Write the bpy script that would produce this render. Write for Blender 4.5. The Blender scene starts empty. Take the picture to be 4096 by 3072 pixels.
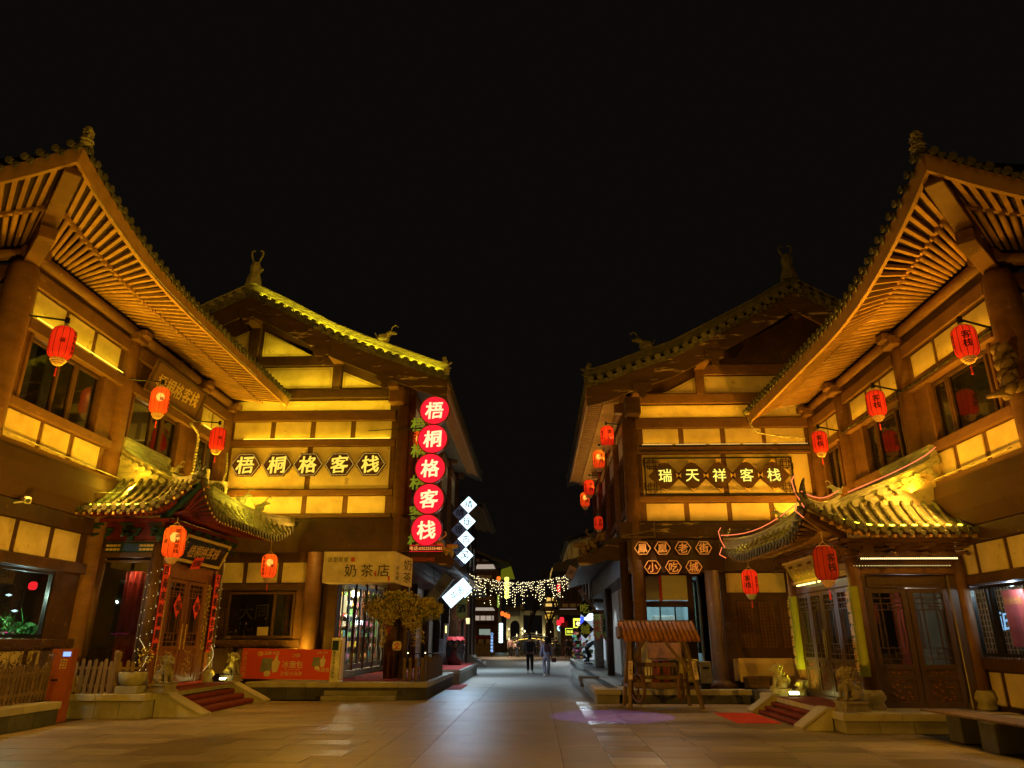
import bpy, bmesh, math, random
from mathutils import Matrix, Vector, noise
D = bpy.data; S = bpy.context.scene; COL = S.collection
rnd = random.Random(11)
R = math.radians
# ------------------------------------------------------------------ camera, night sky, exposure
cd = D.cameras.new('camera'); cam = D.objects.new('camera', cd); COL.objects.link(cam)
cam.location = (0, 0, 1.6); cam.rotation_euler = (R(90+19.74), 0, R(1.9))
cd.sensor_width = 36; cd.lens = 2840/4096*36; cd.clip_end = 900; cd.clip_start = .1
S.camera = cam
w = D.worlds.new('World'); S.world = w; w.use_nodes = True
nt = w.node_tree; bg = nt.nodes['Background']
bg.inputs[0].default_value = (1.0, .78, .62, 1); bg.inputs[1].default_value = .0034
fill_sun = D.lights.new('fill_sun', 'SUN'); fill_sun.energy = .34; fill_sun.angle = R(60); fill_sun.color = (1, .45, .035)  # added wide amber fill for the night square, no real source
so = D.objects.new('fill_sun', fill_sun); COL.objects.link(so); so.rotation_euler = (R(52), 0, R(12))
S.view_settings.view_transform = 'Standard'; S.view_settings.look = 'None'
S.view_settings.exposure = 0; S.view_settings.gamma = 1; S.view_settings.use_curve_mapping = False
cy = S.cycles; cy.use_denoising = True; cy.use_adaptive_sampling = True; cy.adaptive_threshold = .03
try: cy.denoiser = 'OPENIMAGEDENOISE'
except Exception: pass
cy.max_bounces = 5; cy.diffuse_bounces = 3; cy.glossy_bounces = 3; cy.transmission_bounces = 4; cy.transparent_max_bounces = 8
cy.sample_clamp_indirect = 3; cy.sample_clamp_direct = 0; cy.use_light_tree = True; cy.caustics_reflective = False; cy.caustics_refractive = False

# ------------------------------------------------------------------ materials
def _mat(name):
    m = D.materials.new(name); m.use_nodes = True
    return m, m.node_tree.nodes, m.node_tree.links
def M(name, col, rough=.75, col2=None, scale=2.0, bump=.15, bscale=40, spec=.3, metal=0, wear=None, wscale=1.2, wamt=.6, stretch=(1,1,1), rnd_amt=.0, emit=None):
    m, n, l = _mat(name); p = n['Principled BSDF']
    geo = n.new('ShaderNodeNewGeometry'); mp = n.new('ShaderNodeMapping'); mp.inputs[3].default_value = stretch
    l.new(geo.outputs['Position'], mp.inputs[0])
    t = n.new('ShaderNodeTexNoise'); t.inputs['Scale'].default_value = scale; t.inputs['Detail'].default_value = 7; t.inputs['Roughness'].default_value = .62
    l.new(mp.outputs[0], t.inputs[0])
    if col2 is None: col2 = tuple(c*.62 for c in col)
    cr = n.new('ShaderNodeValToRGB'); cr.color_ramp.elements[0].position = .32; cr.color_ramp.elements[1].position = .68
    cr.color_ramp.elements[0].color = (*col2, 1); cr.color_ramp.elements[1].color = (*col, 1)
    l.new(t.outputs[0], cr.inputs[0]); out = cr.outputs[0]
    if wear:
        t2 = n.new('ShaderNodeTexNoise'); t2.inputs['Scale'].default_value = wscale; t2.inputs['Detail'].default_value = 9; t2.inputs['Roughness'].default_value = .7
        l.new(mp.outputs[0], t2.inputs[0])
        r2 = n.new('ShaderNodeValToRGB'); r2.color_ramp.elements[0].position = wamt; r2.color_ramp.elements[1].position = wamt+.05
        l.new(t2.outputs[0], r2.inputs[0])
        mx = n.new('ShaderNodeMixRGB'); mx.inputs[2].default_value = (*wear, 1)
        l.new(r2.outputs[0], mx.inputs[0]); l.new(out, mx.inputs[1]); out = mx.outputs[0]
    if rnd_amt:
        oi = n.new('ShaderNodeObjectInfo'); mr = n.new('ShaderNodeMapRange'); mr.inputs[3].default_value = 1-rnd_amt; mr.inputs[4].default_value = 1+rnd_amt
        l.new(oi.outputs['Random'], mr.inputs[0]); mm = n.new('ShaderNodeMixRGB'); mm.blend_type = 'MULTIPLY'; mm.inputs[0].default_value = 1
        l.new(out, mm.inputs[1]); l.new(mr.outputs[0], mm.inputs[2]); out = mm.outputs[0]
        mr2 = n.new('ShaderNodeMapRange'); mr2.inputs[3].default_value = max(.05, rough-rnd_amt*.5); mr2.inputs[4].default_value = min(1, rough+rnd_amt*.5)
        l.new(oi.outputs['Random'], mr2.inputs[0]); l.new(mr2.outputs[0], p.inputs['Roughness'])
    else: p.inputs['Roughness'].default_value = rough
    l.new(out, p.inputs['Base Color'])
    p.inputs['Specular IOR Level'].default_value = spec; p.inputs['Metallic'].default_value = metal
    if emit: p.inputs['Emission Color'].default_value = (*emit[0], 1); p.inputs['Emission Strength'].default_value = emit[1]
    if bump:
        t3 = n.new('ShaderNodeTexNoise'); t3.inputs['Scale'].default_value = bscale; t3.inputs['Detail'].default_value = 5
        l.new(mp.outputs[0], t3.inputs[0]); b = n.new('ShaderNodeBump'); b.inputs['Strength'].default_value = bump; b.inputs['Distance'].default_value = .02
        l.new(t3.outputs[0], b.inputs['Height']); l.new(b.outputs[0], p.inputs['Normal'])
    return m
def E(name, col, st):
    m, n, l = _mat(name); n.remove(n['Principled BSDF']); e = n.new('ShaderNodeEmission')
    e.inputs[0].default_value = (*col, 1); e.inputs[1].default_value = st; l.new(e.outputs[0], n['Material Output'].inputs[0]); return m
def GLASS(name, tint=(.55, .6, .55), gl=.09, rough=.02, base=(.01, .012, .01), tr=.75, ior=1.45):
    m, n, l = _mat(name); n.remove(n['Principled BSDF'])
    t = n.new('ShaderNodeBsdfTransparent'); t.inputs[0].default_value = (*tint, 1)
    d = n.new('ShaderNodeBsdfDiffuse'); d.inputs[0].default_value = (*base, 1)
    g = n.new('ShaderNodeBsdfGlossy'); g.inputs['Roughness'].default_value = rough; g.inputs[0].default_value = (1, 1, 1, 1)
    lw = n.new('ShaderNodeFresnel'); lw.inputs[0].default_value = ior
    ad = n.new('ShaderNodeMath'); ad.operation = 'ADD'; ad.inputs[1].default_value = gl; ad.use_clamp = True; l.new(lw.outputs[0], ad.inputs[0])
    ge = n.new('ShaderNodeNewGeometry'); iv = n.new('ShaderNodeMath'); iv.operation = 'SUBTRACT'; iv.inputs[0].default_value = 1; l.new(ge.outputs['Backfacing'], iv.inputs[1])
    mu = n.new('ShaderNodeMath'); mu.operation = 'MULTIPLY'; l.new(ad.outputs[0], mu.inputs[0]); l.new(iv.outputs[0], mu.inputs[1]); ad = mu
    m1 = n.new('ShaderNodeMixShader'); m1.inputs[0].default_value = tr; l.new(d.outputs[0], m1.inputs[1]); l.new(t.outputs[0], m1.inputs[2])
    m2 = n.new('ShaderNodeMixShader'); l.new(ad.outputs[0], m2.inputs[0]); l.new(m1.outputs[0], m2.inputs[1]); l.new(g.outputs[0], m2.inputs[2])
    l.new(m2.outputs[0], n['Material Output'].inputs[0]); return m
def SHELL(name, col, emit, thin=0):     # lantern cloth: lets its own bulb shine through and glows by itself too
    m, n, l = _mat(name); n.remove(n['Principled BSDF'])
    tr = n.new('ShaderNodeBsdfTranslucent'); tr.inputs[0].default_value = (*col, 1)
    d = n.new('ShaderNodeBsdfDiffuse'); d.inputs[0].default_value = (*[c*.8 for c in col], 1)
    mx = n.new('ShaderNodeMixShader'); mx.inputs[0].default_value = .6; l.new(d.outputs[0], mx.inputs[1]); l.new(tr.outputs[0], mx.inputs[2])
    e = n.new('ShaderNodeEmission'); e.inputs[0].default_value = (1, .05, .012, 1); e.inputs[1].default_value = emit
    a = n.new('ShaderNodeAddShader'); l.new(mx.outputs[0], a.inputs[0]); l.new(e.outputs[0], a.inputs[1])
    if thin:
        tp = n.new('ShaderNodeBsdfTransparent'); tp.inputs[0].default_value = (1, .75, .5, 1); m3 = n.new('ShaderNodeMixShader'); m3.inputs[0].default_value = thin; l.new(a.outputs[0], m3.inputs[1]); l.new(tp.outputs[0], m3.inputs[2]); a = m3
    l.new(a.outputs[0], n['Material Output'].inputs[0]); return m

WEAR = (.30, .22, .14)
m_plaster = M('cream_plaster', (.62, .5, .32), .85, (.42, .325, .19), 1.5, .2, 14, wear=(.34, .25, .15), wscale=2.6, wamt=.615, rnd_amt=.05)
m_plaster_w = M('white_plaster', (.62, .58, .5), .85, (.5, .46, .4), 1.3, .1, 20, wear=(.33, .29, .24), wscale=2.1, wamt=.66, rnd_amt=.05)
m_wood = M('brown_painted_wood', (.155, .075, .034), .6, (.1, .046, .02), 2.4, .3, 26, stretch=(1, 1, 2), wear=(.27, .17, .09), wscale=6, wamt=.625, rnd_amt=.1)
m_wood_d = M('dark_brown_wood', (.075, .036, .018), .55, (.04, .02, .011), 2.4, .3, 26, wear=(.17, .1, .055), wscale=6, wamt=.62, rnd_amt=.12)
m_wood_peel = M('peeling_brown_wood', (.07, .033, .017), .7, (.04, .02, .012), 2.2, .4, 26, wear=(.36, .27, .17), wscale=2.3, wamt=.585, stretch=(.35, 1, 2.4))
m_rafter = M('rafter_wood', (.34, .19, .075), .65, (.24, .13, .05), 3.5, .15, 30, rnd_amt=.16)
m_sheath = M('roof_boarding', (.045, .024, .012), .8, None, 3, .2, 20)
m_skirt = M('brown_render_coving', (.12, .062, .03), .8, (.085, .044, .022), .9, .1, 14, wear=(.16, .09, .045), wscale=1.2, wamt=.63)
m_tile = M('grey_clay_tile', (.11, .1, .075), .8, (.05, .05, .04), 4, .4, 22, rnd_amt=.22)
m_tile_y = M('weathered_roof_tile', (.27, .25, .15), .8, (.13, .12, .08), 3.2, .4, 18, wear=(.1, .11, .08), wscale=3, wamt=.62, rnd_amt=.14)
m_ridge = M('ridge_brickwork', (.36, .34, .24), .85, (.2, .19, .13), 3.5, .5, 16, stretch=(1, 1, 3), wear=(.1, .1, .07), wscale=3, wamt=.62)
m_stone = M('grey_stone', (.27, .25, .21), .8, (.17, .155, .13), 2.2, .5, 16, wear=(.42, .39, .32), wscale=2.6, wamt=.64, rnd_amt=.1)
m_stone_l = M('pale_stone', (.4, .37, .3), .75, (.28, .25, .2), 2.4, .4, 20, rnd_amt=.1)
m_stone_d = M('dark_brickwork', (.085, .08, .068), .85, (.045, .043, .037), 2.4, .7, 14, wear=(.3, .28, .23), wscale=1.6, wamt=.68, rnd_amt=.2)
m_carve = M('carved_stone', (.33, .3, .2), .8, (.2, .18, .12), 6, .8, 22)
m_winfr = M('brown_window_frame', (.1, .052, .026), .45, None, 3, .1, 30)
m_black = M('black_metal', (.014, .013, .012), .4, None, 3, .05, 30)
m_door = M('dark_carved_door_wood', (.07, .042, .026), .35, (.05, .03, .018), 3, .15, 30, stretch=(3, 3, .6), spec=.5)
m_door2 = M('chestnut_door_wood', (.2, .075, .03), .3, (.13, .045, .018), 3, .15, 30, stretch=(3, 3, .6), spec=.6)
m_red = M('red_paint', (.42, .03, .018), .5, None, 3, .1, 20)
m_redcarpet = M('red_carpet', (.34, .035, .022), .95, (.22, .02, .014), 4, .5, 90)
m_maroon = M('maroon_carpet', (.16, .02, .014), .95, (.1, .012, .01), 3, .5, 90)
m_redmat = M('bright_red_mat', (.6, .045, .015), .95, (.5, .03, .01), 5, .3, 90)
m_redpaper = M('red_paper', (.75, .06, .05), .6, (.7, .05, .04), 4, .02, 20)
m_ink = M('black_ink', (.008, .008, .008), .5, None, 4, .0)
m_gold = M('gold_leaf', (.75, .5, .14), .4, None, 9, .2, 40, metal=.5)
m_goldp = M('gold_paint', (.6, .42, .14), .5, None, 9, .2, 40)
m_red_d = M('aged_red_paint', (.15, .016, .01), .6, (.08, .01, .008), 6, .2, 30)
m_green_d = M('aged_green_paint', (.018, .05, .026), .6, (.012, .03, .02), 6, .2, 30)
m_green = M('green_paint', (.03, .11, .05), .5, None, 5, .1, 20)
m_blue = M('blue_paint', (.02, .045, .1), .5, None, 5, .1, 20)
m_white = M('white_enamel', (.78, .76, .7), .5, None, 4, .03, 20)
m_grey = M('grey_plastic', (.25, .25, .25), .5, None, 4, .03, 20)
m_steel = M('stainless_steel', (.5, .5, .5), .28, None, 9, .25, 12, metal=.9)
m_cable = M('cable_sheath', (.42, .38, .28), .6, None, 4, 0)
m_oldwood = M('weathered_wood', (.18, .115, .065), .75, (.1, .065, .035), 3, .4, 30, stretch=(4, 4, .7), rnd_amt=.16)
m_orange = M('orange_plastic', (.3, .075, .015), .4, (.24, .06, .012), 4, .02)
m_yellow = M('yellow_plastic', (.62, .5, .01), .45, None, 4, .02)
m_leaf_y = M('dry_yellow_leaves', (.58, .5, .16), .7, (.36, .27, .07), 9, 0, rnd_amt=0)
m_leaf_g = M('dark_green_leaves', (.06, .09, .025), .7, None, 9, 0)
m_leaf_b = M('bright_green_leaves', (.08, .28, .07), .6, None, 9, 0)
m_skin = M('skin', (.55, .33, .24), .6, None, 4, 0)
m_hair = M('black_hair', (.012, .01, .009), .5, None, 4, 0)
g_dark = GLASS('dim_window_glass', (.5, .52, .42), .05, .03, (.012, .014, .01), .85)
g_clear = GLASS('clear_glass', (.8, .85, .8), .05, .02, (.01, .012, .01), .96)
g_shop = GLASS('shop_glass', (.9, .93, .9), .03, .01, (.02, .02, .02), .97, 1.12)
e_strip = E('amber_led', (1, .66, .06), 2.5)
e_strip_w = E('warm_led_bead', (1, .78, .3), 2.5)
e_yellow = E('yellow_led', (1, .85, .25), 3)
e_glyph = E('gold_letter_led', (1, .66, .07), 1.25)
e_red = E('red_sign_face', (1, .012, .028), 1.25)
e_redg = E('lit_letter_face', (1, .86, .42), 1.15)
e_redled = E('red_led_text', (1, .3, .06), 1.2)
e_white = E('cool_white_sign', (.66, .9, 1), 2.4)
e_tube = E('eave_led_tube', (1, .72, .03), 16)
e_cool = E('cool_tube', (.7, .92, 1), 6)
e_bulb = E('fairy_bulb', (1, .84, .45), 4)
e_neon = E('pink_neon', (1, .2, .07), 1.5)
e_bulbhot = E('lantern_bulb', (1, .6, .12), 5)

# ------------------------------------------------------------------ mesh helpers
_cache = {}
def _fin(me, smooth=False):
    if not me.materials: me.materials.append(None)
    if smooth:
        for p in me.polygons: p.use_smooth = True
    return me
def from_bm(bm, name, smooth=False):
    me = D.meshes.new(name); bm.to_mesh(me); bm.free(); return _fin(me, smooth)
def boxm(dx, dy, dz, bev=None):
    dx, dy, dz = (max(.001, round(abs(v), 3)) for v in (dx, dy, dz))
    if bev is None: bev = min(.012, .18*min(dx, dy, dz))
    k = ('b', dx, dy, dz, bev)
    if k not in _cache:
        bm = bmesh.new(); bmesh.ops.create_cube(bm, size=1)
        for v in bm.verts: v.co = Vector((v.co.x*dx, v.co.y*dy, v.co.z*dz))
        if bev > .001: bmesh.ops.bevel(bm, geom=list(bm.edges), offset=bev, segments=1, affect='EDGES')
        _cache[k] = from_bm(bm, 'box')
    return _cache[k]
def lathem(prof, n=16, smooth=True, name='turned'):
    k = ('l', tuple(prof), n)
    if k not in _cache:
        bm = bmesh.new(); rings = []
        for r, z in prof:
            rings.append([bm.verts.new((r*math.cos(2*math.pi*i/n), r*math.sin(2*math.pi*i/n), z)) for i in range(n)] if r > 1e-5 else [bm.verts.new((0, 0, z))])
        for a, b in zip(rings, rings[1:]):
            for i in range(n):
                j = (i+1) % n
                if len(a) == 1 and len(b) == 1: continue
                if len(a) == 1: bm.faces.new((a[0], b[i], b[j]))
                elif len(b) == 1: bm.faces.new((a[i], a[j], b[0]))
                else: bm.faces.new((a[i], a[j], b[j], b[i]))
        bmesh.ops.recalc_face_normals(bm, faces=bm.faces)
        me = from_bm(bm, name); _cache[k] = me
        if smooth:
            for p in me.polygons: p.use_smooth = len(p.vertices) == 4
    return _cache[k]
def cylm(r, h, n=12, r2=None):
    r2 = r if r2 is None else r2
    return lathem(((0, 0), (round(r, 4), 0), (round(r2, 4), round(h, 4)), (0, round(h, 4))), n)
def ori(p, q):
    p, q = Vector(p), Vector(q); d = q-p
    return Matrix.Translation(p) @ d.to_track_quat('Z', 'Y').to_matrix().to_4x4(), d.length
def frame(p, q, up=(0, 0, 1)):   # X along p->q, Z near up
    p, q = Vector(p), Vector(q); x = (q-p).normalized(); y = Vector(up).cross(x).normalized(); z = x.cross(y)
    m = Matrix((x, y, z)).transposed().to_4x4(); m.translation = (p+q)/2; return m, (q-p).length
class MB:
    def __init__(s): s.v = []; s.f = []
    def add(s, me, mat=None):
        o = len(s.v); mat = mat or Matrix()
        s.v += [tuple(mat @ v.co) for v in me.vertices]; s.f += [tuple(i+o for i in p.vertices) for p in me.polygons]; return s
    def box(s, x0, x1, y0, y1, z0, z1, bev=0):
        return s.add(boxm(x1-x0, y1-y0, z1-z0, bev), Matrix.Translation(((x0+x1)/2, (y0+y1)/2, (z0+z1)/2)))
    def cyl(s, p, q, r, n=8, r2=None):
        m, L = ori(p, q); return s.add(cylm(r, L, n, r2), m)
    def bar(s, p, q, w, h, up=(0, 0, 1)):
        m, L = frame(p, q, up); return s.add(boxm(L, w, h, 0), m)
    def poly(s, pts, y0, y1):     # polygon in xz, thickness along y
        n = len(pts); o = len(s.v)
        s.v += [(x, y0, z) for x, z in pts]+[(x, y1, z) for x, z in pts]
        s.f += [tuple(o+i for i in range(n)), tuple(o+n+i for i in reversed(range(n)))]
        s.f += [(o+i, o+n+i, o+n+(i+1) % n, o+(i+1) % n) for i in range(n)]; return s
    def tube(s, pts, r, n=6):
        for a, b in zip(pts, pts[1:]): s.cyl(a, b, r, n)
        return s
    def mesh(s, name='joined', smooth=False):
        me = D.meshes.new(name); me.from_pydata(s.v, [], s.f); me.update(); 
        bm = bmesh.new(); bm.from_mesh(me); bmesh.ops.delete(bm, geom=[v for v in bm.verts if not v.link_faces], context='VERTS'); bmesh.ops.recalc_face_normals(bm, faces=bm.faces); bm.to_mesh(me); bm.free()
        return _fin(me, smooth)
    def bound(s, lo, hi):
        pass
T = Matrix.Translation
def RZ(a): return Matrix.Rotation(a, 4, 'Z')
def RX(a): return Matrix.Rotation(a, 4, 'X')
def RY(a): return Matrix.Rotation(a, 4, 'Y')
def SC(x, y=None, z=None): return Matrix.Diagonal((x, x if y is None else y, x if z is None else z, 1))

def put(name, me, mat, parent=None, m=None):
    o = D.objects.new(name, me); COL.objects.link(o)
    if parent is not None:
        o.parent = parent; base = parent.get('_w')
        W = Matrix([list(parent['_w'][i*4:i*4+4]) for i in range(4)]) if base is not None else Matrix()
        mw = m if m is not None else Matrix()
        o.matrix_parent_inverse = Matrix(); o.matrix_basis = W.inverted() @ mw
        ww = mw
    else:
        ww = m if m is not None else Matrix(); o.matrix_basis = ww
    o['_w'] = [ww[i][j] for i in range(4) for j in range(4)]
    if me is not None and o.material_slots:
        o.material_slots[0].link = 'OBJECT'; o.material_slots[0].material = mat
    return o
def tag(o, label=None, cat=None, group=None, kind=None):
    if label: o['label'] = label
    if cat: o['category'] = cat
    if group: o['group'] = group
    if kind: o['kind'] = kind
    return o
def thing(name, label, cat, loc=(0, 0, 0), group=None, rz=0):
    o = put(name, None, None, None, T(Vector(loc)) @ RZ(rz)); o.empty_display_size = .2
    return tag(o, label, cat, group)
def solo(name, me, mat, label, cat, m=None, group=None):
    return tag(put(name, me, mat, None, m), label, cat, group)
def struct(name, me, mat, m=None): return tag(put(name, me, mat, None, m), kind='structure')
def bx(t, name, x0, x1, y0, y1, z0, z1, mat, bev=None, base=None):
    m = T(((x0+x1)/2, (y0+y1)/2, (z0+z1)/2))
    if base is not None: m = base @ m
    return put(name, boxm(x1-x0, y1-y0, z1-z0, bev), mat, t, m)
def copy_tree(o, dm, parent=None):
    c = o.copy(); COL.objects.link(c); W = dm @ Matrix([list(o['_w'][i*4:i*4+4]) for i in range(4)]); c['_w'] = [W[i][j] for i in range(4) for j in range(4)]
    if parent is None: c.matrix_basis = W
    else: c.parent = parent
    for ch in CH.get(o.name, []): CH.setdefault(c.name, []).append(copy_tree(ch, dm, c))
    return c
CH = {}
def index_children():
    CH.clear()
    for o in D.objects:
        if o.parent: CH.setdefault(o.parent.name, []).append(o)
def area(loc, target, sx, sy, power, col, spread=180, name='lamp_light'):
    l = D.lights.new(name, 'AREA'); l.shape = 'RECTANGLE'; l.size = sx; l.size_y = sy; l.energy = power; l.color = col; l.spread = R(spread)
    o = D.objects.new(name, l); COL.objects.link(o)
    d = Vector(target)-Vector(loc); o.location = loc
    return o, d
def strip(p, q, aim, width, power, col, spread=180):
    """a linear washer: rectangle from p to q shining along aim"""
    p, q, aim = Vector(p), Vector(q), Vector(aim).normalized()
    x = (q-p).normalized(); z = -aim; z = (z-x*z.dot(x)).normalized(); y = z.cross(x)
    l = D.lights.new('led_or_fill_strip', 'AREA'); l.shape = 'RECTANGLE'; l.size = (q-p).length; l.size_y = width; l.energy = power; l.color = col; l.spread = R(spread)
    o = D.objects.new('led_or_fill_strip', l); COL.objects.link(o)
    m = Matrix((x, y, z)).transposed().to_4x4(); m.translation = (p+q)/2; o.matrix_world = m; return o
def point(loc, power, col, r=.05):
    l = D.lights.new('bulb_or_fill', 'POINT'); l.energy = power; l.color = col; l.shadow_soft_size = r
    o = D.objects.new('bulb_or_fill', l); COL.objects.link(o); o.location = loc; return o
def spot(loc, target, power, col, ang=60, blend=.5, r=.05):
    l = D.lights.new('flood_or_fill', 'SPOT'); l.energy = power; l.color = col; l.spot_size = R(ang); l.spot_blend = blend; l.shadow_soft_size = r
    o = D.objects.new('flood_or_fill', l); COL.objects.link(o); o.location = loc
    o.rotation_euler = (Vector(target)-Vector(loc)).to_track_quat('-Z', 'Y').to_euler(); return o
AMB = (1, .47, .012); YEL = (1, .70, .012); ORG = (1, .42, .015)

# ------------------------------------------------------------------ lettering
_txt = {}
def glyph(s, depth=.02, bold=0., brush=0., vert=False, gap=1.05):
    """text in the xz plane facing -y, one em = 1 unit, centred"""
    k = (s, depth, bold, brush, vert)
    if k in _txt: return _txt[k]
    if vert:
        mb = MB(); n = len(s)
        for i, ch in enumerate(s): mb.add(glyph(ch, depth, bold, brush), T((0, 0, (n-1)/2*gap-i*gap)))
        me = mb.mesh('letters'); _txt[k] = me; return me
    cu = D.curves.new('t', 'FONT'); cu.body = s; cu.extrude = depth/2; cu.size = 1; cu.resolution_u = 3 if len(s) < 3 else 2
    cu.align_x = 'CENTER'
    o = D.objects.new('t', cu); COL.objects.link(o); bpy.context.view_layer.update()
    me = D.meshes.new_from_object(o.evaluated_get(bpy.context.evaluated_depsgraph_get())); D.objects.remove(o); D.curves.remove(cu)
    if me.vertices:
        xs = [v.co.x for v in me.vertices]; ys = [v.co.y for v in me.vertices]; cx = (min(xs)+max(xs))/2; cyy = (min(ys)+max(ys))/2
        for v in me.vertices:
            x, y, z = v.co.x-cx, v.co.y-cyy, v.co.z
            if brush:
                nv = noise.noise_vector(Vector((x*3.1+ord(s[0]) % 17, y*3.1, 0)))
                n2 = noise.noise_vector(Vector((x*9, y*9, ord(s[0]) % 13)))
                x += brush*(nv.x*.5+n2.x*.28)+.12*min(brush, .05)/.1*y*.6; y += brush*(nv.y*.5+n2.y*.28)+.09*x*brush/.1
            v.co = (x, -z, y)
    if bold:      # a slanted nib: the strokes thicken along one diagonal
        b_ = bold*(1.5 if brush else 1); src = me; mb = MB()
        for i, (dx, dz) in enumerate(((0, 0), (.9, .55), (-.9, -.55), (.5, -.5), (-.5, .5))): mb.add(src, T((dx*b_, -.0006*i, dz*b_)))
        me = mb.mesh('letters')
    me.materials.clear(); me.name = 'letters'
    _fin(me); _txt[k] = me; return me

# ------------------------------------------------------------------ facade mapping: s along, o outwards, z up
def FM(x0, y0, side):
    return {'E': lambda s, o, z: (x0+o, y0+s, z), 'W': lambda s, o, z: (x0-o, y0+s, z),
            'S': lambda s, o, z: (x0+s, y0-o, z), 'SW': lambda s, o, z: (x0-s, y0-o, z)}[side]
def fbox(F, s0, s1, o0, o1, z0, z1):
    p, q = F(s0, o0, z0), F(s1, o1, z1)
    return [f(a, b) for a, b in zip(p, q) for f in (min, max)]
def fb(t, F, name, s0, s1, o0, o1, z0, z1, mat, bev=None): return bx(t, name, *fbox(F, s0, s1, o0, o1, z0, z1), mat, bev)
def mf(mb, F, *a): return mb.box(*fbox(F, *a))
def fwin(t, F, s0, s1, z0, z1, cuts, glass, fm, o=-.1, fr=.06, lat=None, name='window'):
    """window > pane (and lattice); cuts = fractions of the vertical bars"""
    mb = MB(); d0, d1 = o-.05, o+.03
    mf(mb, F, s0, s1, d0, d1, z0, z0+fr); mf(mb, F, s0, s1, d0, d1, z1-fr, z1)
    xs = [s0]+[s0+(s1-s0)*c for c in cuts]+[s1]
    mf(mb, F, s0, s0+fr, d0, d1, z0+fr, z1-fr); mf(mb, F, s1-fr, s1, d0, d1, z0+fr, z1-fr)
    for x in xs[1:-1]: mf(mb, F, x-fr*.55, x+fr*.55, d0, d1+.004, z0+fr, z1-fr)
    wn = put(name, mb.mesh('frame'), fm, t)
    for i, (a, b) in enumerate(zip(xs, xs[1:])):
        a2 = a+(fr if i == 0 else fr*.55); b2 = b-(fr if i == len(xs)-2 else fr*.55)
        fb(wn, F, 'pane', a2, b2, o-.02, o-.008, z0+fr, z1-fr, glass, 0)
        if lat:
            lb = MB(); lat(lb, F, a2, b2, z0+fr, z1-fr, o)
            put('lattice', lb.mesh('lattice'), fm, wn)
    return wn
def sweepm(pts, outs, sec, closed=True, caps=True):
    mb = MB(); n = len(sec)
    for p, u in zip(pts, outs):
        p = Vector(p); u = Vector(u)
        for a, b in sec: mb.v.append(tuple(p+u*a+Vector((0, 0, b))))
    for i in range(len(pts)-1):
        for j in range(n if closed else n-1):
            k = (j+1) % n; mb.f.append((i*n+j, (i+1)*n+j, (i+1)*n+k, i*n+k))
    if closed and caps: mb.f += [tuple(range(n)), tuple(reversed(range((len(pts)-1)*n, len(pts)*n)))]
    return mb
def lerp(a, b, t): return tuple(x+(y-x)*t for x, y in zip(a, b))

# round end tile with its drip plate, pointing along -y, origin at the eave edge
def tile_end(r=.063, L=.34):
    k = ('te', r, L)
    if k not in _cache:
        mb = MB(); mb.cyl((0, -.05, r*.9), (0, L, r*.9+L*.28), r, 10)
        mb.cyl((0, -.075, r*.9), (0, -.05, r*.9), r*1.13, 12)
        mb.poly([(r*.8, r*.3), (r*2.9, r*.3), (r*2.7, -r*.5), (r*1.85, -r*1.7), (r*1.0, -r*.5)], -.05, -.02)
        mb.poly([(r*.8, r*.3), (r*2.9, r*.3), (r*2.9, r*.45), (r*.8, r*.45)], -.02, L)
        _cache[k] = mb.mesh('tile_end', True)
        for p in _cache[k].polygons: p.use_smooth = len(p.vertices) == 4 and p.area < .02
    return _cache[k]
def ang_of(F):   # rotation that turns -y into the facade's outward direction
    a = Vector(F(0, 0, 0)); b = Vector(F(0, 1, 0)); d = b-a
    return math.atan2(d.x, -d.y)
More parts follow.
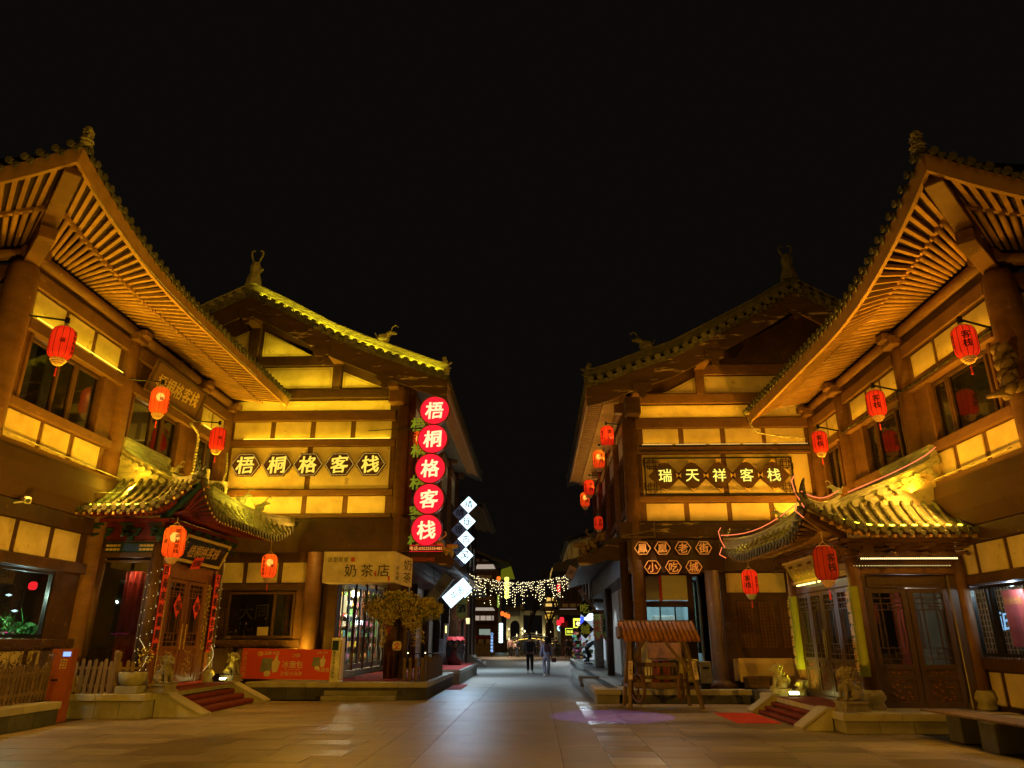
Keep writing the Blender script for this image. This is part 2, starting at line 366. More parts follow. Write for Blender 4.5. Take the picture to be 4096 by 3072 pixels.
def eave(t, F, L, over, zr, zm, ze, rise, rlen, sp, tsp=.27, corner=True, r=.05, fas=.3, rw=m_rafter, tm=m_tile, inner=3.6, up=2.4, flare=.12, s_from=None, tiles=True, parts=True, fan=3.0, far_up=0, farlen=2):
    sf = rlen-over; s_start = -over if corner else 0
    if s_from is not None: s_start = s_from
    def k(s): return ((sf-s)/rlen)**2.1 if s < sf and corner else 0
    def kf(s): return ((s-(L-farlen))/farlen)**2 if far_up and s > L-farlen else 0
    def ep(s, dz=0, do=0): return F(s-(flare*k(s) if corner else 0), over+flare*k(s)+do, ze+rise*k(s)+far_up*kf(s)+dz)
    def rs(s): return s if (not corner or s >= fan) else fan*(s+over)/(fan+over)
    def rp(s, dz=0): return F(rs(s), .06, zr+dz)
    def mp(s, dz=0, f=.52):
        a, b = rp(s), ep(s); p = lerp(a, b, f); return (p[0], p[1], zm+rise*.42*k(s)+far_up*.4*kf(s)+dz)
    ua = Vector(F(0, 1, 0))-Vector(F(0, 0, 0)); n = int((L-s_start)/.25)+1
    ss = [s_start+(L-s_start)*i/n for i in range(n+1)]
    mb = MB()
    for i, s in enumerate(ss): mb.v += [rp(s, .06), mp(s, .1), ep(s, .16), ep(s, .2), F(rs(s)-0, -inner, ze+up)]
    for i in range(n):
        a, b = i*5, i*5+5; mb.f += [(a, a+1, b+1, b), (a+1, a+2, b+2, b+1)]
    me = mb.mesh('boards'); put('roof_boarding', me, m_sheath, t)
    mb2 = MB(); mb2.v = mb.v; mb2.f = [(i*5+3, i*5+4, i*5+9, i*5+8) for i in range(n)]; put('roof_slope', mb2.mesh('slope'), tm, t)
    s = s_start+.2; lst = []
    while s < L-.05: lst.append(s); s += sp
    jb = MB()
    for s in lst:
        a, m_, e = rp(s), mp(s, -.01, .56), ep(s, .08, -.07); m2 = mp(s, .075, .46)
        if parts:
            mm, LL = ori(a, m_); put('round_rafter', cylm(r, round(LL, 1), 8), rw, t, mm)
            fm_, LL = frame(m2, e); put('square_rafter', boxm(round(LL, 1), r*1.55, r*1.55, .004), rw, t, fm_)
        else: jb.cyl(a, m_, r, 6); jb.bar(m2, e, r*1.6, r*1.6)
    if not parts: tag(put('rafter', jb.mesh('rafters'), rw, t), kind='stuff')
    outs = [ua]*len(ss)
    put('rafter_rail', sweepm([mp(s, .0, .54) for s in ss], outs, [(-.04, -.0), (.03, -.0), (.03, .09), (-.04, .09)]).mesh('rail'), rw, t)
    put('eave_board', sweepm([ep(s) for s in ss], outs, [(-.07, .0), (-.0, .0), (.05, fas), (.0, fas)]).mesh('fascia'), rw if fas > .2 else m_wood, t)
    if tiles:
        s = s_start+.12; rot = RZ(ang_of(F)); tb = MB()
        while s < L-.05:
            p = ep(s, fas-.0, .06)
            if parts: put('eave_tile', tile_end(), tm, t, T(p) @ rot)
            else: tb.add(tile_end(), T(p) @ rot)
            s += tsp
        if not parts: tag(put('eave_tile', tb.mesh('tiles'), tm, t), kind='stuff')
    return ep
def hipbeams(t, F, over, z0, ztip, mat, w=.2):
    def P(o, z): return F(-o, o, z)
    m, L = frame(P(-.1, z0), P(over*.5, z0+.04)); put('hip_beam', boxm(L, w*1.25, .26), mat, t, m)
    m, L = frame(P(over*.3, z0+.22+.05), P(over*.98, ztip)); put('hip_beam', boxm(L, w*1.25, .24), mat, t, m)
def finial(t, p, h=.45, mat=None, dirv=(0, -1), name='ridge_finial'):
    """upright carved dragon head tile: stacked, tapering, leaning block with snout"""
    mb = MB(); x, y, z = p; dx, dy = dirv
    for i in range(6):
        f = i/5; r_ = .13*(1-.25*f)+.02*math.sin(i*2.2); zz = z+h*f*.9
        mb.add(lathem(((0, 0), (round(r_*.8, 3), 0), (round(r_, 3), h*.06), (round(r_*.8, 3), h*.17), (0, h*.18)), 7), T((x-dx*.07*f*f, y-dy*.07*f*f, zz)))
    mb.cyl((x, y, z+h*.55), (x+dx*.2, y+dy*.2, z+h*.72), .06, 7, .03); mb.cyl((x, y, z+h*.35), (x+dx*.18, y+dy*.18, z+h*.4), .05, 7, .02)
    return put(name, mb.mesh('finial'), mat or m_carve, t)
def horns(mb, p, h, sx=1, r=.02):
    x, y, z = p
    for q in (-1, 1):
        pts = [(x+q*.06*sx, y, z)]
        for i in range(1, 8):
            a = i/7*math.pi*1.25; pts.append((x+q*(.06+.0)*sx+q*h*.28*(1-math.cos(a))*.5*1.2*0+q*h*.22*math.sin(a*.5)*.6-q*0, y+.0, z+h*.9*math.sin(min(a, 1.57)) if a < 1.57 else z+h*.9-h*.25*(1-math.sin(a))))
        mb.tube(pts, r, 6)
def lattice_keys(lb, F, a, b, z0, z1, o):
    n = max(2, round((b-a)/.13)); 
    for i in range(1, n): x = a+(b-a)*i/n; mf(lb, F, x-.007, x+.007, o-.03, o-.022, z0, z1)
    n = max(2, round((z1-z0)/.13))
    for i in range(1, n): z = z0+(z1-z0)*i/n; mf(lb, F, a, b, o-.0305, o-.0215, z-.007, z+.007)

# ------------------------------------------------------------------ ground
mb = MB(); mb.v = [(-400, -60, -.03), (400, -60, -.03), (400, 700, -.03), (-400, 700, -.03)]; mb.f = [(0, 1, 2, 3)]
m_ground = M('paved_ground', (.2, .175, .14), .5, (.15, .13, .105), .7, .12, 12)
struct('ground', mb.mesh('ground'), m_ground)
m_pave = M('granite_paver', (.27, .215, .15), .48, (.2, .155, .11), .8, .14, 22, rnd_amt=.26, wear=(.15, .12, .085), wscale=1.3, wamt=.56, spec=.35, stretch=(.5, 1.6, 1))
m_lane = M('street_slab', (.28, .245, .195), .44, (.21, .185, .15), 1.1, .55, 34, rnd_amt=.05, spec=.4)
m_band = M('border_slab', (.27, .23, .17), .47, (.2, .17, .125), 1.1, .3, 26, rnd_amt=.04, spec=.35)
m_polish = M('polished_paver', (.34, .3, .24), .3, (.26, .23, .18), 1.5, .2, 30, rnd_amt=.15, spec=.6)
m_joint = M('paving_bed', (.09, .075, .055), .9, None, 2, .1)
XL, XB, XR, XS = -2.43, -1.72, 1.02, .34
pave = struct('pavement', MB().box(-14, 14, -8, 20.98, -.025, -.012).mesh('bed'), m_joint)
def slab(x0, x1, y0, y1, mat, z=0):
    return put('paver', boxm(x1-x0-.01, y1-y0-.01, .02, .003), mat, pave, T(((x0+x1)/2, (y0+y1)/2, -.0105+z+rnd.uniform(-.0012, .0012))))
y = 9.0; row = 0
while y < 20.9:     # rows of long pavers either side, borders and wide lane between
    y1 = min(y+.6, 20.95); x = XL; off = rnd.uniform(.1, .9)
    xs = [XL]; xx = XL-off*1.1
    while xx > -9.6: xs.append(xx); xx -= 1.1 if y < 16 else 1.6
    xs.append(-9.6)
    for a, b in zip(xs, xs[1:]): slab(b, a, y, y1, m_pave)
    slab(XR, XR+.72, y, y1, m_polish if row % 2 or y > 17 else m_pave); xs = [XR+.72]; xx = XR+.72+rnd.uniform(.4, 1)*1.1
    while xx < 6.6: xs.append(xx); xx += 1.2 if y < 16 else 1.7
    xs.append(6.8)
    for a, b in zip(xs, xs[1:]): slab(a, b, y, y1, m_pave)
    y = y1; row += 1
def rowof(x0, x1, y0, y1, st, mat):
    y = y0
    while y < y1-.1: slab(x0, x1, y, min(y+st, y1), mat); y += st
rowof(XL, XB, 9, 20.95, 1.2, m_band); rowof(XS, XR, 9, 20.95, 1.2, m_band); rowof(XB, XS, 9, 20.95, 2.4, m_lane)
street = struct('street', MB().box(-5, 5, 21, 60, -.025, -.012).mesh('bed'), m_joint)
y = 21.0
while y < 60:
    n = 3 if y < 30 else 1; st = 1.2 if y < 35 else 3
    for i in range(n):
        a = -4.9+9.8*i/n; put('paver', boxm(9.8/n-.01, st-.01, .02, .003), m_lane, street, T((a+9.8/n/2, y+st/2, -.0105)))
    y += st
struct('square', MB().box(-40, 40, 60, 160, -.028, -.004).mesh('square'), m_ground)

# ------------------------------------------------------------------ the two wings flanking the square
def wing(side, X0, cols, Z, over, edge_o, label, bays, zE, rise, gwin, front_len=3.0):
    F = FM(X0, 0, side); sg = 1 if side == 'E' else -1
    y0, yE = cols[0], cols[-1]
    t = thing('inn_wing', label, 'building', (X0, y0, 0))
    (zp0, zp1, za0, za1, zu0, zu1, zl0, zl1, zw0, zw1, zs0, zs1, zq0, zq1, zb, zk, zbm, zg0, zg1, zb2, zgw0, zgw1, zgs0, zh0, zh1) = Z
    # body behind the facade
    fb(t, F, 'rear_wall', y0, yE+.2, -6.5, -2.6, 0, za1, m_wood_d)
    fb(t, F, 'floor_slab', y0+.1, yE, -2.6, -.3, zq0-.4, zq0-.15, m_wood_d); fb(t, F, 'floor_slab', y0+.1, yE, -2.6, -.3, za1-.05, za1+.1, m_wood_d)
    # front (camera-facing) wall of the wing
    G = FM(X0, y0, 'SW' if side == 'E' else 'S')
    fb(t, G, 'end_wall', .1, 6.5, -.3, -.06, 0, za1, m_wood_d)
    for a, b in ((.35, 1.1), (1.25, 2.2), (2.35, 3.4)):
        fb(t, G, 'plaster_panel', a, b, -.06, -.03, zu0, zu1, m_plaster, .006)
    fb(t, G, 'beam', .1, 6, -.06, .1, za0, za1, m_wood); fb(t, G, 'beam', .1, 6, -.06, .08, zl0, zl1, m_wood)
    # columns with swollen, tapering tops
    for i, c in enumerate(cols):
        r_ = (.3 if i == 0 else .27) if side == 'E' else (.28 if i == 0 else .25)
        prof = ((r_, 0), (r_, zw1), (r_*.99, za0-.2), (r_*.9, za1-.06), (r_*.72, za1+.06), (0, za1+.06))
        put('column', lathem(tuple((round(a, 3), round(b, 3)) for a, b in prof), 20), m_wood, t, T(F(c, -.1, 0)))
        if i: 
            fb(t, F, 'column_capital', c-.24, c+.24, -.3, .26, zp0-.14, zp0+.12, m_wood, .03)
            fb(t, F, 'column_capital', c-.17, c+.17, -.3, .38, zp0+.0, zp0+.2, m_wood, .03)
    r_p = (zp1-zp0)/2
    for a, b in zip([cols[0]-.3]+cols[1:-1], cols[1:]):
        m, L = ori(F(a+.1, .0, zp0+r_p), F(b-.1, .0, zp0+r_p)); put('purlin', cylm(r_p, L, 16), m_wood, t, m)
    m, L = ori(G(-.3, .0, zp0+r_p), G(5, 0, zp0+r_p)); put('purlin', cylm(r_p, L, 16), m_wood, t, m)
    for bi, (a, b, pu, pl, win, gp) in enumerate(bays):
        fb(t, F, 'beam', a, b, -.14, .06, za0, za1, m_wood)
        fb(t, F, 'frieze_board', a, b, -.16, -.04, za1, zp0+.02, m_wood_d, 0)
        fb(t, F, 'wall', a, b, -.28, -.055, zl1-.0, za0, m_wood, 0)
        fb(t, F, 'beam', a, b, -.2, .1, zl0, zl1, m_wood)
        fb(t, F, 'beam', a, b, -.2, .08, zs0, zs1, m_wood)
        fb(t, F, 'wall', a, b, -.28, -.055, zb, zs0, m_wood, 0)
        for c, d in pu: fb(t, F, 'plaster_panel', c, d, -.055, -.02, zu0, zu1, m_plaster, .006)
        for c, d in pl: fb(t, F, 'plaster_panel', c, d, -.055, -.02, zq0, zq1, m_plaster, .006)
        if win:
            w0, w1, cuts = win
            fb(t, F, 'wall', a, w0, -.28, -.03, zs1, zl0, m_wood, 0); fb(t, F, 'wall', w1, b, -.28, -.03, zs1, zl0, m_wood, 0)
            fb(t, F, 'window_post', w0-.02, w0+.06, -.2, .02, zs1, zl0, m_wood); fb(t, F, 'window_post', w1-.06, w1+.02, -.2, .02, zs1, zl0, m_wood)
            fwin(t, F, w0+.06, w1-.06, zw0, zw1, cuts, g_dark, m_winfr, o=-.12)
            fb(t, F, 'room_wall', a, b, -2.45, -2.4, zs0, za1, m_plaster, 0)
            cb = MB(); n = 26     # folded curtain behind the glass
            for i in range(n+1):
                s_ = w1-.1-(w1-w0)*.38*i/n; cb.v += [F(s_, -.42+.03*math.sin(i*1.9), zw0), F(s_, -.42+.03*math.sin(i*1.9+.3), zw1)]
                if i: cb.f.append((2*i-2, 2*i, 2*i+1, 2*i-1))
            put('curtain', cb.mesh('curtain', True), m_plaster, t)
        else: fb(t, F, 'wall', a, b, -.28, -.03, zs1, zl0, m_wood, 0)
        if gp:
            fb(t, F, 'wall', a, b, -.28, -.055, zb2, zk, m_wood_d, 0)
            for c, d in gp: fb(t, F, 'plaster_panel', c, d, -.055, -.02, zg0, zg1, m_plaster, .006)
            fb(t, F, 'beam', a, b, -.055, .04, zg1+.02, zk-.02, m_wood_d); fb(t, F, 'beam', a, b, -.2, .06, zb2, zg0-.02, m_wood_d)
            fb(t, F, 'sill', a, b, -.2, .1, zgs0, zgw0-.02, m_wood_d); fb(t, F, 'wall', a, b, -.28, -.055, 0, zgs0, m_wood_d, 0)
            for c, d in gp: fb(t, F, 'plaster_panel', c, d, -.055, -.02, zh0, zh1, m_plaster, .006)
    g0, g1, gc, gi = gwin
    fwin(t, F, g0, g1, zgw0, zgw1, gc, g_clear, m_black, o=-.1, fr=.06); 
    fb(t, F, 'wall', g1, bays[0][1], -.2, -.05, zgs0, zb2, m_wood_d, 0)
    # coved skirt under the upper storey
    sec = [(-.2, zk), (.02, zk), (.2, zk+.28*(zb-zk)), (.3, zk+.62*(zb-zk)), (.26, zb-.12), (.2, zb-.1), (.2, zb), (-.2, zb)]
    pts = [F(y0-.1, 0, 0), F(yE, 0, 0)]; ua = Vector(F(0, 1, 0))-Vector(F(0, 0, 0))
    put('coved_skirt', sweepm(pts, [ua]*2, sec).mesh('skirt'), m_skirt, t)
    H = FM(X0, y0, side)
    ep = eave(t, H, yE-y0, over, zp1+.06, zp1-.12, zE, rise, 5.0, .235, fas=.3)
    ep2 = eave(t, G, 4.2, over, zp1+.06, zp1-.12, zE, rise, 5.0, .235, fas=.3)
    tip = ep(-over)
    hipbeams(t, H, over, zp0+.02, tip[2]-.06, m_wood, .24)
    finial(t, (tip[0], tip[1]+.1, tip[2]+.42), .42, m_carve, (sg*.6, -.6))
    # ridge tile curls along the hip
    hb = MB()
    for i in range(10): p = H(-over+.25*i, over-.25*i, tip[2]+.36+.1*i); hb.cyl(p, (p[0]-sg*.2, p[1]+.2, p[2]+.1), .1, 8)
    put('hip_ridge', hb.mesh('hip'), m_tile, t)
    return t, F, G, H, ep
ZL = (9.05, 9.35, 8.6, 8.93, 7.92, 8.56, 7.64, 7.9, 6.21, 7.6, 6.0, 6.2, 5.4, 5.96, 5.28, 4.27, 4.0, 3.25, 3.88, 3.0, 1.62, 2.98, 1.4, .45, 1.36)
TL, FL, GL, HL, epL = wing('E', -10.5, [12.8, 16.88, 20.75, 23.0], ZL, 2.0, 2.0, 'near left two-storey inn wing with deep fanned eaves and amber lit panels', [
    (13.05, 16.65, [(13.2, 14.2), (14.32, 15.28), (15.44, 16.42)], [(13.2, 14.18), (14.32, 15.2), (15.38, 16.36)], (13.3, 16.02, (.42, .63, .66)), [(13.1, 14.12), (14.28, 15.22), (15.4, 16.3)]),
    (17.12, 20.52, [], [(17.3, 18.3), (18.42, 19.3), (19.44, 20.4)], (17.3, 19.95, (.45, .66, .69)), None),
    (21.0, 22.85, [(21.05, 21.85), (21.97, 22.75)], [(21.1, 21.9), (22.0, 22.8)], (21.1, 22.7, (.5,)), None)], 9.12, .78, (13.2, 15.75, (.3, .36), True))
ZR = (8.23, 8.5, 7.74, 8.02, 7.12, 7.68, 6.87, 7.1, 5.58, 6.84, 5.36, 5.56, 4.8, 5.33, 4.7, 3.7, 3.4, 2.8, 3.35, 2.6, 1.28, 2.57, 1.04, .42, 1.0)
TR, FR, GR, HR, epR = wing('W', 8.6, [12.15, 15.85, 19.3, 21.45], ZR, 1.95, 1.95, 'near right two-storey inn wing with deep fanned eaves and orange lit panels', [
    (12.4, 15.62, [(12.46, 13.36), (13.5, 14.38), (14.5, 15.4)], [(12.52, 13.38), (13.54, 14.4), (14.56, 15.42)], (12.7, 15.0, (.12, .72, .76)), [(12.5, 13.5), (13.64, 14.46), (14.6, 15.48)]),
    (16.1, 19.05, [(16.18, 16.95), (17.08, 17.74), (17.88, 18.76)], [(16.3, 17.1), (17.2, 18.0), (18.1, 18.9)], (16.2, 18.3, (.2, .7, .75)), None),
    (19.55, 21.25, [(19.65, 20.4), (20.5, 21.15)], [(19.65, 20.4), (20.5, 21.15)], (19.8, 21.0, (.5,)), None)], 7.9, 1.0, (12.2, 15.15, (.76, .8), True))

# ------------------------------------------------------------------ gable-fronted houses at the mouth of the street
def interp(pts, d):
    for (a, b), (c, e) in zip(pts, pts[1:]):
        if d <= c: return b+(e-b)*(d-a)/(c-a)
    return pts[-1][1]
def gable_roof(t, xc, pts, yv, yend, sgn, board, lit, half, tm=m_tile, bm=m_wood_peel, left_half=None):
    """pts: distance from the middle -> height of the tile line; sgn: +1 street eave on the +x side"""
    pr = lambda x: interp(pts, abs(x-xc))
    n = 40; lh = left_half or half; xs = [xc-lh+(half+lh)*i/n for i in range(n+1)] if sgn > 0 else [xc-half+(half+lh)*i/n for i in range(n+1)]
    mb = MB()
    for x in xs: mb.v += [(x, yv, pr(x)-.02), (x, yend, pr(x)-.02), (x, yv, pr(x)-.17), (x, yend, pr(x)-.17)]
    for i in range(n): a, b = 4*i, 4*i+4; mb.f += [(a, b, b+1, a+1), (a+2, a+3, b+3, b+2), (a, a+2, b+2, b)]
    put('roof', mb.mesh('roof'), tm, t)
    def prof_strip(z0, z1, y0, y1, name, mat, par=t, zf=None):
        m2 = MB()
        for x in xs:
            e = zf(x) if zf else 0
            m2.v += [(x, y0, pr(x)+z0+e), (x, y1, pr(x)+z0+e), (x, y1, pr(x)+z1), (x, y0, pr(x)+z1)]
        for i in range(n):
            a, b = 4*i, 4*i+4; m2.f += [(a+j, b+j, b+(j+1) % 4, a+(j+1) % 4) for j in range(4)]
        m2.f += [(0, 1, 2, 3), (4*n+3, 4*n+2, 4*n+1, 4*n)]
        return put(name, m2.mesh(name), mat, par)
    prof_strip(-board, -.16, yv+.02, yv+.1, 'bargeboard', bm)
    rb = prof_strip(.1, .38, yv+.12, yv+.36, 'ridge', lit)
    prof_strip(.38, .44, yv+.08, yv+.4, 'ridge_cap', lit, rb); prof_strip(.2, .235, yv+.1, yv+.12, 'ridge_moulding', lit, rb)
    # verge tiles facing the square
    s = 0; x = xc-lh+.15 if sgn > 0 else xc-half+.15
    while x < (xc+half if sgn > 0 else xc+lh)-.05:
        z = pr(x); sl = math.atan2(pr(x+.1)-pr(x-.1), .2)
        put('verge_tile', tile_end(.085, .3), tm, t, T((x, yv-.02, z-.06)) @ RY(-sl)); x += .3
    # soffit strips and purlin ends under the overhang
    for k in range(4): prof_strip(-.26, -.18, yv+.25+.2*k, yv+.33+.2*k, 'soffit_batten', m_rafter)
    return pr, prof_strip
def gable_wall(t, name, xc, pr, y, x0, x1, z0, mat):
    n = 16; pts = [(x0, z0)]+[(x0+(x1-x0)*i/n, pr(x0+(x1-x0)*i/n)-.2) for i in range(n+1)]+[(x1, z0)]
    return put(name, MB().poly(pts, y, y+.25).mesh('wall'), mat, t)
def gpanel(t, y, x0, x1, z0, ztop, pr=None, inset=.95):
    """plaster panel, its top following the roof if pr given; with a thin black inner line"""
    n = 8
    def top(x, d): return min(ztop, pr(x)-inset)-d if pr else ztop-d
    def poly(d): return [(x0+d, z0+d)]+[(x0+d+(x1-x0-2*d)*i/n, top(x0+d+(x1-x0-2*d)*i/n, d)) for i in range(n+1)]+[(x1-d, z0+d)]
    p = put('plaster_panel', MB().poly(poly(0), y-.035, y).mesh('panel'), m_plaster, t)
    if inset < 5:
        lb = MB(); q = poly(.07)
        for a, b in zip(q, q[1:]+q[:1]):
            lb.bar((a[0], y-.036, a[1]), (b[0], y-.036, b[1]), .006, .014, (0, -1, 0)) if (Vector(a)-Vector(b)).length > .02 else None
        put('painted_line', lb.mesh('line'), m_black, p)
    return p
# left house
B0 = -10.5; YB = 23.2
TB = thing('gable_house', 'left gable-fronted house with yellow lit verge and five hexagon letters', 'building', (-7.4, YB, 0))
ptsB = [(0, 13.14), (1.46, 12.41), (3.07, 11.5), (4.36, 10.94), (5.63, 10.46), (6.87, 9.98), (7.2, 9.9)]
prB, stripB = gable_roof(TB, -10.0, ptsB, 22.2, 38.6, 1, .85, m_ridge, 7.1)
FB = FM(0, YB, 'S')
gable_wall(TB, 'gable_wall', -10.0, prB, YB, -15.5, -4.35, 8.9, m_wood_d)
bx(TB, 'wall', -16, -4.4, YB, YB+.25, 5.3, 8.9, m_wood, 0)
for a in ((-10.4, -4.75, 8.63, 8.97, .14), (-10.4, -4.6, 9.45, 9.78, .12), (-9.8, -6.95, 10.67, 11.02, .1), (-10.4, -4.72, 7.74, 7.96, .12), (-10.4, -4.72, 6.06, 6.26, .12), (-10.4, -4.72, 5.3, 5.45, .12)):
    fb(TB, FB, 'beam', a[0], a[1], 0, a[4], a[2], a[3], m_wood if a[3] < 9 else m_wood_d)
for a, b in ((-10.3, -9.05), (-8.88, -7.67), (-7.49, -6.28), (-6.11, -4.88)): fb(TB, FB, 'plaster_panel', a, b, 0, .035, 8.0, 8.62, m_plaster, .006)
for a, b in ((-10.3, -7.7), (-7.52, -4.88)): fb(TB, FB, 'plaster_panel', a, b, 0, .035, 6.29, 7.72, m_plaster, .006)
for a, b in ((-10.47, -7.73), (-7.56, -6.36), (-6.19, -4.95)): fb(TB, FB, 'plaster_panel', a, b, 0, .035, 5.48, 6.04, m_plaster, .006)
fb(TB, FB, 'plaster_panel', -10.4, -4.96, 0, .035, 9.03, 9.37, m_plaster, .006)
gpanel(TB, YB, -9.68, -7.45, 11.06, 13, prB); gpanel(TB, YB, -12.6, -10.2, 11.1, 13, prB); gpanel(TB, YB, -6.7, -5.0, 9.84, 13, prB); gpanel(TB, YB, -10.6, -7.08, 9.84, 10.62)
gpanel(TB, YB, -12.9, -10.8, 9.84, 10.62)
fb(TB, FB, 'king_post', -10.16, -9.8, 0, .13, 11.0, 12.3, m_wood_d); fb(TB, FB, 'post', -7.05, -6.75, 0, .13, 9.78, 10.9, m_wood_d)
for x, z in ((-6.88, 10.72), (-4.75, 9.6), (-9.98, 12.15)): bx(TB, 'purlin_end', x-.17, x+.17, 22.35, YB, z-.02, z+.28, m_wood, .02)
fb(TB, FB, 'bracket_block', -4.95, -4.45, 0, .5, 9.15, 9.72, m_wood, .03)
put('column', cylm(.2, 9.1, 20), m_wood, TB, T((-4.5, 23.15, 0)))
fb(TB, FB, 'lintel_board', -10.5, -4.05, 0, .22, 4.2, 5.28, m_wood_d)
# carved pendant boards on the bargeboard
for x in (-10.0, -7.25, -5.0):
    z = prB(x)-.85; pb = MB(); pb.poly([(x-.3, z+.15), (x+.3, z+.15), (x+.26, z-.1), (x+.12, z-.16), (x+.1, z-.34), (x, z-.42), (x-.1, z-.34), (x-.12, z-.16), (x-.26, z-.1)], 22.16, 22.22); put('pendant_board', pb.mesh('pendant'), m_wood_peel, TB)
mbh = MB(); mbh.add(lathem(((0, 0), (.3, 0), (.26, .25), (.17, .5), (.2, .75), (.12, .95), (0, 1.0)), 8), T((-10.0, 22.4, 13.45)))
mbh.cyl((-10, 22.4, 13.95), (-9.68, 22.3, 14.1), .12, 7, .04)
for q in (-1, 1):
    pts = [(-10.0+q*.08, 22.4, 14.35)]+[(-10.0+q*(.06+.15*math.sin(a)), 22.4, 14.35+.55*math.sin(a*.62)) for a in (.5, 1, 1.5, 2.0, 2.5, 2.9)]
    mbh.tube(pts, .03, 6)
put('ridge_beast', mbh.mesh('beast'), m_ridge, TB)
def beast(p, dx, mat, s=1., parent=None):
    """crouching roof beast, head towards dx"""
    x, y, z = p; b = MB()
    b.add(lathem(((0, 0), (.12, .02), (.16, .12), (.12, .26), (0, .3)), 8), T((x, y, z)) @ SC(s*1.3, s, s))
    b.cyl((x, y, z+.16*s), (x+dx*.22*s, y, z+.34*s), .1*s, 8, .08*s); b.cyl((x+dx*.2*s, y, z+.33*s), (x+dx*.4*s, y, z+.31*s), .08*s, 7, .035*s)
    b.tube([(x+dx*.22*s, y, z+.38*s), (x+dx*.26*s, y, z+.52*s), (x+dx*.36*s, y, z+.58*s), (x+dx*.44*s, y, z+.52*s)], .02*s, 5)
    b.cyl((x+dx*.1*s, y-.05, z), (x+dx*.16*s, y-.05, z+.2*s), .035*s, 6); b.cyl((x-dx*.14*s, y, z+.1*s), (x-dx*.26*s, y, z+.34*s), .04*s, 6, .015*s)
    return put('roof_beast', b.mesh('beast'), mat, parent)
beast((-5.2, 22.42, prB(-5.2)+.42), 1, m_ridge, 1.15, TB)
finial(TB, (-2.98, 22.4, 9.98), .62, m_ridge, (1, -.3), 'corner_finial')
# right house
YC = 21.6
TC = thing('gable_house', 'right gable-fronted house with dark roof above golden lattice sign board', 'building', (5.8, YC, 0))
ptsC = [(0, 12.2), (1.15, 11.47), (2.86, 10.57), (4.0, 9.97), (5.1, 9.6), (6.2, 9.15), (6.75, 9.05)]
prC, stripC = gable_roof(TC, 8.3, ptsC, 20.6, 36, -1, .78, m_tile, 6.7)
FC = FM(0, YC, 'S')
gable_wall(TC, 'gable_wall', 8.3, prC, YC, 2.95, 13.6, 8.05, m_wood_d)
bx(TC, 'wall', 2.75, 14, YC, YC+.25, 4.4, 8.05, m_wood, 0)
for a in ((3.15, 8.5, 7.8, 8.12), (3.3, 8.6, 8.6, 8.93), (5.3, 8.6, 9.56, 9.9), (3.15, 8.5, 6.98, 7.24), (3.15, 8.5, 5.48, 5.66)):
    fb(TC, FC, 'beam', a[0], a[1], 0, .12, a[2], a[3], m_wood)
for a, b in ((3.37, 4.48), (4.64, 5.77), (5.93, 7.05), (7.18, 8.36)): fb(TC, FC, 'plaster_panel', a, b, 0, .035, 7.28, 7.79, m_plaster, .006)
for a, b in ((3.3, 5.72), (5.88, 8.36)): fb(TC, FC, 'plaster_panel', a, b, 0, .035, 5.7, 6.96, m_plaster, .006)
for a, b in ((3.35, 4.47), (4.63, 5.75), (5.9, 7.01), (7.16, 8.36)): fb(TC, FC, 'plaster_panel', a, b, 0, .035, 4.93, 5.45, m_plaster, .006)
fb(TC, FC, 'plaster_panel', 3.3, 8.5, 0, .035, 8.16, 8.56, m_plaster, .006)
gpanel(TC, YC, 3.42, 5.15, 8.97, 13, prC, .92); gpanel(TC, YC, 5.44, 8.2, 8.97, 9.52, None, 9)
fb(TC, FC, 'post', 5.15, 5.42, 0, .13, 8.93, 9.85, m_wood)
for x, z in ((5.3, 9.75), (3.2, 8.72)): bx(TC, 'purlin_end', x-.17, x+.17, 20.75, YC, z-.02, z+.26, m_wood, .02)
fb(TC, FC, 'bracket_block', 2.85, 3.3, 0, .5, 8.15, 8.95, m_wood_peel, .03)
put('column', cylm(.19, 8.1, 20), m_wood, TC, T((2.98, 21.55, 0)))
fb(TC, FC, 'lintel_board', 2.5, 8.5, 0, .2, 4.38, 4.88, m_wood_peel)
fb(TC, FC, 'lintel_board', 2.7, 5.45, 0, .16, 3.4, 4.36, m_wood_d); fb(TC, FC, 'lintel_board', 5.45, 8.5, 0, .1, 3.45, 4.36, m_wood_d)
mbh = MB(); mbh.add(lathem(((0, 0), (.3, 0), (.24, .25), (.16, .5), (.2, .75), (.12, .95), (0, 1.0)), 8), T((8.3, 20.8, 12.5)))
for q in (-1, 1): mbh.tube([(8.3+q*.08, 20.8, 13.3)]+[(8.3+q*(.06+.15*math.sin(a)), 20.8, 13.3+.5*math.sin(a*.6)) for a in (.5, 1, 1.5, 2.0, 2.5, 2.9)], .028, 6)
put('ridge_beast', mbh.mesh('beast'), m_tile, TC)
beast((3.55, 20.82, prC(3.55)+.42), -1, m_tile, 1.1, TC)
finial(TC, (1.66, 20.8, 9.1), .6, m_tile, (-1, -.3), 'corner_finial')
for x in (8.3, 5.6, 3.3):
    z = prC(x)-.78; pb = MB(); pb.poly([(x-.3, z+.15), (x+.3, z+.15), (x+.26, z-.1), (x+.12, z-.16), (x+.1, z-.32), (x, z-.38), (x-.1, z-.32), (x-.12, z-.16), (x-.26, z-.1)], 20.56, 20.62); put('pendant_board', pb.mesh('pendant'), m_wood_peel, TC)
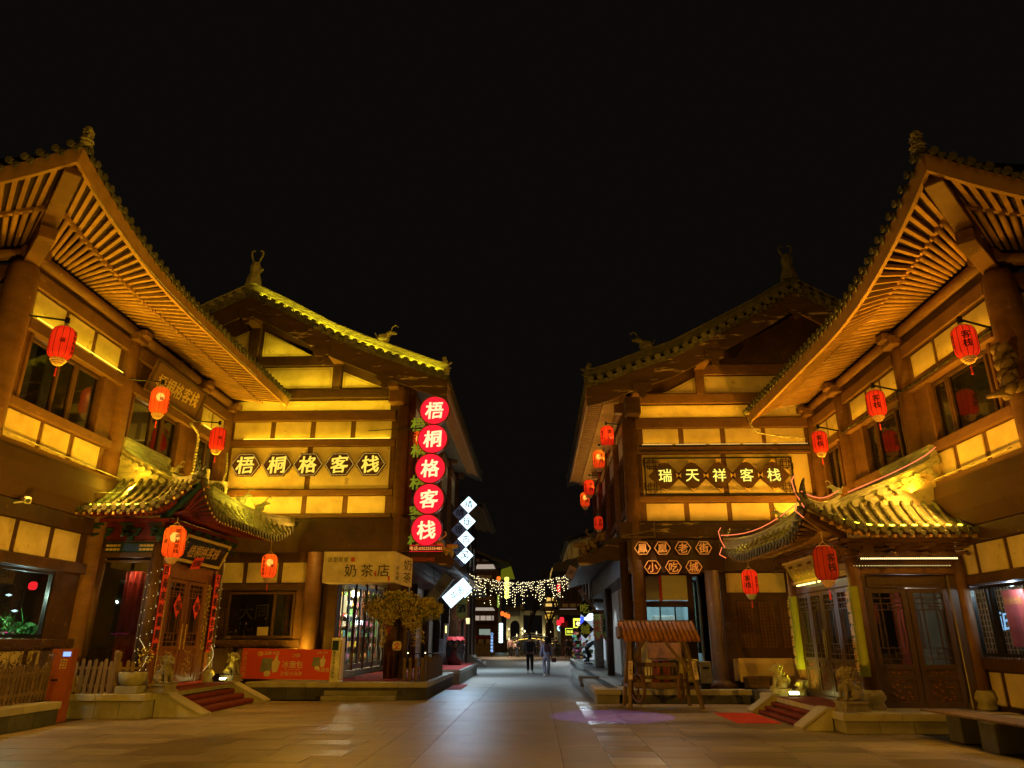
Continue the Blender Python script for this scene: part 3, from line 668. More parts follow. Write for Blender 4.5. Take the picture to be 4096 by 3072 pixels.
# street sides of both houses
def street_side(t, side, X, y0, y1, zr, ze, over, cols, zf, Z2, fin):
    F = FM(X, 0, side); H = FM(X, y0, side)
    ep = eave(t, H, y1-y0, over, zr, (zr+ze)/2-.06, ze, 0, 1, .22, corner=False, r=.045, fas=.22, parts=False, tsp=.27, inner=.3, up=.5, far_up=.35, farlen=2.5)
    fb(t, F, 'wall', cols[0], y1-1.5, -.3, -.05, zf, zr, m_wood_d, 0)
    for c in cols: put('column', cylm(.17, zr-zf, 14), m_wood, t, T(F(c, 0, zf))); fb(t, F, 'bracket_block', c-.12, c+.12, 0, .42, zr-.55, zr-.25, m_wood, .02)
    m, L = ori(F(cols[0]-.8, .1, zr-.12), F(cols[-1], .1, zr-.12)); put('purlin', cylm(.13, L, 12), m_wood, t, m)
    for a, b in zip(cols, cols[1:]):
        fb(t, F, 'beam', a+.17, b-.17, -.05, .06, zr-.75, zr-.5, m_wood); fb(t, F, 'beam', a+.17, b-.17, -.05, .06, Z2[1]+.03, Z2[1]+.18, m_wood); fb(t, F, 'beam', a+.17, b-.17, -.05, .06, Z2[0]-.2, Z2[0]-.03, m_wood)
        fb(t, F, 'plaster_panel', a+.25, (a+b)/2-.1, -.05, -.02, Z2[1]+.22, zr-.8, m_plaster_w); fb(t, F, 'plaster_panel', (a+b)/2+.1, b-.25, -.05, -.02, Z2[1]+.22, zr-.8, m_plaster_w)
        fwin(t, F, a+.3, b-.3, Z2[0], Z2[1], (.33, .66), g_dark, m_winfr, o=.0, lat=lambda lb, F, s0, s1, z0, z1, o: [mf(lb, F, s0+(s1-s0)*i/4-.012, s0+(s1-s0)*i/4+.012, o-.0, o+.012, z0, z1) for i in range(1, 4)])
        fb(t, F, 'plaster_panel', a+.25, b-.25, -.05, -.02, zf+.15, Z2[0]-.25, m_plaster_w)
    return F
FBs = street_side(TB, 'E', -4.3, 22.25, 38.4, 10.35, 9.62, 1.3, [23.5, 27.2, 30.9, 34.6, 38], 4.9, (6.2, 7.9), 0)
FCs = street_side(TC, 'W', 2.98, 20.65, 35.6, 8.95, 8.72, 1.3, [21.9, 25.2, 28.5, 31.8, 35.0], 4.4, (5.6, 7.2), 0)

# ------------------------------------------------------------------ stone platforms and steps
def blocks(t, x0, x1, y0, y1, z0, z1, n, axis, mat, name='stone_block'):
    for i in range(n):
        if axis == 'x': bx(t, name, x0+(x1-x0)*i/n+.004, x0+(x1-x0)*(i+1)/n-.004, y0, y1, z0, z1, mat, .01)
        else: bx(t, name, x0, x1, y0+(y1-y0)*i/n+.004, y0+(y1-y0)*(i+1)/n-.004, z0, z1, mat, .01)
def platform(label, x0, x1, y0, y1, h, faces, cap=.13, brick=m_stone, cats='platform', nf=None, name='stone_platform'):
    t = thing(name, label, cats, ((x0+x1)/2, (y0+y1)/2, 0))
    bx(t, 'core', x0+.06, x1-.06, y0+.06, y1-.06, 0, h-.01, m_stone_d, 0)
    bx(t, 'paving', x0+.3, x1-.3, y0+.3, y1-.3, h-.012, h+.0, m_stone, 0)
    for f in faces:
        if f == 'S':
            n = max(1, round((x1-x0)/.9)); blocks(t, x0, x1, y0, y0+.35, h-cap, h+.004, n, 'x', m_stone_l, 'coping_stone')
            blocks(t, x0+.04, x1-.04, y0+.04, y0+.2, 0, h-cap-.006, max(1, round((x1-x0)/.6)), 'x', brick)
        if f == 'E':
            n = max(1, round((y1-y0)/1.1)); blocks(t, x1-.35, x1, y0+.36, y1, h-cap, h+.004, n, 'y', m_stone_l, 'coping_stone')
            blocks(t, x1-.2, x1-.04, y0+.2, y1, 0, h-cap-.006, max(1, round((y1-y0)/.8)), 'y', brick)
        if f == 'W':
            n = max(1, round((y1-y0)/1.1)); blocks(t, x0, x0+.35, y0+.36, y1, h-cap, h+.004, n, 'y', m_stone_l, 'coping_stone')
            blocks(t, x0+.04, x0+.2, y0+.2, y1, 0, h-cap-.006, max(1, round((y1-y0)/.8)), 'y', brick)
    return t
platform('grey stone platform under the left carved porch', -10.5, -8.35, 16.2, 21.25, .48, 'SE')
pB = platform('long dark stone terrace with worn steps below the milk tea shop', -8.2, -3.05, 21.3, 27.8, .45, 'SE', brick=m_stone_d)
platform('stone block terrace covered in red carpet beside the big jar', -5, -2.85, 28.3, 36.5, .5, 'SE', name='carpeted_terrace')
platform('stone platform under the right dark door porch', 5.45, 8.6, 14.15, 19.2, .34, 'SW')
pC = platform('dark stone plinth behind the wooden swing', 2.2, 5.6, 20.35, 27.8, .34, 'SW', brick=m_stone_d)
platform('brick plinth with pale coping below the dark latticed wall', 5.6, 8.6, 19.25, 21.6, .34, 'S', brick=m_stone_d)
platform('front stone block step at the right street corner', 1.5, 2.19, 20.3, 25.6, .35, 'SW', name='stone_step')
platform('second stone block step behind the corner one', 1.45, 2.19, 27.2, 33.5, .35, 'SW', name='stone_step')
platform('far right shop terrace with grey slabs and steps', 2.2, 5.6, 27.85, 52, .32, 'W', name='stone_step')
# plinth steps in front of the tea shop (three dark worn treads)
for i in range(3): blocks(pB, -5.95, -3.9, 21.3-.0-.28*(3-i)+.55, 21.3+.6, .0+.12*i, .12*(i+1), 3, 'x', m_stone, 'worn_tread')
def stairs(label, x0, x1, y0, y1, h, n, mat, ramp, sg, ext):
    """x0 upper edge, x1 lower edge; ramps (sloping slabs) on both sides"""
    t = thing('entrance_steps', label, 'steps', ((x0+x1)/2, (y0+y1)/2, 0))
    for i in range(n):
        xa = x0; xb = x0+(x1-x0)*(n-i)/n; z = h*(i+1)/(n+1)*1.0
        bx(t, 'step', min(xa, xb), max(xa, xb), y0, y1, h*i/(n+1)+.002, z, mat, .03)
    for (a, b) in ((y0-ramp, y0-.005), (y1+.005, y1+ramp)):
        mb = MB(); xe = x1+ext; P = [(x0-sg*.0, 0), (xe, 0), (xe, .03), (x0+sg*.12, h+.01), (x0, h+.01)]
        n_ = len(P); mb.v += [(x, a, z) for x, z in P]+[(x, b, z) for x, z in P]
        mb.f += [tuple(range(n_)), tuple(range(n_, 2*n_))[::-1]]+[(i, (i+1) % n_, n_+(i+1) % n_, n_+i) for i in range(n_)]
        put('ramp_slab', mb.mesh('ramp'), m_stone_l, t)
        mb = MB(); P = [(x0+sg*.1, h-.0), (xe, .02), (xe, .06), (x0+sg*.1, h+.05), (x0-sg*.04, h+.05), (x0-sg*.04, h)]
        n_ = len(P); mb.v += [(x, a-.03, z) for x, z in P]+[(x, b+.03, z) for x, z in P]
        mb.f += [tuple(range(n_)), tuple(range(n_, 2*n_))[::-1]]+[(i, (i+1) % n_, n_+(i+1) % n_, n_+i) for i in range(n_)]
        put('ramp_coping', mb.mesh('ramp'), m_stone_l, t)
    return t
stairs('maroon carpeted steps of the left porch between two sloping stone slabs', -8.36, -7.55, 17.1, 20.4, .48, 3, m_maroon, .42, 1, .28)
solo('porch_carpet', boxm(1.0, 3.3, .012, 0), m_maroon, 'maroon carpet on the landing in front of the left porch door', 'carpet', T((-8.62, 18.75, .492)))
stairs('maroon carpeted steps of the right porch between two sloping stone slabs', 5.46, 5.0, 15.1, 17.9, .34, 3, m_maroon, .42, -1, -.12)
solo('porch_carpet', boxm(.9, 2.8, .012, 0), m_maroon, 'maroon carpet on the landing in front of the right porch door', 'carpet', T((5.92, 16.5, .352)))
mb = MB(); mb.v = [(4.0, 16.3, .008), (4.95, 16.0, .008), (4.98, 17.9, .008), (4.1, 18.0, .008)]; mb.f = [(0, 1, 2, 3)]
mb = MB().poly([(4.02, 0), (4.9, 0), (4.9, .012), (4.02, .012)], 15.9, 17.95)
solo('red_mat', mb.mesh('mat'), m_redmat, 'bright red mat lying on the paving before the right porch steps', 'mat')
solo('red_carpet', boxm(2.2, 5.8, .014, 0), m_redcarpet, 'red carpet on the terrace outside the milk tea shop', 'carpet', T((-4.75, 24.9, .464)))
solo('red_carpet', boxm(2.05, 8, .014, 0), m_redcarpet, 'red carpet on the terrace where the glazed jar stands', 'carpet', T((-3.95, 32.4, .514)))
solo('red_carpet', boxm(.5, 2.6, .012, 0), m_redcarpet, 'strip of red carpet on the street beside the block steps', 'carpet', T((-2.8, 26.9, .01)))

# ------------------------------------------------------------------ carved porches
def roofrow(t, pts, r, mat, name='tile_row'):
    mb = MB(); mb.tube(pts, r, 7); return put(name, mb.mesh(name, True), mat, t)
def rpoly(t, name, pts, w, h, mat, cap=True):
    pts = [Vector(p) for p in pts]; outs = []
    for i in range(len(pts)):
        d = (pts[min(i+1, len(pts)-1)]-pts[max(i-1, 0)]); d.z = 0; d.normalize(); outs.append(Vector((d.y, -d.x, 0)))
    sec = [(-w/2, 0), (w/2, 0), (w/2, h*.3), (w*.36, h*.36), (w*.36, h*.74), (w*.52, h*.8), (w*.4, h), (-w*.4, h), (-w*.52, h*.8), (-w*.36, h*.74), (-w*.36, h*.36), (-w/2, h*.3)]
    return put(name, sweepm(pts, outs, sec).mesh(name), mat, t)
def porch(side, X0, y0, l, wd, zb, zd, zE, far, on, os_, rise, ztopv, zv, label, tm, painted, s_f):
    F0 = FM(X0, y0, side); F = F0; sg = 1 if side == 'E' else -1
    t = thing('entrance_porch', label, 'porch', F(l/2, wd/2, zb))
    yaw = RZ(math.pi/2*sg)
    red, grn = (m_red_d, m_green_d) if painted else (m_wood, m_wood)
    # columns on carved drum bases
    for s, o in ((0, wd), (l, wd), (0, .12)):
        put('column', cylm(.13, zd+.35-zb, 16), m_wood if not painted else m_wood_d, t, T(F(s, o, zb)))
        b = put('column_base', lathem(((.2, 0), (.22, .04), (.18, .12), (.24, .2), (.2, .3), (.16, .34), (0, .34)), 12), m_carve, t, T(F(s, o, zb)))
    # lintels, friezes, bracket band on street face and on the near side
    def band(G, a, b):
        fb(t, G, 'lintel', a, b, -.08, .08, zd+.02, zd+.14, m_wood if not painted else m_wood_d)
        h = (zE-zd); fb(t, G, 'painted_frieze', a, b, -.05, .05, zd+.145, zd+.38*h+.05, grn if painted else m_wood)
        fb(t, G, 'architrave', a, b, -.07, .1, zd+.38*h+.055, zd+.5*h, m_wood_d if not painted else m_wood_d)
        fb(t, G, 'bracket_wall', a, b, -.04, .02, zd+.5*h, zE+.1, red)
        if painted:
            for c in (.18, .82): 
                sc_ = MB(); x = a+(b-a)*c
                for i in range(5):
                    for q in range(2): mf(sc_, G, x-.2+.09*i, x-.13+.09*i, .05, .062, zd+.18+.09*q, zd+.23+.09*q)
                put('gilt_scroll', sc_.mesh('scroll'), m_goldp, t)
            fb(t, G, 'blue_field', a+(b-a)*.3, a+(b-a)*.7, .05, .056, zd+.17, zd+.36*h+.02, m_blue, 0)
        n = max(2, round((b-a)/.62))
        for i in range(n+1):      # stacked bracket sets
            c = a+(b-a)*i/n; z0 = zd+.5*h; hh = (zE-z0)
            bk = MB(); mf(bk, G, c-.07, c+.07, .0, .1, z0, z0+hh*.25)
            mf(bk, G, c-.17, c+.17, .03, .1, z0+hh*.28, z0+hh*.42); mf(bk, G, c-.035, c+.035, 0, .28, z0+hh*.28, z0+hh*.42)
            mf(bk, G, c-.24, c+.24, .05, .11, z0+hh*.58, z0+hh*.72); mf(bk, G, c-.035, c+.035, 0, .4, z0+hh*.6, z0+hh*.75)
            mf(bk, G, c-.15, c+.15, .3, .37, z0+hh*.8, z0+hh*.92)
            for q in (-.17, .17): mf(bk, G, c+q-.04, c+q+.04, .02, .12, z0+hh*.42, z0+hh*.55)
            p, q_ = G(c, .25, z0+hh*.38), G(c, .46, z0+hh*.16); bk.bar(p, q_, .05, .05)
            put('bracket_set', bk.mesh('bracket'), grn if painted else m_wood, t)
        fb(t, G, 'eave_purlin', a-.3, b+.3, .22, .3, zE+.0, zE+.09, red if painted else m_wood)
    FS = (lambda s, o, z: F0(s, wd+o, z))                 # street face
    FN = (lambda s, o, z: F0(-o, s, z))                   # near face: s = out from wing wall
    band(FS, 0, l); band(FN, .1, wd)
    # eaves (street and near side), rising to the corner tips
    def E_street(s):
        k = max(0, (1.5-(s+on))/1.5)**2; k2 = max(0, (s-(l+far-1.9))/1.9)**2
        return F0(s, wd+os_+.08*k, zE+rise*k+rise*.8*k2)
    def E_near(o):
        k = max(0, (o-(wd+os_-1.5))/1.5)**2; return F0(-on-.05*k, o, zE+rise*k)
    def sheet(name, rows, mat):
        mb = MB(); n = len(rows); m_ = len(rows[0])
        for r_ in rows: mb.v += [tuple(p) for p in r_]
        for i in range(n-1):
            for j in range(m_-1): a = i*m_+j; mb.f.append((a, a+1, a+m_+1, a+m_))
        return put(name, mb.mesh(name), mat, t)
    ridge = lambda s: F0(s, .02, ztopv)
    hipn = F0(.05, wd+.05, zv); hipf = F0(s_f, wd+.0, zv+.02); tipn = E_street(-on); tipf = E_street(l+far)
    # street slope: rows from eave to ridge/hip line
    def up_street(s, f):     # f 0 at eave, 1 at top
        e = Vector(E_street(s))
        if s < .05: k = (s+on)/(on+.05); top = Vector(tipn).lerp(Vector(hipn), k)
        elif s > s_f: k = (s-s_f)/(l+far-s_f); top = Vector(hipf).lerp(Vector(tipf), k)
        else: top = Vector(ridge(s))
        p = e.lerp(top, f); p.z -= .32*math.sin(math.pi*f)*min(1, (top-e).length/2.5)*.8; p.z += .14; return p
    ss = [-on+.02+(l+far+on-.04)*i/44 for i in range(45)]
    sheet('roof_slope', [[up_street(s, f/6) for f in range(7)] for s in ss], tm)
    def up_near(o, f):
        e = Vector(E_near(o)); k = (o-wd-.05)/os_
        top = Vector(hipn).lerp(Vector(tipn), k) if o > wd+.05 else Vector(F0(.05, o, zv+.02))
        p = e.lerp(top, f); p.z += .14-.1*math.sin(math.pi*f); return p
    oo = [.0+(wd+os_)*i/24 for i in range(25)]
    sheet('roof_slope', [[up_near(o, f/5) for f in range(6)] for o in oo], tm)
    s = -on+.2
    while s < l+far-.1: roofrow(t, [up_street(s, f/6)+Vector((0, 0, .025)) for f in range(7)], .05, tm); s += .22
    o = .1
    while o < wd+os_-.15: roofrow(t, [up_near(o, f/5)+Vector((0, 0, .025)) for f in range(6)], .05, tm); o += .22
    # end tiles, rafters, eave boards
    rotS, rotN = RZ(math.pi/2*sg), RZ(0)
    s = -on+.1
    while s < l+far-.05: put('eave_tile', tile_end(.052, .2), m_tile, t, T(Vector(E_street(s))+Vector((0, 0, .13))) @ rotS); s += .22
    o = .1
    while o < wd+os_-.02: put('eave_tile', tile_end(.052, .2), m_tile, t, T(Vector(E_near(o))+Vector((0, 0, .13))) @ rotN); o += .22
    rm = m_red_d if painted else m_rafter
    s = -on+.18
    while s < l+far-.1:
        e = Vector(E_street(s)); rs = max(0, min(l, s if 0.6 < s < l-.2 else (.6*(s+on)/(on+.6) if s <= .6 else l-.2+.2*(s-l+.2)/(far+.2))))
        a = Vector(FS(rs, .05, zE+.22)); m_ = a.lerp(e, .55); m_.z = min(m_.z, a.z-.03)+.0; mm, L = ori(a, m_+Vector((0, 0, .02)))
        put('round_rafter', cylm(.035, round(L, 1), 7), rm, t, mm)
        mm, L = frame(m_+Vector((0, 0, .06)), e+Vector((-sg*.05, 0, .06))); put('square_rafter', boxm(round(L, 1), .05, .05, .004), rm if painted else rm, t, mm)
        put('rafter_tip', boxm(.012, .055, .055, 0), m_goldp if painted else rm, t, T(e+Vector((sg*.004, 0, .06)))); s += .17
    o = .1
    while o < wd+os_-.1:
        e = Vector(E_near(o)); ro = o if o < wd-.5 else wd-.5+.5*(o-wd+.5)/(os_+.5)
        a = Vector(FN(ro, .05, zE+.22)); m_ = a.lerp(e, .55); mm, L = ori(a, m_)
        put('round_rafter', cylm(.035, round(L, 1), 7), rm, t, mm)
        mm, L = frame(m_+Vector((0, 0, .06)), e+Vector((0, .05, .06))); put('square_rafter', boxm(round(L, 1), .05, .05, .004), rm, t, mm)
        put('rafter_tip', boxm(.055, .012, .055, 0), m_goldp if painted else rm, t, T(e+Vector((0, -.004, .06)))); o += .17
    def board(name, pts, outv, mat):
        return put(name, sweepm(pts, [outv]*len(pts), [(-.03, .09), (.0, .09), (.02, .15), (-.03, .15)]).mesh(name), mat, t)
    board('eave_board', [E_street(s) for s in ss], Vector((sg, 0, 0)), m_wood_d); board('eave_board', [E_near(o) for o in oo], Vector((0, -1, 0)), m_wood_d)
    # soffit boarding
    sheet('soffit', [[Vector(FS(max(0, min(l, s)), 0, zE+.3)), Vector(E_street(s))+Vector((0, 0, .1))] for s in ss], m_sheath)
    sheet('soffit', [[Vector(FN(min(o, wd), 0, zE+.3)), Vector(E_near(o))+Vector((0, 0, .1))] for o in oo], m_sheath)
    mm, L = frame(F0(.1, wd-.1, zE+.1), Vector(tipn)+Vector((-sg*.1, .1, .0))); put('hip_beam', boxm(L, .11, .16), grn if painted else m_wood, t, mm)
    # ridges: gable verge down to the hip, then the curved hip ridge to the tip
    verge = [Vector(F0(.05, .05+(wd)*i/8, ztopv+.05+(zv-ztopv)*(i/8)**.8)) for i in range(9)]
    rpoly(t, 'verge_ridge', verge, .17, .22, m_ridge)
    gp = MB(); P = [(v.x, v.z-.0) for v in verge]; gp.poly(P+[(verge[-1].x, zv-.1), (verge[0].x, zv-.1)], verge[0].y-.03, verge[0].y+.06)
    put('gable_board', gp.mesh('gable'), m_plaster if not painted else m_ridge, t)
    for i in range(7): v = verge[1].lerp(verge[7], i/6); put('verge_tile', tile_end(.06, .12), m_ridge, t, T(v+Vector((0, -.06, -.06))))
    hp = [Vector(hipn).lerp(Vector(tipn), i/7)+Vector((0, 0, .16-.12*math.sin(math.pi*i/7)*1.2)) for i in range(8)]
    rpoly(t, 'hip_ridge', hp, .14, .19, m_ridge)
    hf = [Vector(hipf).lerp(Vector(tipf), i/9)+Vector((0, 0, .16-.2*math.sin(math.pi*i/9)*1.1)) for i in range(10)]
    rpoly(t, 'hip_ridge', hf, .16, .3, m_ridge)
    rpoly(t, 'verge_ridge', [Vector(F0(s_f, .05+(wd-.05)*i/8, ztopv+.05+(zv-ztopv)*(i/8)**.8)) for i in range(9)], .2, .3, m_ridge)
    rpoly(t, 'main_ridge', [Vector(ridge(s_f*i/4))+Vector((sg*.1, 0, .05)) for i in range(5)], .2, .4, m_ridge)
    return t, F0, FS, FN, E_street, E_near, tipn, tipf, hp, hf
TPL, P0L, FSL, FNL, ESL, ENL, tnL, tfL, hpL, hfL = porch('E', -10.5, 17.0, 3.5, 1.5, .48, 3.4, 4.22, 1.95, 1.2, 1.3, .72, 5.95, 5.12,
    'left painted entrance porch with green brackets and couplets round its carved door', m_tile_y, True, 2.3)
TPR, P0R, FSR, FNR, ESR, ENR, tnR, tfR, hpR, hfR = porch('W', 8.6, 15.0, 3.6, 2.2, .34, 2.8, 3.42, 2.0, .8, 1.05, .5, 5.05, 4.1,
    'right brown entrance porch with neon edged roof and dark double doors', m_tile_y, False, 2.3)
# LED tubes laid behind the porch eave tiles
for TP, En, Es, w_, on_, os2, ll, sg in ((TPL, ENL, ESL, 1.5, 1.2, 1.3, 5.4, 1), (TPR, ENR, ESR, 2.2, .8, 1.05, 5.5, -1)):
    a = [tuple(Vector(En(.1+(w_+os2-.6)*i/12))+Vector((0, .3, .31))) for i in range(13)]; put('led_tube', MB().tube(a, .012, 5).mesh('tube'), e_tube, TP)
    a = [tuple(Vector(Es(-.6+(ll+.4)*i/14))+Vector((-sg*.3, 0, .33))) for i in range(15)]; put('led_tube', MB().tube(a, .012, 5).mesh('tube'), e_tube, TP)
# dark curled finials and beasts on the porch roofs
def curl(t, p, dx, dy, h, mat, name='dragon_finial'):
    x, y, z = p; mb = MB(); prev = None
    for i in range(7):
        f = i/6; c = (x+dx*(.22*f-.34*f*f), y+dy*(.22*f-.34*f*f), z+h*f); r_ = .085*(1-f)+.02
        if prev: mb.cyl(prev[0], c, prev[1], 7, r_)
        prev = (c, r_)
    mb.cyl((x-dx*.25, y-dy*.25, z-.02), (x+dx*.2, y+dy*.2, z+.03), .1, 8, .07); mb.cyl((x+dx*.15, y+dy*.15, z+.1), (x+dx*.32, y+dy*.32, z+.16), .05, 6, .02)
    return put(name, mb.mesh('finial', True), mat, t)
for P, sg in ((tnL, 1), (tfL, 1)): curl(TPL, (P[0]-.05*sg, P[1], P[2]+.2), sg*.7, -.7 if P is tnL else .7, .26, m_tile)
for P, sg in ((tnR, -1), (tfR, -1)): curl(TPR, (P[0]-.05*sg, P[1], P[2]+.22), sg*.7, -.7 if P is tnR else .7, .5, m_tile)
for q in (3, 5): beast(tuple(hfL[q]+Vector((0, 0, .3))), 1, m_ridge, .75, TPL)
beast(tuple(hfR[2]+Vector((0, 0, .3))), -1, m_ridge, .65, TPR); beast(tuple(hpR[0]+Vector((0, 0, .2))), -1, m_ridge, .5, TPR); beast(tuple(hpL[0]+Vector((0, 0, .2))), 1, m_ridge, .5, TPL)
# pink neon tubing along the right porch ridges
def neon(pts, nm='neon_tube'): put(nm, MB().tube([tuple(p) for p in pts], .011, 5).mesh('neon'), e_neon, TPR)
neon([p+Vector((-.02, -.1, .26)) for p in hpR]); neon([p+Vector((-.1, 0, .38)) for p in hfR])
for P, h in ((tnR, .5), (tfR, .5)): neon([(P[0]-.02, P[1]-.13, P[2]+.1), (P[0]-.16, P[1]-.14, P[2]+.4), (P[0]-.2, P[1]-.14, P[2]+.62), (P[0]-.12, P[1]-.14, P[2]+.74)])
neon([Vector(P0R(.05, .1+i*.22, 5.08+.35-(.95)*(i/9)**.8))+Vector((0, -.12, 0)) for i in range(10)])
neon([(tnR[0]-.05, tnR[1]-.12, tnR[2]-.1), (tnR[0]-.2, tnR[1]-.1, tnR[2]+.05), (tnR[0]-.14, tnR[1]-.14, tnR[2]+.2)])
neon([(tfR[0]-.05, tfR[1]-.12, tfR[2]-.1), (tfR[0]-.22, tfR[1]-.1, tfR[2]+.0), (tfR[0]-.14, tfR[1]-.14, tfR[2]+.2)])

# --- left porch door wall
def FSm(F, wd): return F
def doorleaf(t, F, s0, s1, z0, z1, o, fm, glass, latt, carve=m_goldp, keys=True):
    """leaf > glass, lattice, carved panel"""
    w = s1-s0; st = w*.13; mb = MB(); zl = z0+(z1-z0)*.34; zt = z1-(z1-z0)*.0
    mf(mb, F, s0, s0+st, o-.03, o+.03, z0, z1); mf(mb, F, s1-st, s1, o-.03, o+.03, z0, z1)
    for a, b in ((z0, z0+.1), (zl-.24, zl-.18), (zl-.05, zl+.03), (z1-.08, z1)): mf(mb, F, s0+st, s1-st, o-.03, o+.03, a, b)
    mf(mb, F, s0+st, s1-st, o-.02, o+.005, z0+.1, zl-.24); mf(mb, F, s0+st, s1-st, o-.02, o+.005, zl-.18, zl-.05)
    d = put('door_leaf', mb.mesh('leaf'), fm, t)
    fb(d, F, 'pane', s0+st, s1-st, o-.012, o-.004, zl+.03, z1-.08, glass, 0)
    if latt:
        lb = MB(); a, b, c, e = s0+st, s1-st, zl+.03, z1-.08; q = .009; W = b-a
        for f in (.28, .72): mf(lb, F, a+W*f-q, a+W*f+q, o, o+.016, c, e)
        for z in (c+.1, c+.3, e-.1, e-.2, e-.32): mf(lb, F, a, b, o, o+.016, z-q, z+q)
        for z in (e-.26, c+.2): mf(lb, F, a+W*.12, a+W*.5, o, o+.016, z-q, z+q); mf(lb, F, a+W*.5-q, a+W*.5+q, o, o+.016, z-.06, z+.06)
        mf(lb, F, a+W*.12-q, a+W*.12+q, o, o+.016, c+.3, e-.32); mf(lb, F, a+W*.88-q, a+W*.88+q, o, o+.016, c+.3, e-.32)
        put('lattice', lb.mesh('lattice'), fm, d)
    cb = MB(); cs, cz = (s0+s1)/2, (z0+.1+zl-.24)/2; rr = min(w*.28, (zl-z0)*.26)
    for i in range(14):
        a = i*2.4; r_ = rr*(.25+.75*(i/14)**.5); x, z = cs+r_*math.cos(a), cz+r_*math.sin(a)*1.15
        p = F(x, o+.006, z); cb.add(lathem(((.0, -.02), (.03, -.01), (.03, .01), (0, .02)), 6), T(p))
        a2 = a+.8; cb.bar(p, F(x+.06*math.cos(a2), o+.008, z+.06*math.sin(a2)), .016, .02)
    for i in range(6): x = cs-rr*.7+rr*1.4*i/5; cb.bar(F(x, o+.008, zl-.115), F(x+.03*(-1)**i, o+.008, zl-.115+.04*math.cos(i)), .016, .02)
    tag(put('carved_panel', cb.mesh('carving'), carve, d), kind='stuff')
    return d
F = FSL
fb(TPL, F, 'transom_panel', .35, 3.15, -.05, .0, 3.02, 3.38, m_door2); fb(TPL, F, 'door_frame', .1, .32, -.05, .05, .5, 3.4, m_door2); fb(TPL, F, 'door_frame', 3.18, 3.4, -.05, .05, .5, 3.4, m_door2)
for a in (.66, 2.76): fb(TPL, F, 'door_post', a-.04, a+.04, -.05, .05, .5, 3.04, m_door2)
fb(TPL, F, 'threshold', .32, 3.18, -.06, .06, .48, .56, m_red)
g_porch = GLASS('door_glass', (.5, .55, .5), .06, .03, (.02, .02, .016), .9)
for a, b in ((.7, 1.69), (1.73, 2.72)):
    d = doorleaf(TPL, F, a, b, .58, 3.0, 0, m_door2, g_porch, True)
    c = (a+b)/2; fb(TPL, F, 'muntin_post', c-.03, c+.03, .03, .06, 1.5, 3.0, m_door2) if False else None
    mb = MB(); z = 2.38; p = [(c, z+.3), (c+.21, z), (c, z-.3), (c-.21, z)]
    q = [F(x, .075, zz) for x, zz in p]; q2 = [F(x, .083, zz) for x, zz in p]; mb.v = q+q2; mb.f = [(0, 1, 2, 3), (7, 6, 5, 4)]+[(i, (i+1) % 4, 4+(i+1) % 4, 4+i) for i in range(4)]
    fu = solo('fortune_diamond', mb.mesh('diamond'), m_redpaper, 'red diamond paper reading fu on the %s leaf of the left porch door' % ('nearer' if a < 1 else 'farther'), 'paper sign')
    put('character', glyph('福', .01, .015, .04), m_ink, fu, T(F(c, .088, z)) @ RZ(math.pi/2) @ SC(.27))
for s in (1.6, 1.82): put('door_handle', MB().cyl(F(s, .08, 1.35), F(s, .08, 1.95), .018, 8).cyl(F(s, .03, 1.5), F(s, .09, 1.5), .012, 6).cyl(F(s, .03, 1.8), F(s, .09, 1.8), .012, 6).mesh('handle'), m_gold, TPL)
for a, b in ((.34, .62), (2.8, 3.16)):     # gilded pierced side panels
    cb = MB()
    for i in range(46):
        z = 1.35+(3.0-1.35)*i/46; x = (a+b)/2+(b-a)*.32*math.sin(i*1.9); p = F(x, .02, z); cb.bar(p, F(x+.07*math.cos(i*2.1), .04, z+.07*math.sin(i*2.1)), .02, .03); cb.add(lathem(((.0, -.02), (.03, -.01), (.03, .01), (0, .02)), 6), T(p))
    fb(TPL, F, 'side_panel', a, b, -.04, .0, .58, 3.02, m_door2); tag(put('gilded_carving', cb.mesh('carving'), m_goldp, TPL), 'pierced gilded carving')
for s, txt, w_ in ((.13, '四海來財業興隆', 'left'), (3.02, '九洲進寶生意旺', 'right')):
    mb = MB().box(*fbox(F, s, s+.26, .13, .145, 1.27, 3.28)); c = solo('couplet', mb.mesh('couplet'), m_redpaper, 'long red paper couplet on the %s column of the left porch door' % ('nearer' if w_ == 'left' else 'farther'), 'couplet')
    put('characters', glyph(txt, .008, .02, .05, True, 1.18), m_ink, c, T(F(s+.13, .152, 2.27)) @ RZ(math.pi/2) @ SC(.245))
# name board above, leaning outward
bd = thing('name_board', 'black gilt name board leaning over the left porch door', 'sign', F(1.75, .3, 3.46))
BM = T(F(1.75, .28, 3.74)) @ RZ(math.pi/2) @ RX(R(24)); put('board', boxm(2.5, .05, .62), m_black, bd, BM)
put('board_frame', MB().box(-1.27, 1.27, -.05, -.02, .27, .34).box(-1.27, 1.27, -.05, -.02, -.34, -.27).box(-1.3, -1.23, -.05, -.02, -.34, .34).box(1.23, 1.3, -.05, -.02, -.34, .34).mesh('frame'), m_goldp, bd, BM)
put('characters', glyph('梧桐格客栈', .01, .012, .06), m_gold, bd, BM @ T((0, -.035, 0)) @ SC(.34))
put('characters', glyph('乙亥', .01, .0, .06, True), m_gold, bd, BM @ T((-1.1, -.035, 0)) @ SC(.17)); put('characters', glyph('吉日', .01, .0, .06, True), m_gold, bd, BM @ T((1.1, -.035, 0)) @ SC(.17)) if False else None
rs_ = put('red_paper', boxm(.46, .012, .3, 0), m_redpaper, bd, BM @ T((-.15, -.07, -.3)) @ RY(R(-6)))
put('characters', glyph('招财', .008, .02, .05), m_ink, rs_, BM @ T((-.15, -.08, -.3)) @ RY(R(-6)) @ SC(.2))
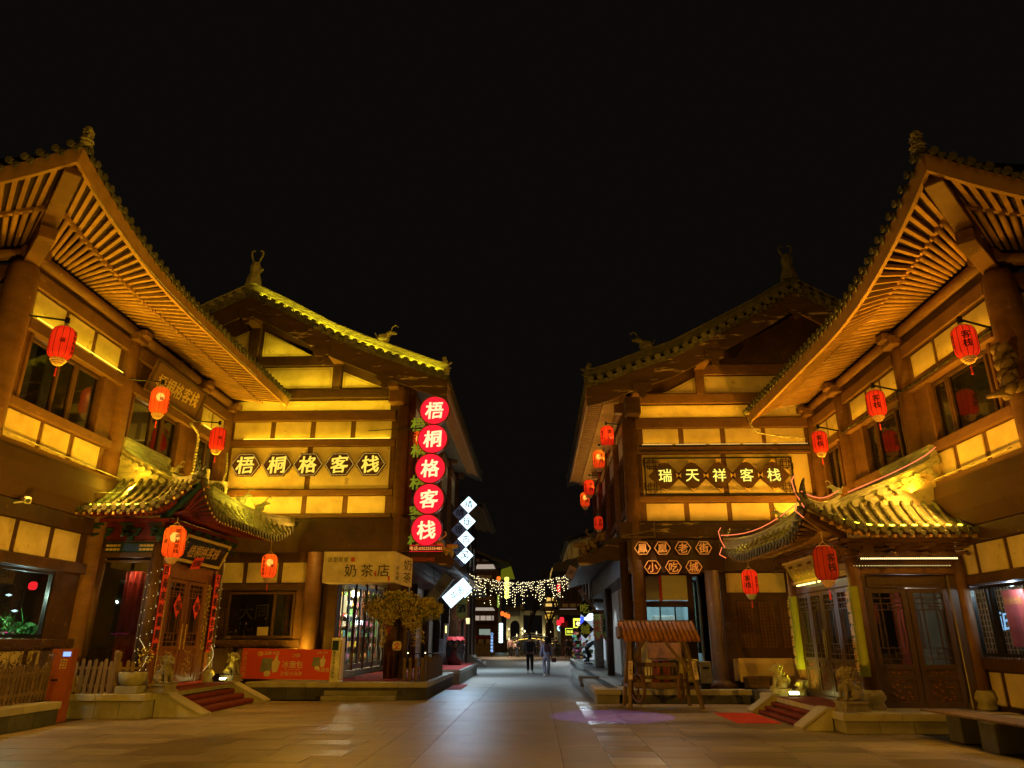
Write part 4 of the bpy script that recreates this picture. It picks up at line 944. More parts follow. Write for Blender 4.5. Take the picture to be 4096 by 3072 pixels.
# left porch side window, red interior
F = FNL
fwin(TPL, F, .18, 1.36, .95, 3.36, (.5,) if False else (), GLASS('side_glass', (.7, .7, .62), .07, .02, (.02, .02, .015), .92), m_wood_d, o=.0, fr=.05)
fb(TPL, F, 'side_wall', .12, 1.4, -.08, .02, .48, .95, m_wood_d)
fb(TPL, F, 'inner_wall', .05, 1.4, -3.3, -3.25, .5, 3.4, m_wood_d)
cur = MB(); 
for i in range(30): x = .5+.85*i/29; cur.v += [F(x, -.55-.04*math.sin(i*1.3), .6), F(x, -.55-.04*math.sin(i*1.3), 3.15)]
cur.f = [(2*i, 2*i+2, 2*i+3, 2*i+1) for i in range(29)]
solo('red_curtain', cur.mesh('curtain', True), m_red, 'red curtain hanging behind the side glass of the left porch', 'curtain')
# --- right porch: four-leaf door to the street, double door to the square
F = FSR
fb(TPR, F, 'transom_panel', .2, 3.4, -.06, .02, 2.62, 2.8, m_door); fb(TPR, F, 'threshold', .2, 3.4, -.06, .06, .34, .42, m_door)
for i in range(4): a = .28+.77*i; doorleaf(TPR, F, a, a+.75, .43, 2.6, 0, m_door, g_porch, True, m_door2)
for s in (1.78, 1.88): put('door_handle', MB().cyl(F(s, .07, 1.2), F(s, .07, 1.8), .016, 8).mesh('handle'), m_steel, TPR)
for s, txt, w_ in ((-.02, '祥雲瑞氣迎佳客', 'near'), (3.5, '天地和風送福來', 'far')):
    mb = MB(); mb.add(lathem(((.2, 0), (.215, 0), (.215, 1.66), (.2, 1.66)), 24, True)); 
    me = MB(); n = 9; 
    for i in range(n+1):
        a = R(-56+112*i/n); me.v += [(.19*math.sin(a), -.19*math.cos(a), 0), (.19*math.sin(a), -.19*math.cos(a), 1.66), (.175*math.sin(a), -.175*math.cos(a), 0), (.175*math.sin(a), -.175*math.cos(a), 1.66)]
        if i: a0, b0 = 4*i-4, 4*i; me.f += [(a0, b0, b0+1, a0+1), (a0+2, a0+3, b0+3, b0+2), (a0+1, b0+1, b0+3, a0+3), (a0, a0+2, b0+2, b0)]
    m_lime = D.materials.get('lime_lacquer') or M('lime_lacquer', (.22, .26, .03), .4, (.18, .21, .02), 4, .02)
    c = solo('couplet_board', me.mesh('board'), m_lime, 'curved lime green couplet board on the %s column of the right porch' % ('nearer' if w_ == 'near' else 'farther'), 'couplet', T(F(s, 0, .92)) @ RZ(-math.pi/2*.8))
    put('characters', glyph(txt, .01, .02, .05, True, 1.1), m_gold, c, T(F(s, .2, 1.75)) @ RZ(-math.pi/2) @ SC(.2))
bd = thing('name_board', 'small tilted gold name board under the right porch eave', 'sign', F(1.9, .3, 2.9))
BM = T(F(1.9, .3, 3.08)) @ RZ(-math.pi/2) @ RX(R(26)); put('board', boxm(1.9, .05, .5), M('ochre_lacquer', (.33, .25, .05), .45), bd, BM)
put('board_frame', MB().box(-.97, .97, -.05, -.02, .22, .27).box(-.97, .97, -.05, -.02, -.27, -.22).mesh('frame'), m_goldp, bd, BM)
put('characters', glyph('瑞天祥客栈', .01, .0, .06), m_gold, bd, BM @ T((0, -.035, 0)) @ SC(.28))
for a, b in ((.9, 1.55), (1.75, 2.3), (2.35, 2.9)): put('led_bar', MB().box(*fbox(F, a, b, .12, .16, 2.78, 2.81)).mesh('bar'), e_yellow, TPR)
F = FNR
fb(TPR, F, 'transom_panel', .42, 1.98, -.06, .0, 2.56, 2.8, m_door); fb(TPR, F, 'transom_moulding', .55, 1.85, 0, .02, 2.62, 2.74, m_door2 if False else m_door)
for a in (.22, 2.02): fb(TPR, F, 'door_frame', a, a+.18, -.08, .06, .34, 2.8, m_door)
for a in (.44, 1.24): doorleaf(TPR, F, a, a+.78, .36, 2.54, 0, m_door, g_porch, True, m_door2)
fb(TPR, F, 'inner_wall', .1, 2.1, -3.4, -3.35, .4, 2.8, m_wood_d)
def beads(mb, p, q, n, r):
    k = lathem(((0, -r), (r*.8, -r*.5), (r*.8, r*.5), (0, r)), 6)
    for i in range(n): mb.add(k, T(lerp(p, q, (i+.5)/n)))
b1 = MB(); beads(b1, F(.15, .14, 3.12), F(2.08, .14, 3.12), 46, .02); tag(put('led_bead_row', b1.mesh('beads'), e_strip_w, TPR), kind='stuff')
b1 = MB(); beads(b1, F(.3, .12, 2.98), F(2.25, .12, 2.98), 34, .009); tag(put('led_bead_row', b1.mesh('beads'), e_strip_w, TPR), kind='stuff')
put('led_rail', MB().box(*fbox(F, .15, 2.08, .1, .13, 3.08, 3.1)).mesh('rail'), m_black, TPR)

# ------------------------------------------------------------------ ground floors of the two gable houses
F = FM(0, 23.2, 'S')
fb(TB, F, 'wall', -10.5, -9.75, -.25, 0, 0, 4.2, m_wood_d, 0); fb(TB, F, 'wall', -9.75, -7.6, -.25, 0, 3.03, 4.2, m_wood_d, 0); fb(TB, F, 'wall', -9.75, -7.6, -.25, 0, 0, 1.6, m_wood_d, 0)
fb(TB, F, 'wall', -7.6, -7.26, -.25, .03, 0, 4.2, m_wood, 0); put('column', cylm(.26, 4.2, 22), m_wood, TB, T((-7.04, 23.05, 0)))
for a, b in ((-10.1, -9.4), (-9.26, -8.28), (-8.12, -7.3)): fb(TB, F, 'plaster_panel', a, b, .0, .035, 3.28, 3.9, m_plaster, .006)
for a, b in ((-10.3, -9.42), (-9.26, -8.28), (-8.12, -7.36)): fb(TB, F, 'plaster_panel', a, b, .0, .035, .6, 1.33, m_plaster, .006)
fb(TB, F, 'beam', -10.4, -7.25, .0, .08, 3.05, 3.22, m_wood_d); fb(TB, F, 'beam', -10.4, -7.25, .0, .1, 1.36, 1.56, m_wood)
fwin(TB, F, -9.75, -7.62, 1.62, 3.0, (.7,), g_dark, m_winfr, o=.02, fr=.07)
m_black2 = M('dim_lettering', (.02, .018, .018), .6); tag(put('window_lettering', glyph('大同', .004, .01, .02), m_black2, TB, T((-8.9, 23.19, 2.4)) @ SC(.5)))
put('paper_notice', boxm(.34, .006, .25, 0), m_plaster, TB, T((-8.55, 23.165, 1.82)))
room = lambda t, x0, x1, y0, y1, z0, z1, mat, nm='room_wall': [bx(t, nm, x0, x1, y1, y1+.05, z0, z1, mat, 0), bx(t, nm, x0-.05, x0, y0, y1, z0, z1, mat, 0), bx(t, nm, x1, x1+.05, y0, y1, z0, z1, mat, 0), bx(t, nm, x0, x1, y0, y1, z1, z1+.05, mat, 0)]
room(TB, -10.4, -6.95, 23.5, 26, .4, 4.2, m_wood_d)
# tea shop front, set back on the terrace and running into the street
m_alu = M('pale_door_metal', (.36, .34, .3), .35, None, 5, .03, spec=.6)
fb(TB, F, 'wall', -6.78, -6.3, -.3, -.05, .45, 3.4, m_wood_d); fb(TB, F, 'soffit', -6.8, -4.1, -14, 0, 3.9, 4.2, m_wood_d)
door_pts = [(-6.3, 23.9), (-6.22, 25.2), (-6.15, 26.5), (-6.1, 27.8), (-6.05, 29.3)]
bx(TB, 'shop_plinth', -8.0, -6.05, 23.6, 29.4, .45, .62, m_stone_l)
for i, (a, b) in enumerate(zip(door_pts, door_pts[1:])):
    for k in range(2):
        p = lerp((*a, .64), (*b, .64), k/2+.01); q = lerp((*a, .64), (*b, .64), k/2+.49); mb = MB()
        mb.bar((p[0], p[1], 2.0), (p[0], p[1]+.07, 2.0), .05, 2.7); mb.bar((q[0], q[1]-.07, 2.0), (q[0], q[1], 2.0), .05, 2.7)
        for z, h in ((.73, .18), (3.3, .1)): mb.bar((p[0], p[1]+.07, z), (q[0], q[1]-.07, z), .05, h)
        d = put('glass_door', mb.mesh('door'), m_alu, TB)
        gm = MB(); gm.bar((p[0], p[1]+.07, 2.03), (q[0], q[1]-.07, 2.03), .01, 2.42); put('pane', gm.mesh('pane'), g_shop, d)
        put('door_handle', MB().cyl((q[0]+.05, q[1]-.14, 1.2), (q[0]+.05, q[1]-.14, 2.3), .02, 6).mesh('h'), m_black, d)
    put('door_post', cylm(.05, 2.9, 8), m_door2, TB, T((b[0]+.02, b[1], .62)))
m_shopwall = M('shop_interior_wall', (.55, .5, .38), .8)
for a in ((-8.6, -8.55, 23.5, 30), (-8.6, -6.1, 29.9, 30)): bx(TB, 'shop_wall', *a, .45, 3.9, m_shopwall, 0)
bx(TB, 'shop_wall', -8.6, -6.6, 23.46, 23.5, .45, 3.9, m_shopwall, 0); bx(TB, 'shop_ceiling', -8.6, -6.1, 23.5, 30, 3.5, 3.55, m_shopwall, 0); bx(TB, 'shop_floor', -8.6, -6.35, 23.6, 30, .6, .63, m_stone_l, 0)
for i in range(5): strip((-7.3, 24.2+i*1.2, 3.45), (-7.3, 24.8+i*1.2, 3.45), (0, 0, -1), .15, 80, (1, .84, .55))
cols_ = [(.6, .1, .1), (.1, .35, .5), (.7, .55, .1), (.2, .5, .2), (.7, .7, .65), (.5, .15, .4), (.8, .35, .1)]
mcol = [M('package_%s' % n, c, .5, None, 5, 0) for n, c in zip(('red', 'blue', 'yellow', 'green', 'white', 'purple', 'orange'), cols_)]
def shelf(label, x0, y0, n_lv, length, facing='E', z0=.63, lvl=.38, mats=mcol):
    t = thing('display_shelf', label, 'shelf', (x0, y0, z0))
    for k in range(n_lv):
        bx(t, 'shelf_board', x0, x0+.35, y0, y0+length, z0+lvl*k+.3, z0+lvl*k+.32, m_alu, 0)
        y = y0+.04
        while y < y0+length-.12:
            w_ = rnd.uniform(.08, .16); h = rnd.uniform(.12, .26); bx(t, 'package', x0+.08, x0+.3, y, y+w_, z0+lvl*k+.32, z0+lvl*k+.32+h, rnd.choice(mats), .004); y += w_+.015
    for y in (y0, y0+length-.03): bx(t, 'shelf_upright', x0, x0+.03, y, y+.03, z0, z0+lvl*n_lv+.3, m_alu, 0)
    return t
shelf('stocked shelf along the back wall inside the milk tea shop', -8.45, 24.2, 6, 2.4); shelf('second stocked shelf farther inside the milk tea shop', -8.45, 27, 6, 2.4)
t = thing('display_case', 'tall case of bright goods against the end wall of the tea shop', 'display case', (-7.4, 29.5, .63))
for k in range(7):
    bx(t, 'shelf_board', -8.5, -6.2, 29.45, 29.8, .9+.38*k, .92+.38*k, m_door2, 0); x = -8.45
    while x < -6.35: w_ = rnd.uniform(.07, .16); bx(t, 'package', x, x+w_, 29.5, 29.7, .92+.38*k, .92+.38*k+rnd.uniform(.1, .28), rnd.choice(mcol), 0); x += w_+rnd.uniform(.01, .06)
t = thing('counter', 'wooden counter with a lit menu inside the tea shop', 'counter', (-7.4, 26.5, .63)); bx(t, 'body', -8.2, -6.9, 26.6, 27.2, .63, 1.6, m_door2); bx(t, 'menu', -8.0, -7.0, 27.15, 27.2, 2.5, 3.1, E('menu_light', (1, .8, .4), 1.2), 0)
for i, (x, y) in enumerate(((-7.0, 25.0), (-6.8, 28.4))): bx(TB, 'shop_post', x, x+.12, y, y+.12, .63, 3.5, m_door2)
# thick street corner column and its terrace
put('column', lathem(((.27, 0), (.27, .12), (.22, .2), (.21, 3.7), (0, 3.7)), 20), m_wood_d, TB, T((-4.35, 23.75, .45)))
# street wall beyond
for i, (y0, y1) in enumerate(((30, 33.5), (33.7, 37.5))):
    bx(TB, 'shop_wall', -5.3, -5.2, y0, y1, .45, 3.9, m_plaster_w, 0)
for y in (30, 33.6, 37.6): put('column', cylm(.16, 3.5, 12), m_wood_d, TB, T((-5.0, y, .5)))
bx(TB, 'beam', -5.2, -4.2, 23.3, 38.4, 3.7, 4.3, m_wood_d, 0); bx(TB, 'wall', -16, -8.7, 23.45, 38.4, 0, 8.9, m_wood_d, 0)
bx(TB, 'rear_wall', -16, -4.5, 38.2, 38.4, 0, 9.8, m_wood_d, 0)
# C ground floor
F = FM(0, 21.6, 'S')
fb(TC, F, 'wall', 5.35, 8.5, -.25, 0, 0, 3.45, m_wood_d, 0)
for a, b in ((5.5, 6.28), (6.44, 7.2), (7.36, 8.2)): fb(TC, F, 'plaster_panel', a, b, 0, .035, 2.86, 3.4, m_plaster, .006)
for a, b in ((5.5, 6.4), (6.5, 7.4)): fb(TC, F, 'plaster_panel', a, b, 0, .035, .5, 1.07, m_plaster, .006)
for s in (5.75, 6.35, 6.95):      # dark fretwork screens
    lb = MB()
    for i in range(5): mf(lb, F, s+.09*i, s+.09*i+.012, .0, .03, 1.35, 2.62)
    for i in range(15): mf(lb, F, s, s+.45, .001, .031, 1.35+.09*i, 1.362+.09*i)
    put('fretwork_screen', lb.mesh('fret'), m_wood_d, TC); fb(TC, F, 'screen_backing', s, s+.45, 0, .008, 1.35, 2.62, m_wood, 0)
put('column', lathem(((.4, 0), (.42, .06), (.3, .16), (.21, .22), (.2, 3.1), (0, 3.1)), 20), m_wood_d, TC, T((5.02, 21.2, .34)))
put('column', lathem(((.34, 0), (.3, .14), (.17, .2), (.16, 4), (0, 4)), 20), m_wood_d, TC, T((2.68, 22.1, .34)))
G = FM(0, 22.3, 'S')
fb(TC, G, 'beam', 2.85, 5.0, -.1, .06, 3.4, 4.3, m_wood_d); fb(TC, G, 'beam', 2.85, 4.6, -.1, .06, 2.5, 2.66, m_wood_d); fb(TC, G, 'wall', 2.9, 4.6, -.2, 0, .34, 1.6, m_wood_d, 0)
for a, b in ((2.95, 3.68), (3.76, 4.52)): fb(TC, G, 'plaster_panel', a, b, -.05, .02, 2.68, 3.4, m_plaster_w, .006)
fb(TC, G, 'post', 3.68, 3.76, -.1, .05, 2.5, 3.4, m_red); fb(TC, G, 'post', 4.52, 4.68, -.1, .08, .34, 3.4, m_wood_d)
fwin(TC, G, 2.95, 4.52, 1.58, 2.52, (.46, .74), g_shop, m_black, o=0, fr=.03)
fwin(TC, FM(4.68, 22.3, 'SW'), -.36, -.02, 1.2, 3.3, (.5,), g_dark, m_wood_d, o=-.5, fr=.05)
m_int = M('pale_interior_wall', (.5, .62, .66), .8)
room(TC, 2.95, 4.9, 22.6, 25.5, .34, 3.4, m_int, 'room_wall'); strip((3.3, 24, 3.35), (4.4, 24, 3.35), (0, 0, -1), .2, 40, (.62, .9, 1))
fr_ = thing('display_fridge', 'lit white fridge inside the window behind the swing', 'fridge', (4.1, 24.2, .34)); bx(fr_, 'cabinet', 3.8, 4.5, 24.2, 24.8, .34, 2.3, m_white); bx(fr_, 'red_panel', 3.85, 4.45, 24.18, 24.2, 1.55, 1.75, mcol[0], 0)
# roller shutter and door frames on the street side
sh = thing('roller_shutter', 'pale roller shutter behind the right corner column', 'shutter', (3.1, 25, .34))
for i in range(22): bx(sh, 'shutter_slat', 3.08, 3.12, 22.8, 26.4, .36+.115*i, .36+.115*i+.108, m_plaster_w, .008)
for y in (26.5, 27.3): bx(TC, 'door_frame', 3.0, 3.12, y, y+.08, .34, 3.3, m_alu, 0)
bx(TC, 'door_frame', 3.0, 3.12, 26.5, 27.4, 1.9, 1.96, m_alu, 0); bx(TC, 'street_wall', 3.2, 3.3, 22.6, 35.6, .3, 4.3, m_plaster_w, 0); put('column', cylm(.14, 3.9, 12), m_wood_d, TC, T((2.75, 28.6, .3)))
bx(TC, 'beam', 2.6, 3.2, 22.0, 35.6, 3.4, 4.38, m_wood_d, 0)
bx(TC, 'rear_wall', 3.2, 14, 35.4, 35.6, 0, 8.8, m_wood_d, 0); bx(TC, 'wall', 8.6, 14, 21.9, 35.4, 0, 8, m_wood_d, 0)
# carved waist roofs with peeling paint over the street
def waist(t, X, sg, y0, y1, z, o, lab):
    mb = MB(); P = [(X, z+.75), (X+sg*o, z+.02), (X+sg*o, z-.1), (X, z+.3)]
    mb.v = [(x, y, zz) for y in (y0, y1) for x, zz in P]; mb.f = [(0, 1, 2, 3), (7, 6, 5, 4)]+[(i, (i+1) % 4, 4+(i+1) % 4, 4+i) for i in range(4)]
    put('waist_roof', mb.mesh('waist'), m_wood_d, t)
    y = y0+.1
    while y < y1: put('tile_row', MB().cyl((X, y, z+.8), (X+sg*o, y, z+.07), .06, 7).mesh('row'), m_tile, t); y += .3 if y < y0+4 else .6
    # carved cloud and dragon board on the street corner end
    cm = MB()
    prof = [(0, .62), (.25, .62), (.5, .42), (.8, .38), (1.1, .12), (1.5, .1), (o+.25, -.1), (o+.15, -.3), (1.2, -.22), (.8, -.1), (.5, -.12), (.2, .1), (0, .12)]
    cm.poly([(X+sg*a, z+b) for a, b in prof], y0-.12, y0-.02)
    put('peeling_corner_board', cm.mesh('board'), m_wood_peel, t); 
    dr = MB(); k = lathem(((0, -.5), (.5, -.3), (.55, .1), (.3, .45), (0, .5)), 8); r2 = random.Random(5)
    for i in range(26):
        f = i/25; dr.add(k, T((X+sg*(o*.55+o*.5*f+r2.uniform(-.1, .1)), y0-.1+r2.uniform(-.16, .1), z+.62-.5*f+r2.uniform(-.08, .14))) @ RY(r2.uniform(0, 3)) @ SC(.2*r2.uniform(.5, 1.1), .2, .13))
    dr.cyl((X+sg*o, y0-.15, z+.3), (X+sg*(o+.35), y0-.15, z+.35), .12, 7, .05); dr.tube([(X+sg*o*.8, y0-.15, z+.5), (X+sg*(o*.8+.25), y0-.15, z+.72), (X+sg*(o*.8+.2), y0-.15, z+.82)], .03, 5)
    put('carved_dragon', dr.mesh('dragon', True), m_goldp if sg > 0 else m_oldwood, t)
waist(TB, -4.3, 1, 23.3, 38, 4.05, 1.45, ''); waist(TC, 2.98, -1, 22.2, 35.4, 3.95, 1.5, '')

# ------------------------------------------------------------------ lanterns
m_shell = SHELL('lantern_cloth', (.85, .07, .02), .22); m_shell_b = SHELL('bright_lantern_cloth', (1, .22, .03), .3, .24)
m_rib = M('dark_rib', (.06, .004, .003), .6, None, 4, 0); m_goldring = M('gold_fringe', (.6, .38, .12), .5, None, 20, .3, 60, emit=((1, .35, .08), .05))
def lantern(p, h, label, txt, txt2=None, lit=True, group=None, rz=0, t2=(0, 0), hot=False, power=6, fringe=None, hang=None):
    x, y, z = p      # centre
    R_ = h*.34; L = thing('red_lantern', label, 'lantern', (x, y, z-h/2), group)
    prof = [(R_*.62, 0), (R_*.86, h*.07), (R_*.98, h*.16), (R_, h*.3), (R_, h*.7), (R_*.98, h*.84), (R_*.86, h*.93), (R_*.62, h)]
    B = T((x, y, z-h/2)) @ RZ(rz)
    sh_ = m_shell_b if (lit and hot) else m_shell
    cl = put('lantern_cloth', lathem(tuple((round(a, 4), round(b, 4)) for a, b in prof), 24), sh_ if lit else m_shell_off, L, B)
    rb = MB()
    for i in range(12):
        a = 2*math.pi*i/12; rb.tube([((r_+.003)*math.cos(a), (r_+.003)*math.sin(a), zz) for r_, zz in prof], .0045, 4)
    put('lantern_rib', rb.mesh('ribs'), m_rib, L, B)
    tp = MB(); tp.cyl((0, 0, h), (0, 0, h*1.02), R_*.6, 16); tp.tube([(-R_*.5, 0, h), (0, 0, h*1.16), (R_*.5, 0, h)], .006, 5); tp.cyl((0, 0, h*1.14), (0, 0, h*1.14+(hang or .12)), .005, 5)
    put('top_cap', tp.mesh('cap'), m_goldring, L, B)
    bt = MB()
    for i, (r_, zz) in enumerate(((.62, -.03), (.66, -.06), (.52, -.09), (.55, -.12), (.4, -.15), (.43, -.18), (.28, -.21))): bt.cyl((0, 0, h*zz), (0, 0, h*(zz+.02)), R_*r_, 16)
    put('bottom_tier', bt.mesh('tiers'), fringe or m_goldring, L, B)
    ts = MB(); ts.cyl((0, 0, -h*.2), (0, 0, -h*.32), .004, 5); ts.add(lathem(((0, -.03), (.022, 0), (0, .03)), 6), T((0, 0, -h*.34))); ts.cyl((0, 0, -h*.36), (0, 0, -h*.56), .012, 7, .02)
    put('tassel', ts.mesh('tassel'), m_redpaper, L, B)
    def lab(s, a, sz, vert=True):
        put('characters', glyph(s, .006, .02, .04, True, 1.08), m_rib, L, B @ RZ(a) @ T((0, -R_-.006, h*.5)) @ SC(sz))
    lab(txt, R(t2[0]), h*(.26 if len(txt) < 3 else .15)); 
    if txt2: lab(txt2, R(t2[1]), h*.15)
    if lit:
        put('bulb', lathem(((0, -.1), (.05, -.085), (.09, -.03), (.09, .03), (.05, .085), (0, .1)), 14), e_bulbhot, L, T((x, y, z+h*.16)) @ SC(1.1 if hot else .5))
        b = point((x, y, z+h*.2), power*(.7 if hot else .4), (1, .5, .14), .03)
    return L
m_shell_off = SHELL('faint_glow_cloth', (.6, .09, .03), .05)  # unlit cloth, with a faint glow added to brighten it
gl, gr = 'lanterns along the left inn wing', 'lanterns along the right inn wing'
TX = '梧桐格客栈'
def arm(t, F, s, o, z, s2=None):
    put('lantern_arm', MB().cyl(F(s2 if s2 else s, -.0, z-.05), F(s, o, z), .022, 7).box(*fbox(F, s-.03, s+.03, o-.03, o+.04, z-.06, z+.06)).mesh('arm'), m_black, t)
for p, lb, hot, tt in (((-9.75, 13.22, 7.35), 'red lantern at the first window of the left wing, dimly lit', False, (95, 35)), ((-9.7, 17.15, 7.4), 'brightest red lantern hanging before the name board of the left wing', True, (100, 38)), ((-9.72, 20.75, 7.36), 'red lantern of the left wing nearest the hexagon letters', False, (90, 40))):
    lantern(p, .68, lb, TX, '福', True, gl, 0, tt, hot, 5); arm(TL, FL, p[1]+.0, p[0]+10.5, p[2]+.52, p[1]-.45)
for p, lb in (((7.75, 12.02, 6.62), 'red lantern beside the near corner column of the right wing'), ((7.72, 15.52, 6.6), 'red lantern in front of the middle window of the right wing'), ((7.78, 19.05, 6.65), 'red lantern of the right wing nearest the golden sign board')):
    lantern(p, .58, lb, '客栈', '瑞天祥', True, gr, 0, (-22, -95), False, 6); arm(TR, FR, p[1], 8.6-p[0], p[2]+.44, p[1]+.35)
lantern((-8.02, 15.75, 3.62), .67, 'glowing orange lantern under the tip of the left porch roof', TX, '福', True, None, 0, (42, -20), True, 9)
lantern((-8.12, 21.95, 3.68), .68, 'glowing orange lantern before the wall right of the left porch', TX, '福', True, None, 0, (-22, 40), True, 9, hang=.3)
lantern((5.5, 14.05, 2.95), .62, 'unlit dull red lantern under the corner of the right porch roof', '客栈', None, False, None, 0, (8, 0), hang=.2)
lantern((5.72, 19.9, 3.03), .62, 'lit red lantern between the swing and the right porch', '客栈', '瑞天祥', True, None, 0, (-30, 35), False, 6, hang=.8, fringe=m_white)
for i, (p, lt, hot) in enumerate((((2.45, 23.3, 8.05), True, False), ((2.4, 26.2, 7.95), True, True), ((2.4, 31.5, 7.95), True, False), ((2.35, 33.6, 7.8), True, True), ((2.45, 28, 5.85), True, False))):
    lantern(p, .66 if i < 4 else .5, ('foremost dull lantern under the street eave of the right house', 'bright lantern just behind the foremost one under the right street eave', 'dull lantern third along the right street eave', 'small bright lantern farthest along the right street eave', 'small dull lantern low on the right street front')[i], '客栈', '瑞天祥', lt, 'lanterns along the right street front', 0, (20, -50), hot, 5 if hot else 2)
for c in (23.3, 26.2, 31.5, 33.6): arm(TC, FCs, c, .55, 8.5)
lantern((-4.02, 23.6, 8.0), .66, 'orange lantern half hidden by the round red letter discs', TX, '福', True, None, 0, (-20, 30), True, 6)

# ------------------------------------------------------------------ letter signs
def hexpts(r, flat=True): return [(r*math.cos(math.pi/3*i), r*.87*math.sin(math.pi/3*i)*1.0) for i in range(6)]
def hexsign(x, y, z, r, ch, label, group, e1, e2, back=m_black, bead=True, br=.1, cs=1.15):
    t = thing('hexagon_letter', label, 'sign', (x, y, z), group); hp_ = [(a, b) for a, b in hexpts(r)]
    put('hexagon_board', MB().poly([(x+a, z+b) for a, b in hp_], y-.03, y+.03).mesh('hex'), back, t)
    mb = MB(); 
    for a, b in zip(hp_, hp_[1:]+hp_[:1]):
        p, q = Vector((x+a[0]*.93, y-.05, z+a[1]*.93)), Vector((x+b[0]*.93, y-.05, z+b[1]*.93))
        if bead:
            for i in range(11): mb.add(lathem(((0, -.013), (.013, 0), (0, .013)), 5), T(p.lerp(q, i/11)))
        else: mb.bar(p, q, .02, .035, (0, -1, 0))
    put('bead_border' if bead else 'border', mb.mesh('border'), e1, t)
    put('character', glyph(ch, .02, .016, .09), e2, t, T((x, y-.05, z)) @ SC(r*cs)); return t
e_bead = E('gold_bead', (1, .6, .1), 1.3); m_ochre = M('ochre_relief_glow', (.7, .36, .09), .5, None, 9, .3, 60, emit=((1, .3, .05), .3))  # unlit letters given a glow in place of light falling on them
for x, ch, w_ in zip((-9.72, -8.65, -7.6, -6.54, -5.49), TX, ('first, 梧', 'second, 桐', 'third, 格', 'fourth, 客', 'fifth, 栈')):
    hexsign(x, 23.08, 7.09, .51, ch, 'gold bulb hexagon letter on the left gable, %s of five' % w_, 'hexagon letters on the left gable', e_bead, e_glyph, m_wood_d, True, cs=1.2)
for x, ch, n_ in zip((3.12, 3.7, 4.3, 4.9), '鳳凰老街', ('first', 'second', 'third', 'fourth')): hexsign(x, 21.38, 4.1, .25, ch, 'dull gold hexagon reading %s, %s in the upper row over the swing' % (ch, n_), 'hexagon letters over the swing', m_ochre, m_ochre, m_black, False)
m_maroonb = M('maroon_board', (.1, .012, .012), .3, None, 5, .02)
for x, ch, n_ in zip((3.38, 3.98, 4.57), '小吃城', ('first', 'second', 'third')): hexsign(x, 21.38, 3.56, .25, ch, 'maroon hexagon reading %s, %s in the lower row over the swing' % (ch, n_), 'hexagon letters over the swing', m_ochre, m_ochre, m_maroonb, False)
# lattice board with five lit characters
t = thing('lattice_sign_board', 'wide lattice sign board with five lit dotted letters on the right gable', 'sign', (5.6, 21.4, 5.66))
mb = MB().box(3.33, 7.82, 21.42, 21.46, 6.8, 6.84).box(3.33, 7.82, 21.42, 21.46, 5.68, 5.72).box(3.33, 3.37, 21.42, 21.46, 5.72, 6.8).box(7.78, 7.82, 21.42, 21.46, 5.72, 6.8)
put('board_frame', mb.mesh('frame'), m_black, t)
for sx in (-1, 1):
    for sz in (-1, 1):
        cx, cz = 5.575+sx*2.02, 6.26+sz*.36; lb = MB(); q = .012
        for (a, b, c, d) in ((-.18, .18, .06, .06), (-.18, .18, -.06, -.06), (.06, .06, -.16, .16), (-.06, -.06, -.16, .16), (-.12, .12, .12, .12), (-.12, .12, -.12, -.12), (.12, .12, -.12, .12), (-.12, -.12, -.12, .12), (-.24, -.24, -.02, .16), (.24, .24, -.16, .02)):
            lb.box(cx+a-q, cx+b+q, 21.43, 21.45, cz+c-q, cz+d+q)
        put('corner_fret', lb.mesh('fret'), m_wood_d, t)
e_dot = E('yellow_letter_led', (1, .82, .12), 1.3)
for i, (x, ch) in enumerate(zip((3.94, 4.76, 5.57, 6.39, 7.2), '瑞天祥客栈')):
    dm = put('letter_diamond', MB().poly([(x-.5, 6.25), (x, 5.76), (x+.5, 6.25), (x, 6.76)], 21.36, 21.4).mesh('diamond'), m_wood_d, t)
    put('character', glyph(ch, .02, .01, .02), e_dot, dm, T((x, 21.34, 6.26)) @ SC(.42))
    cb = MB()
    for (a, b) in ((0, .44), (0, -.44)): cb.poly([(x-.1, 6.26+b*.86), (x, 6.26+b*1.14), (x+.1, 6.26+b*.86), (x, 6.26+b*.95)], 21.345, 21.36)
    if i < 4: cb.poly([(x+.34, 6.33), (x+.41, 6.26), (x+.48, 6.33), (x+.48, 6.19), (x+.41, 6.25), (x+.34, 6.19)], 21.345, 21.36)
    put('gilt_corner', cb.mesh('corner'), m_goldp, dm)
# cable tray with a row of bulbs over it
t = thing('led_batten', 'long batten with a row of warm beads above the lattice sign board', 'light fitting', (5.8, 21.4, 7.02))
put('rail', MB().box(3.2, 8.4, 21.36, 21.42, 7.17, 7.2).box(3.2, 8.4, 21.38, 21.42, 7.02, 7.05).mesh('rail'), m_black, t)
for k in range(5):
    mb = MB(); beads(mb, (3.3+k*1.03, 21.35, 7.23), (4.23+k*1.03, 21.35, 7.23), 22, .017); tag(put('bead_row', mb.mesh('beads'), E('batten_bead_%s' % 'abcde'[k], (1, .6, .16), 1.3) if k == 0 else D.materials['batten_bead_a'], t), kind='stuff')
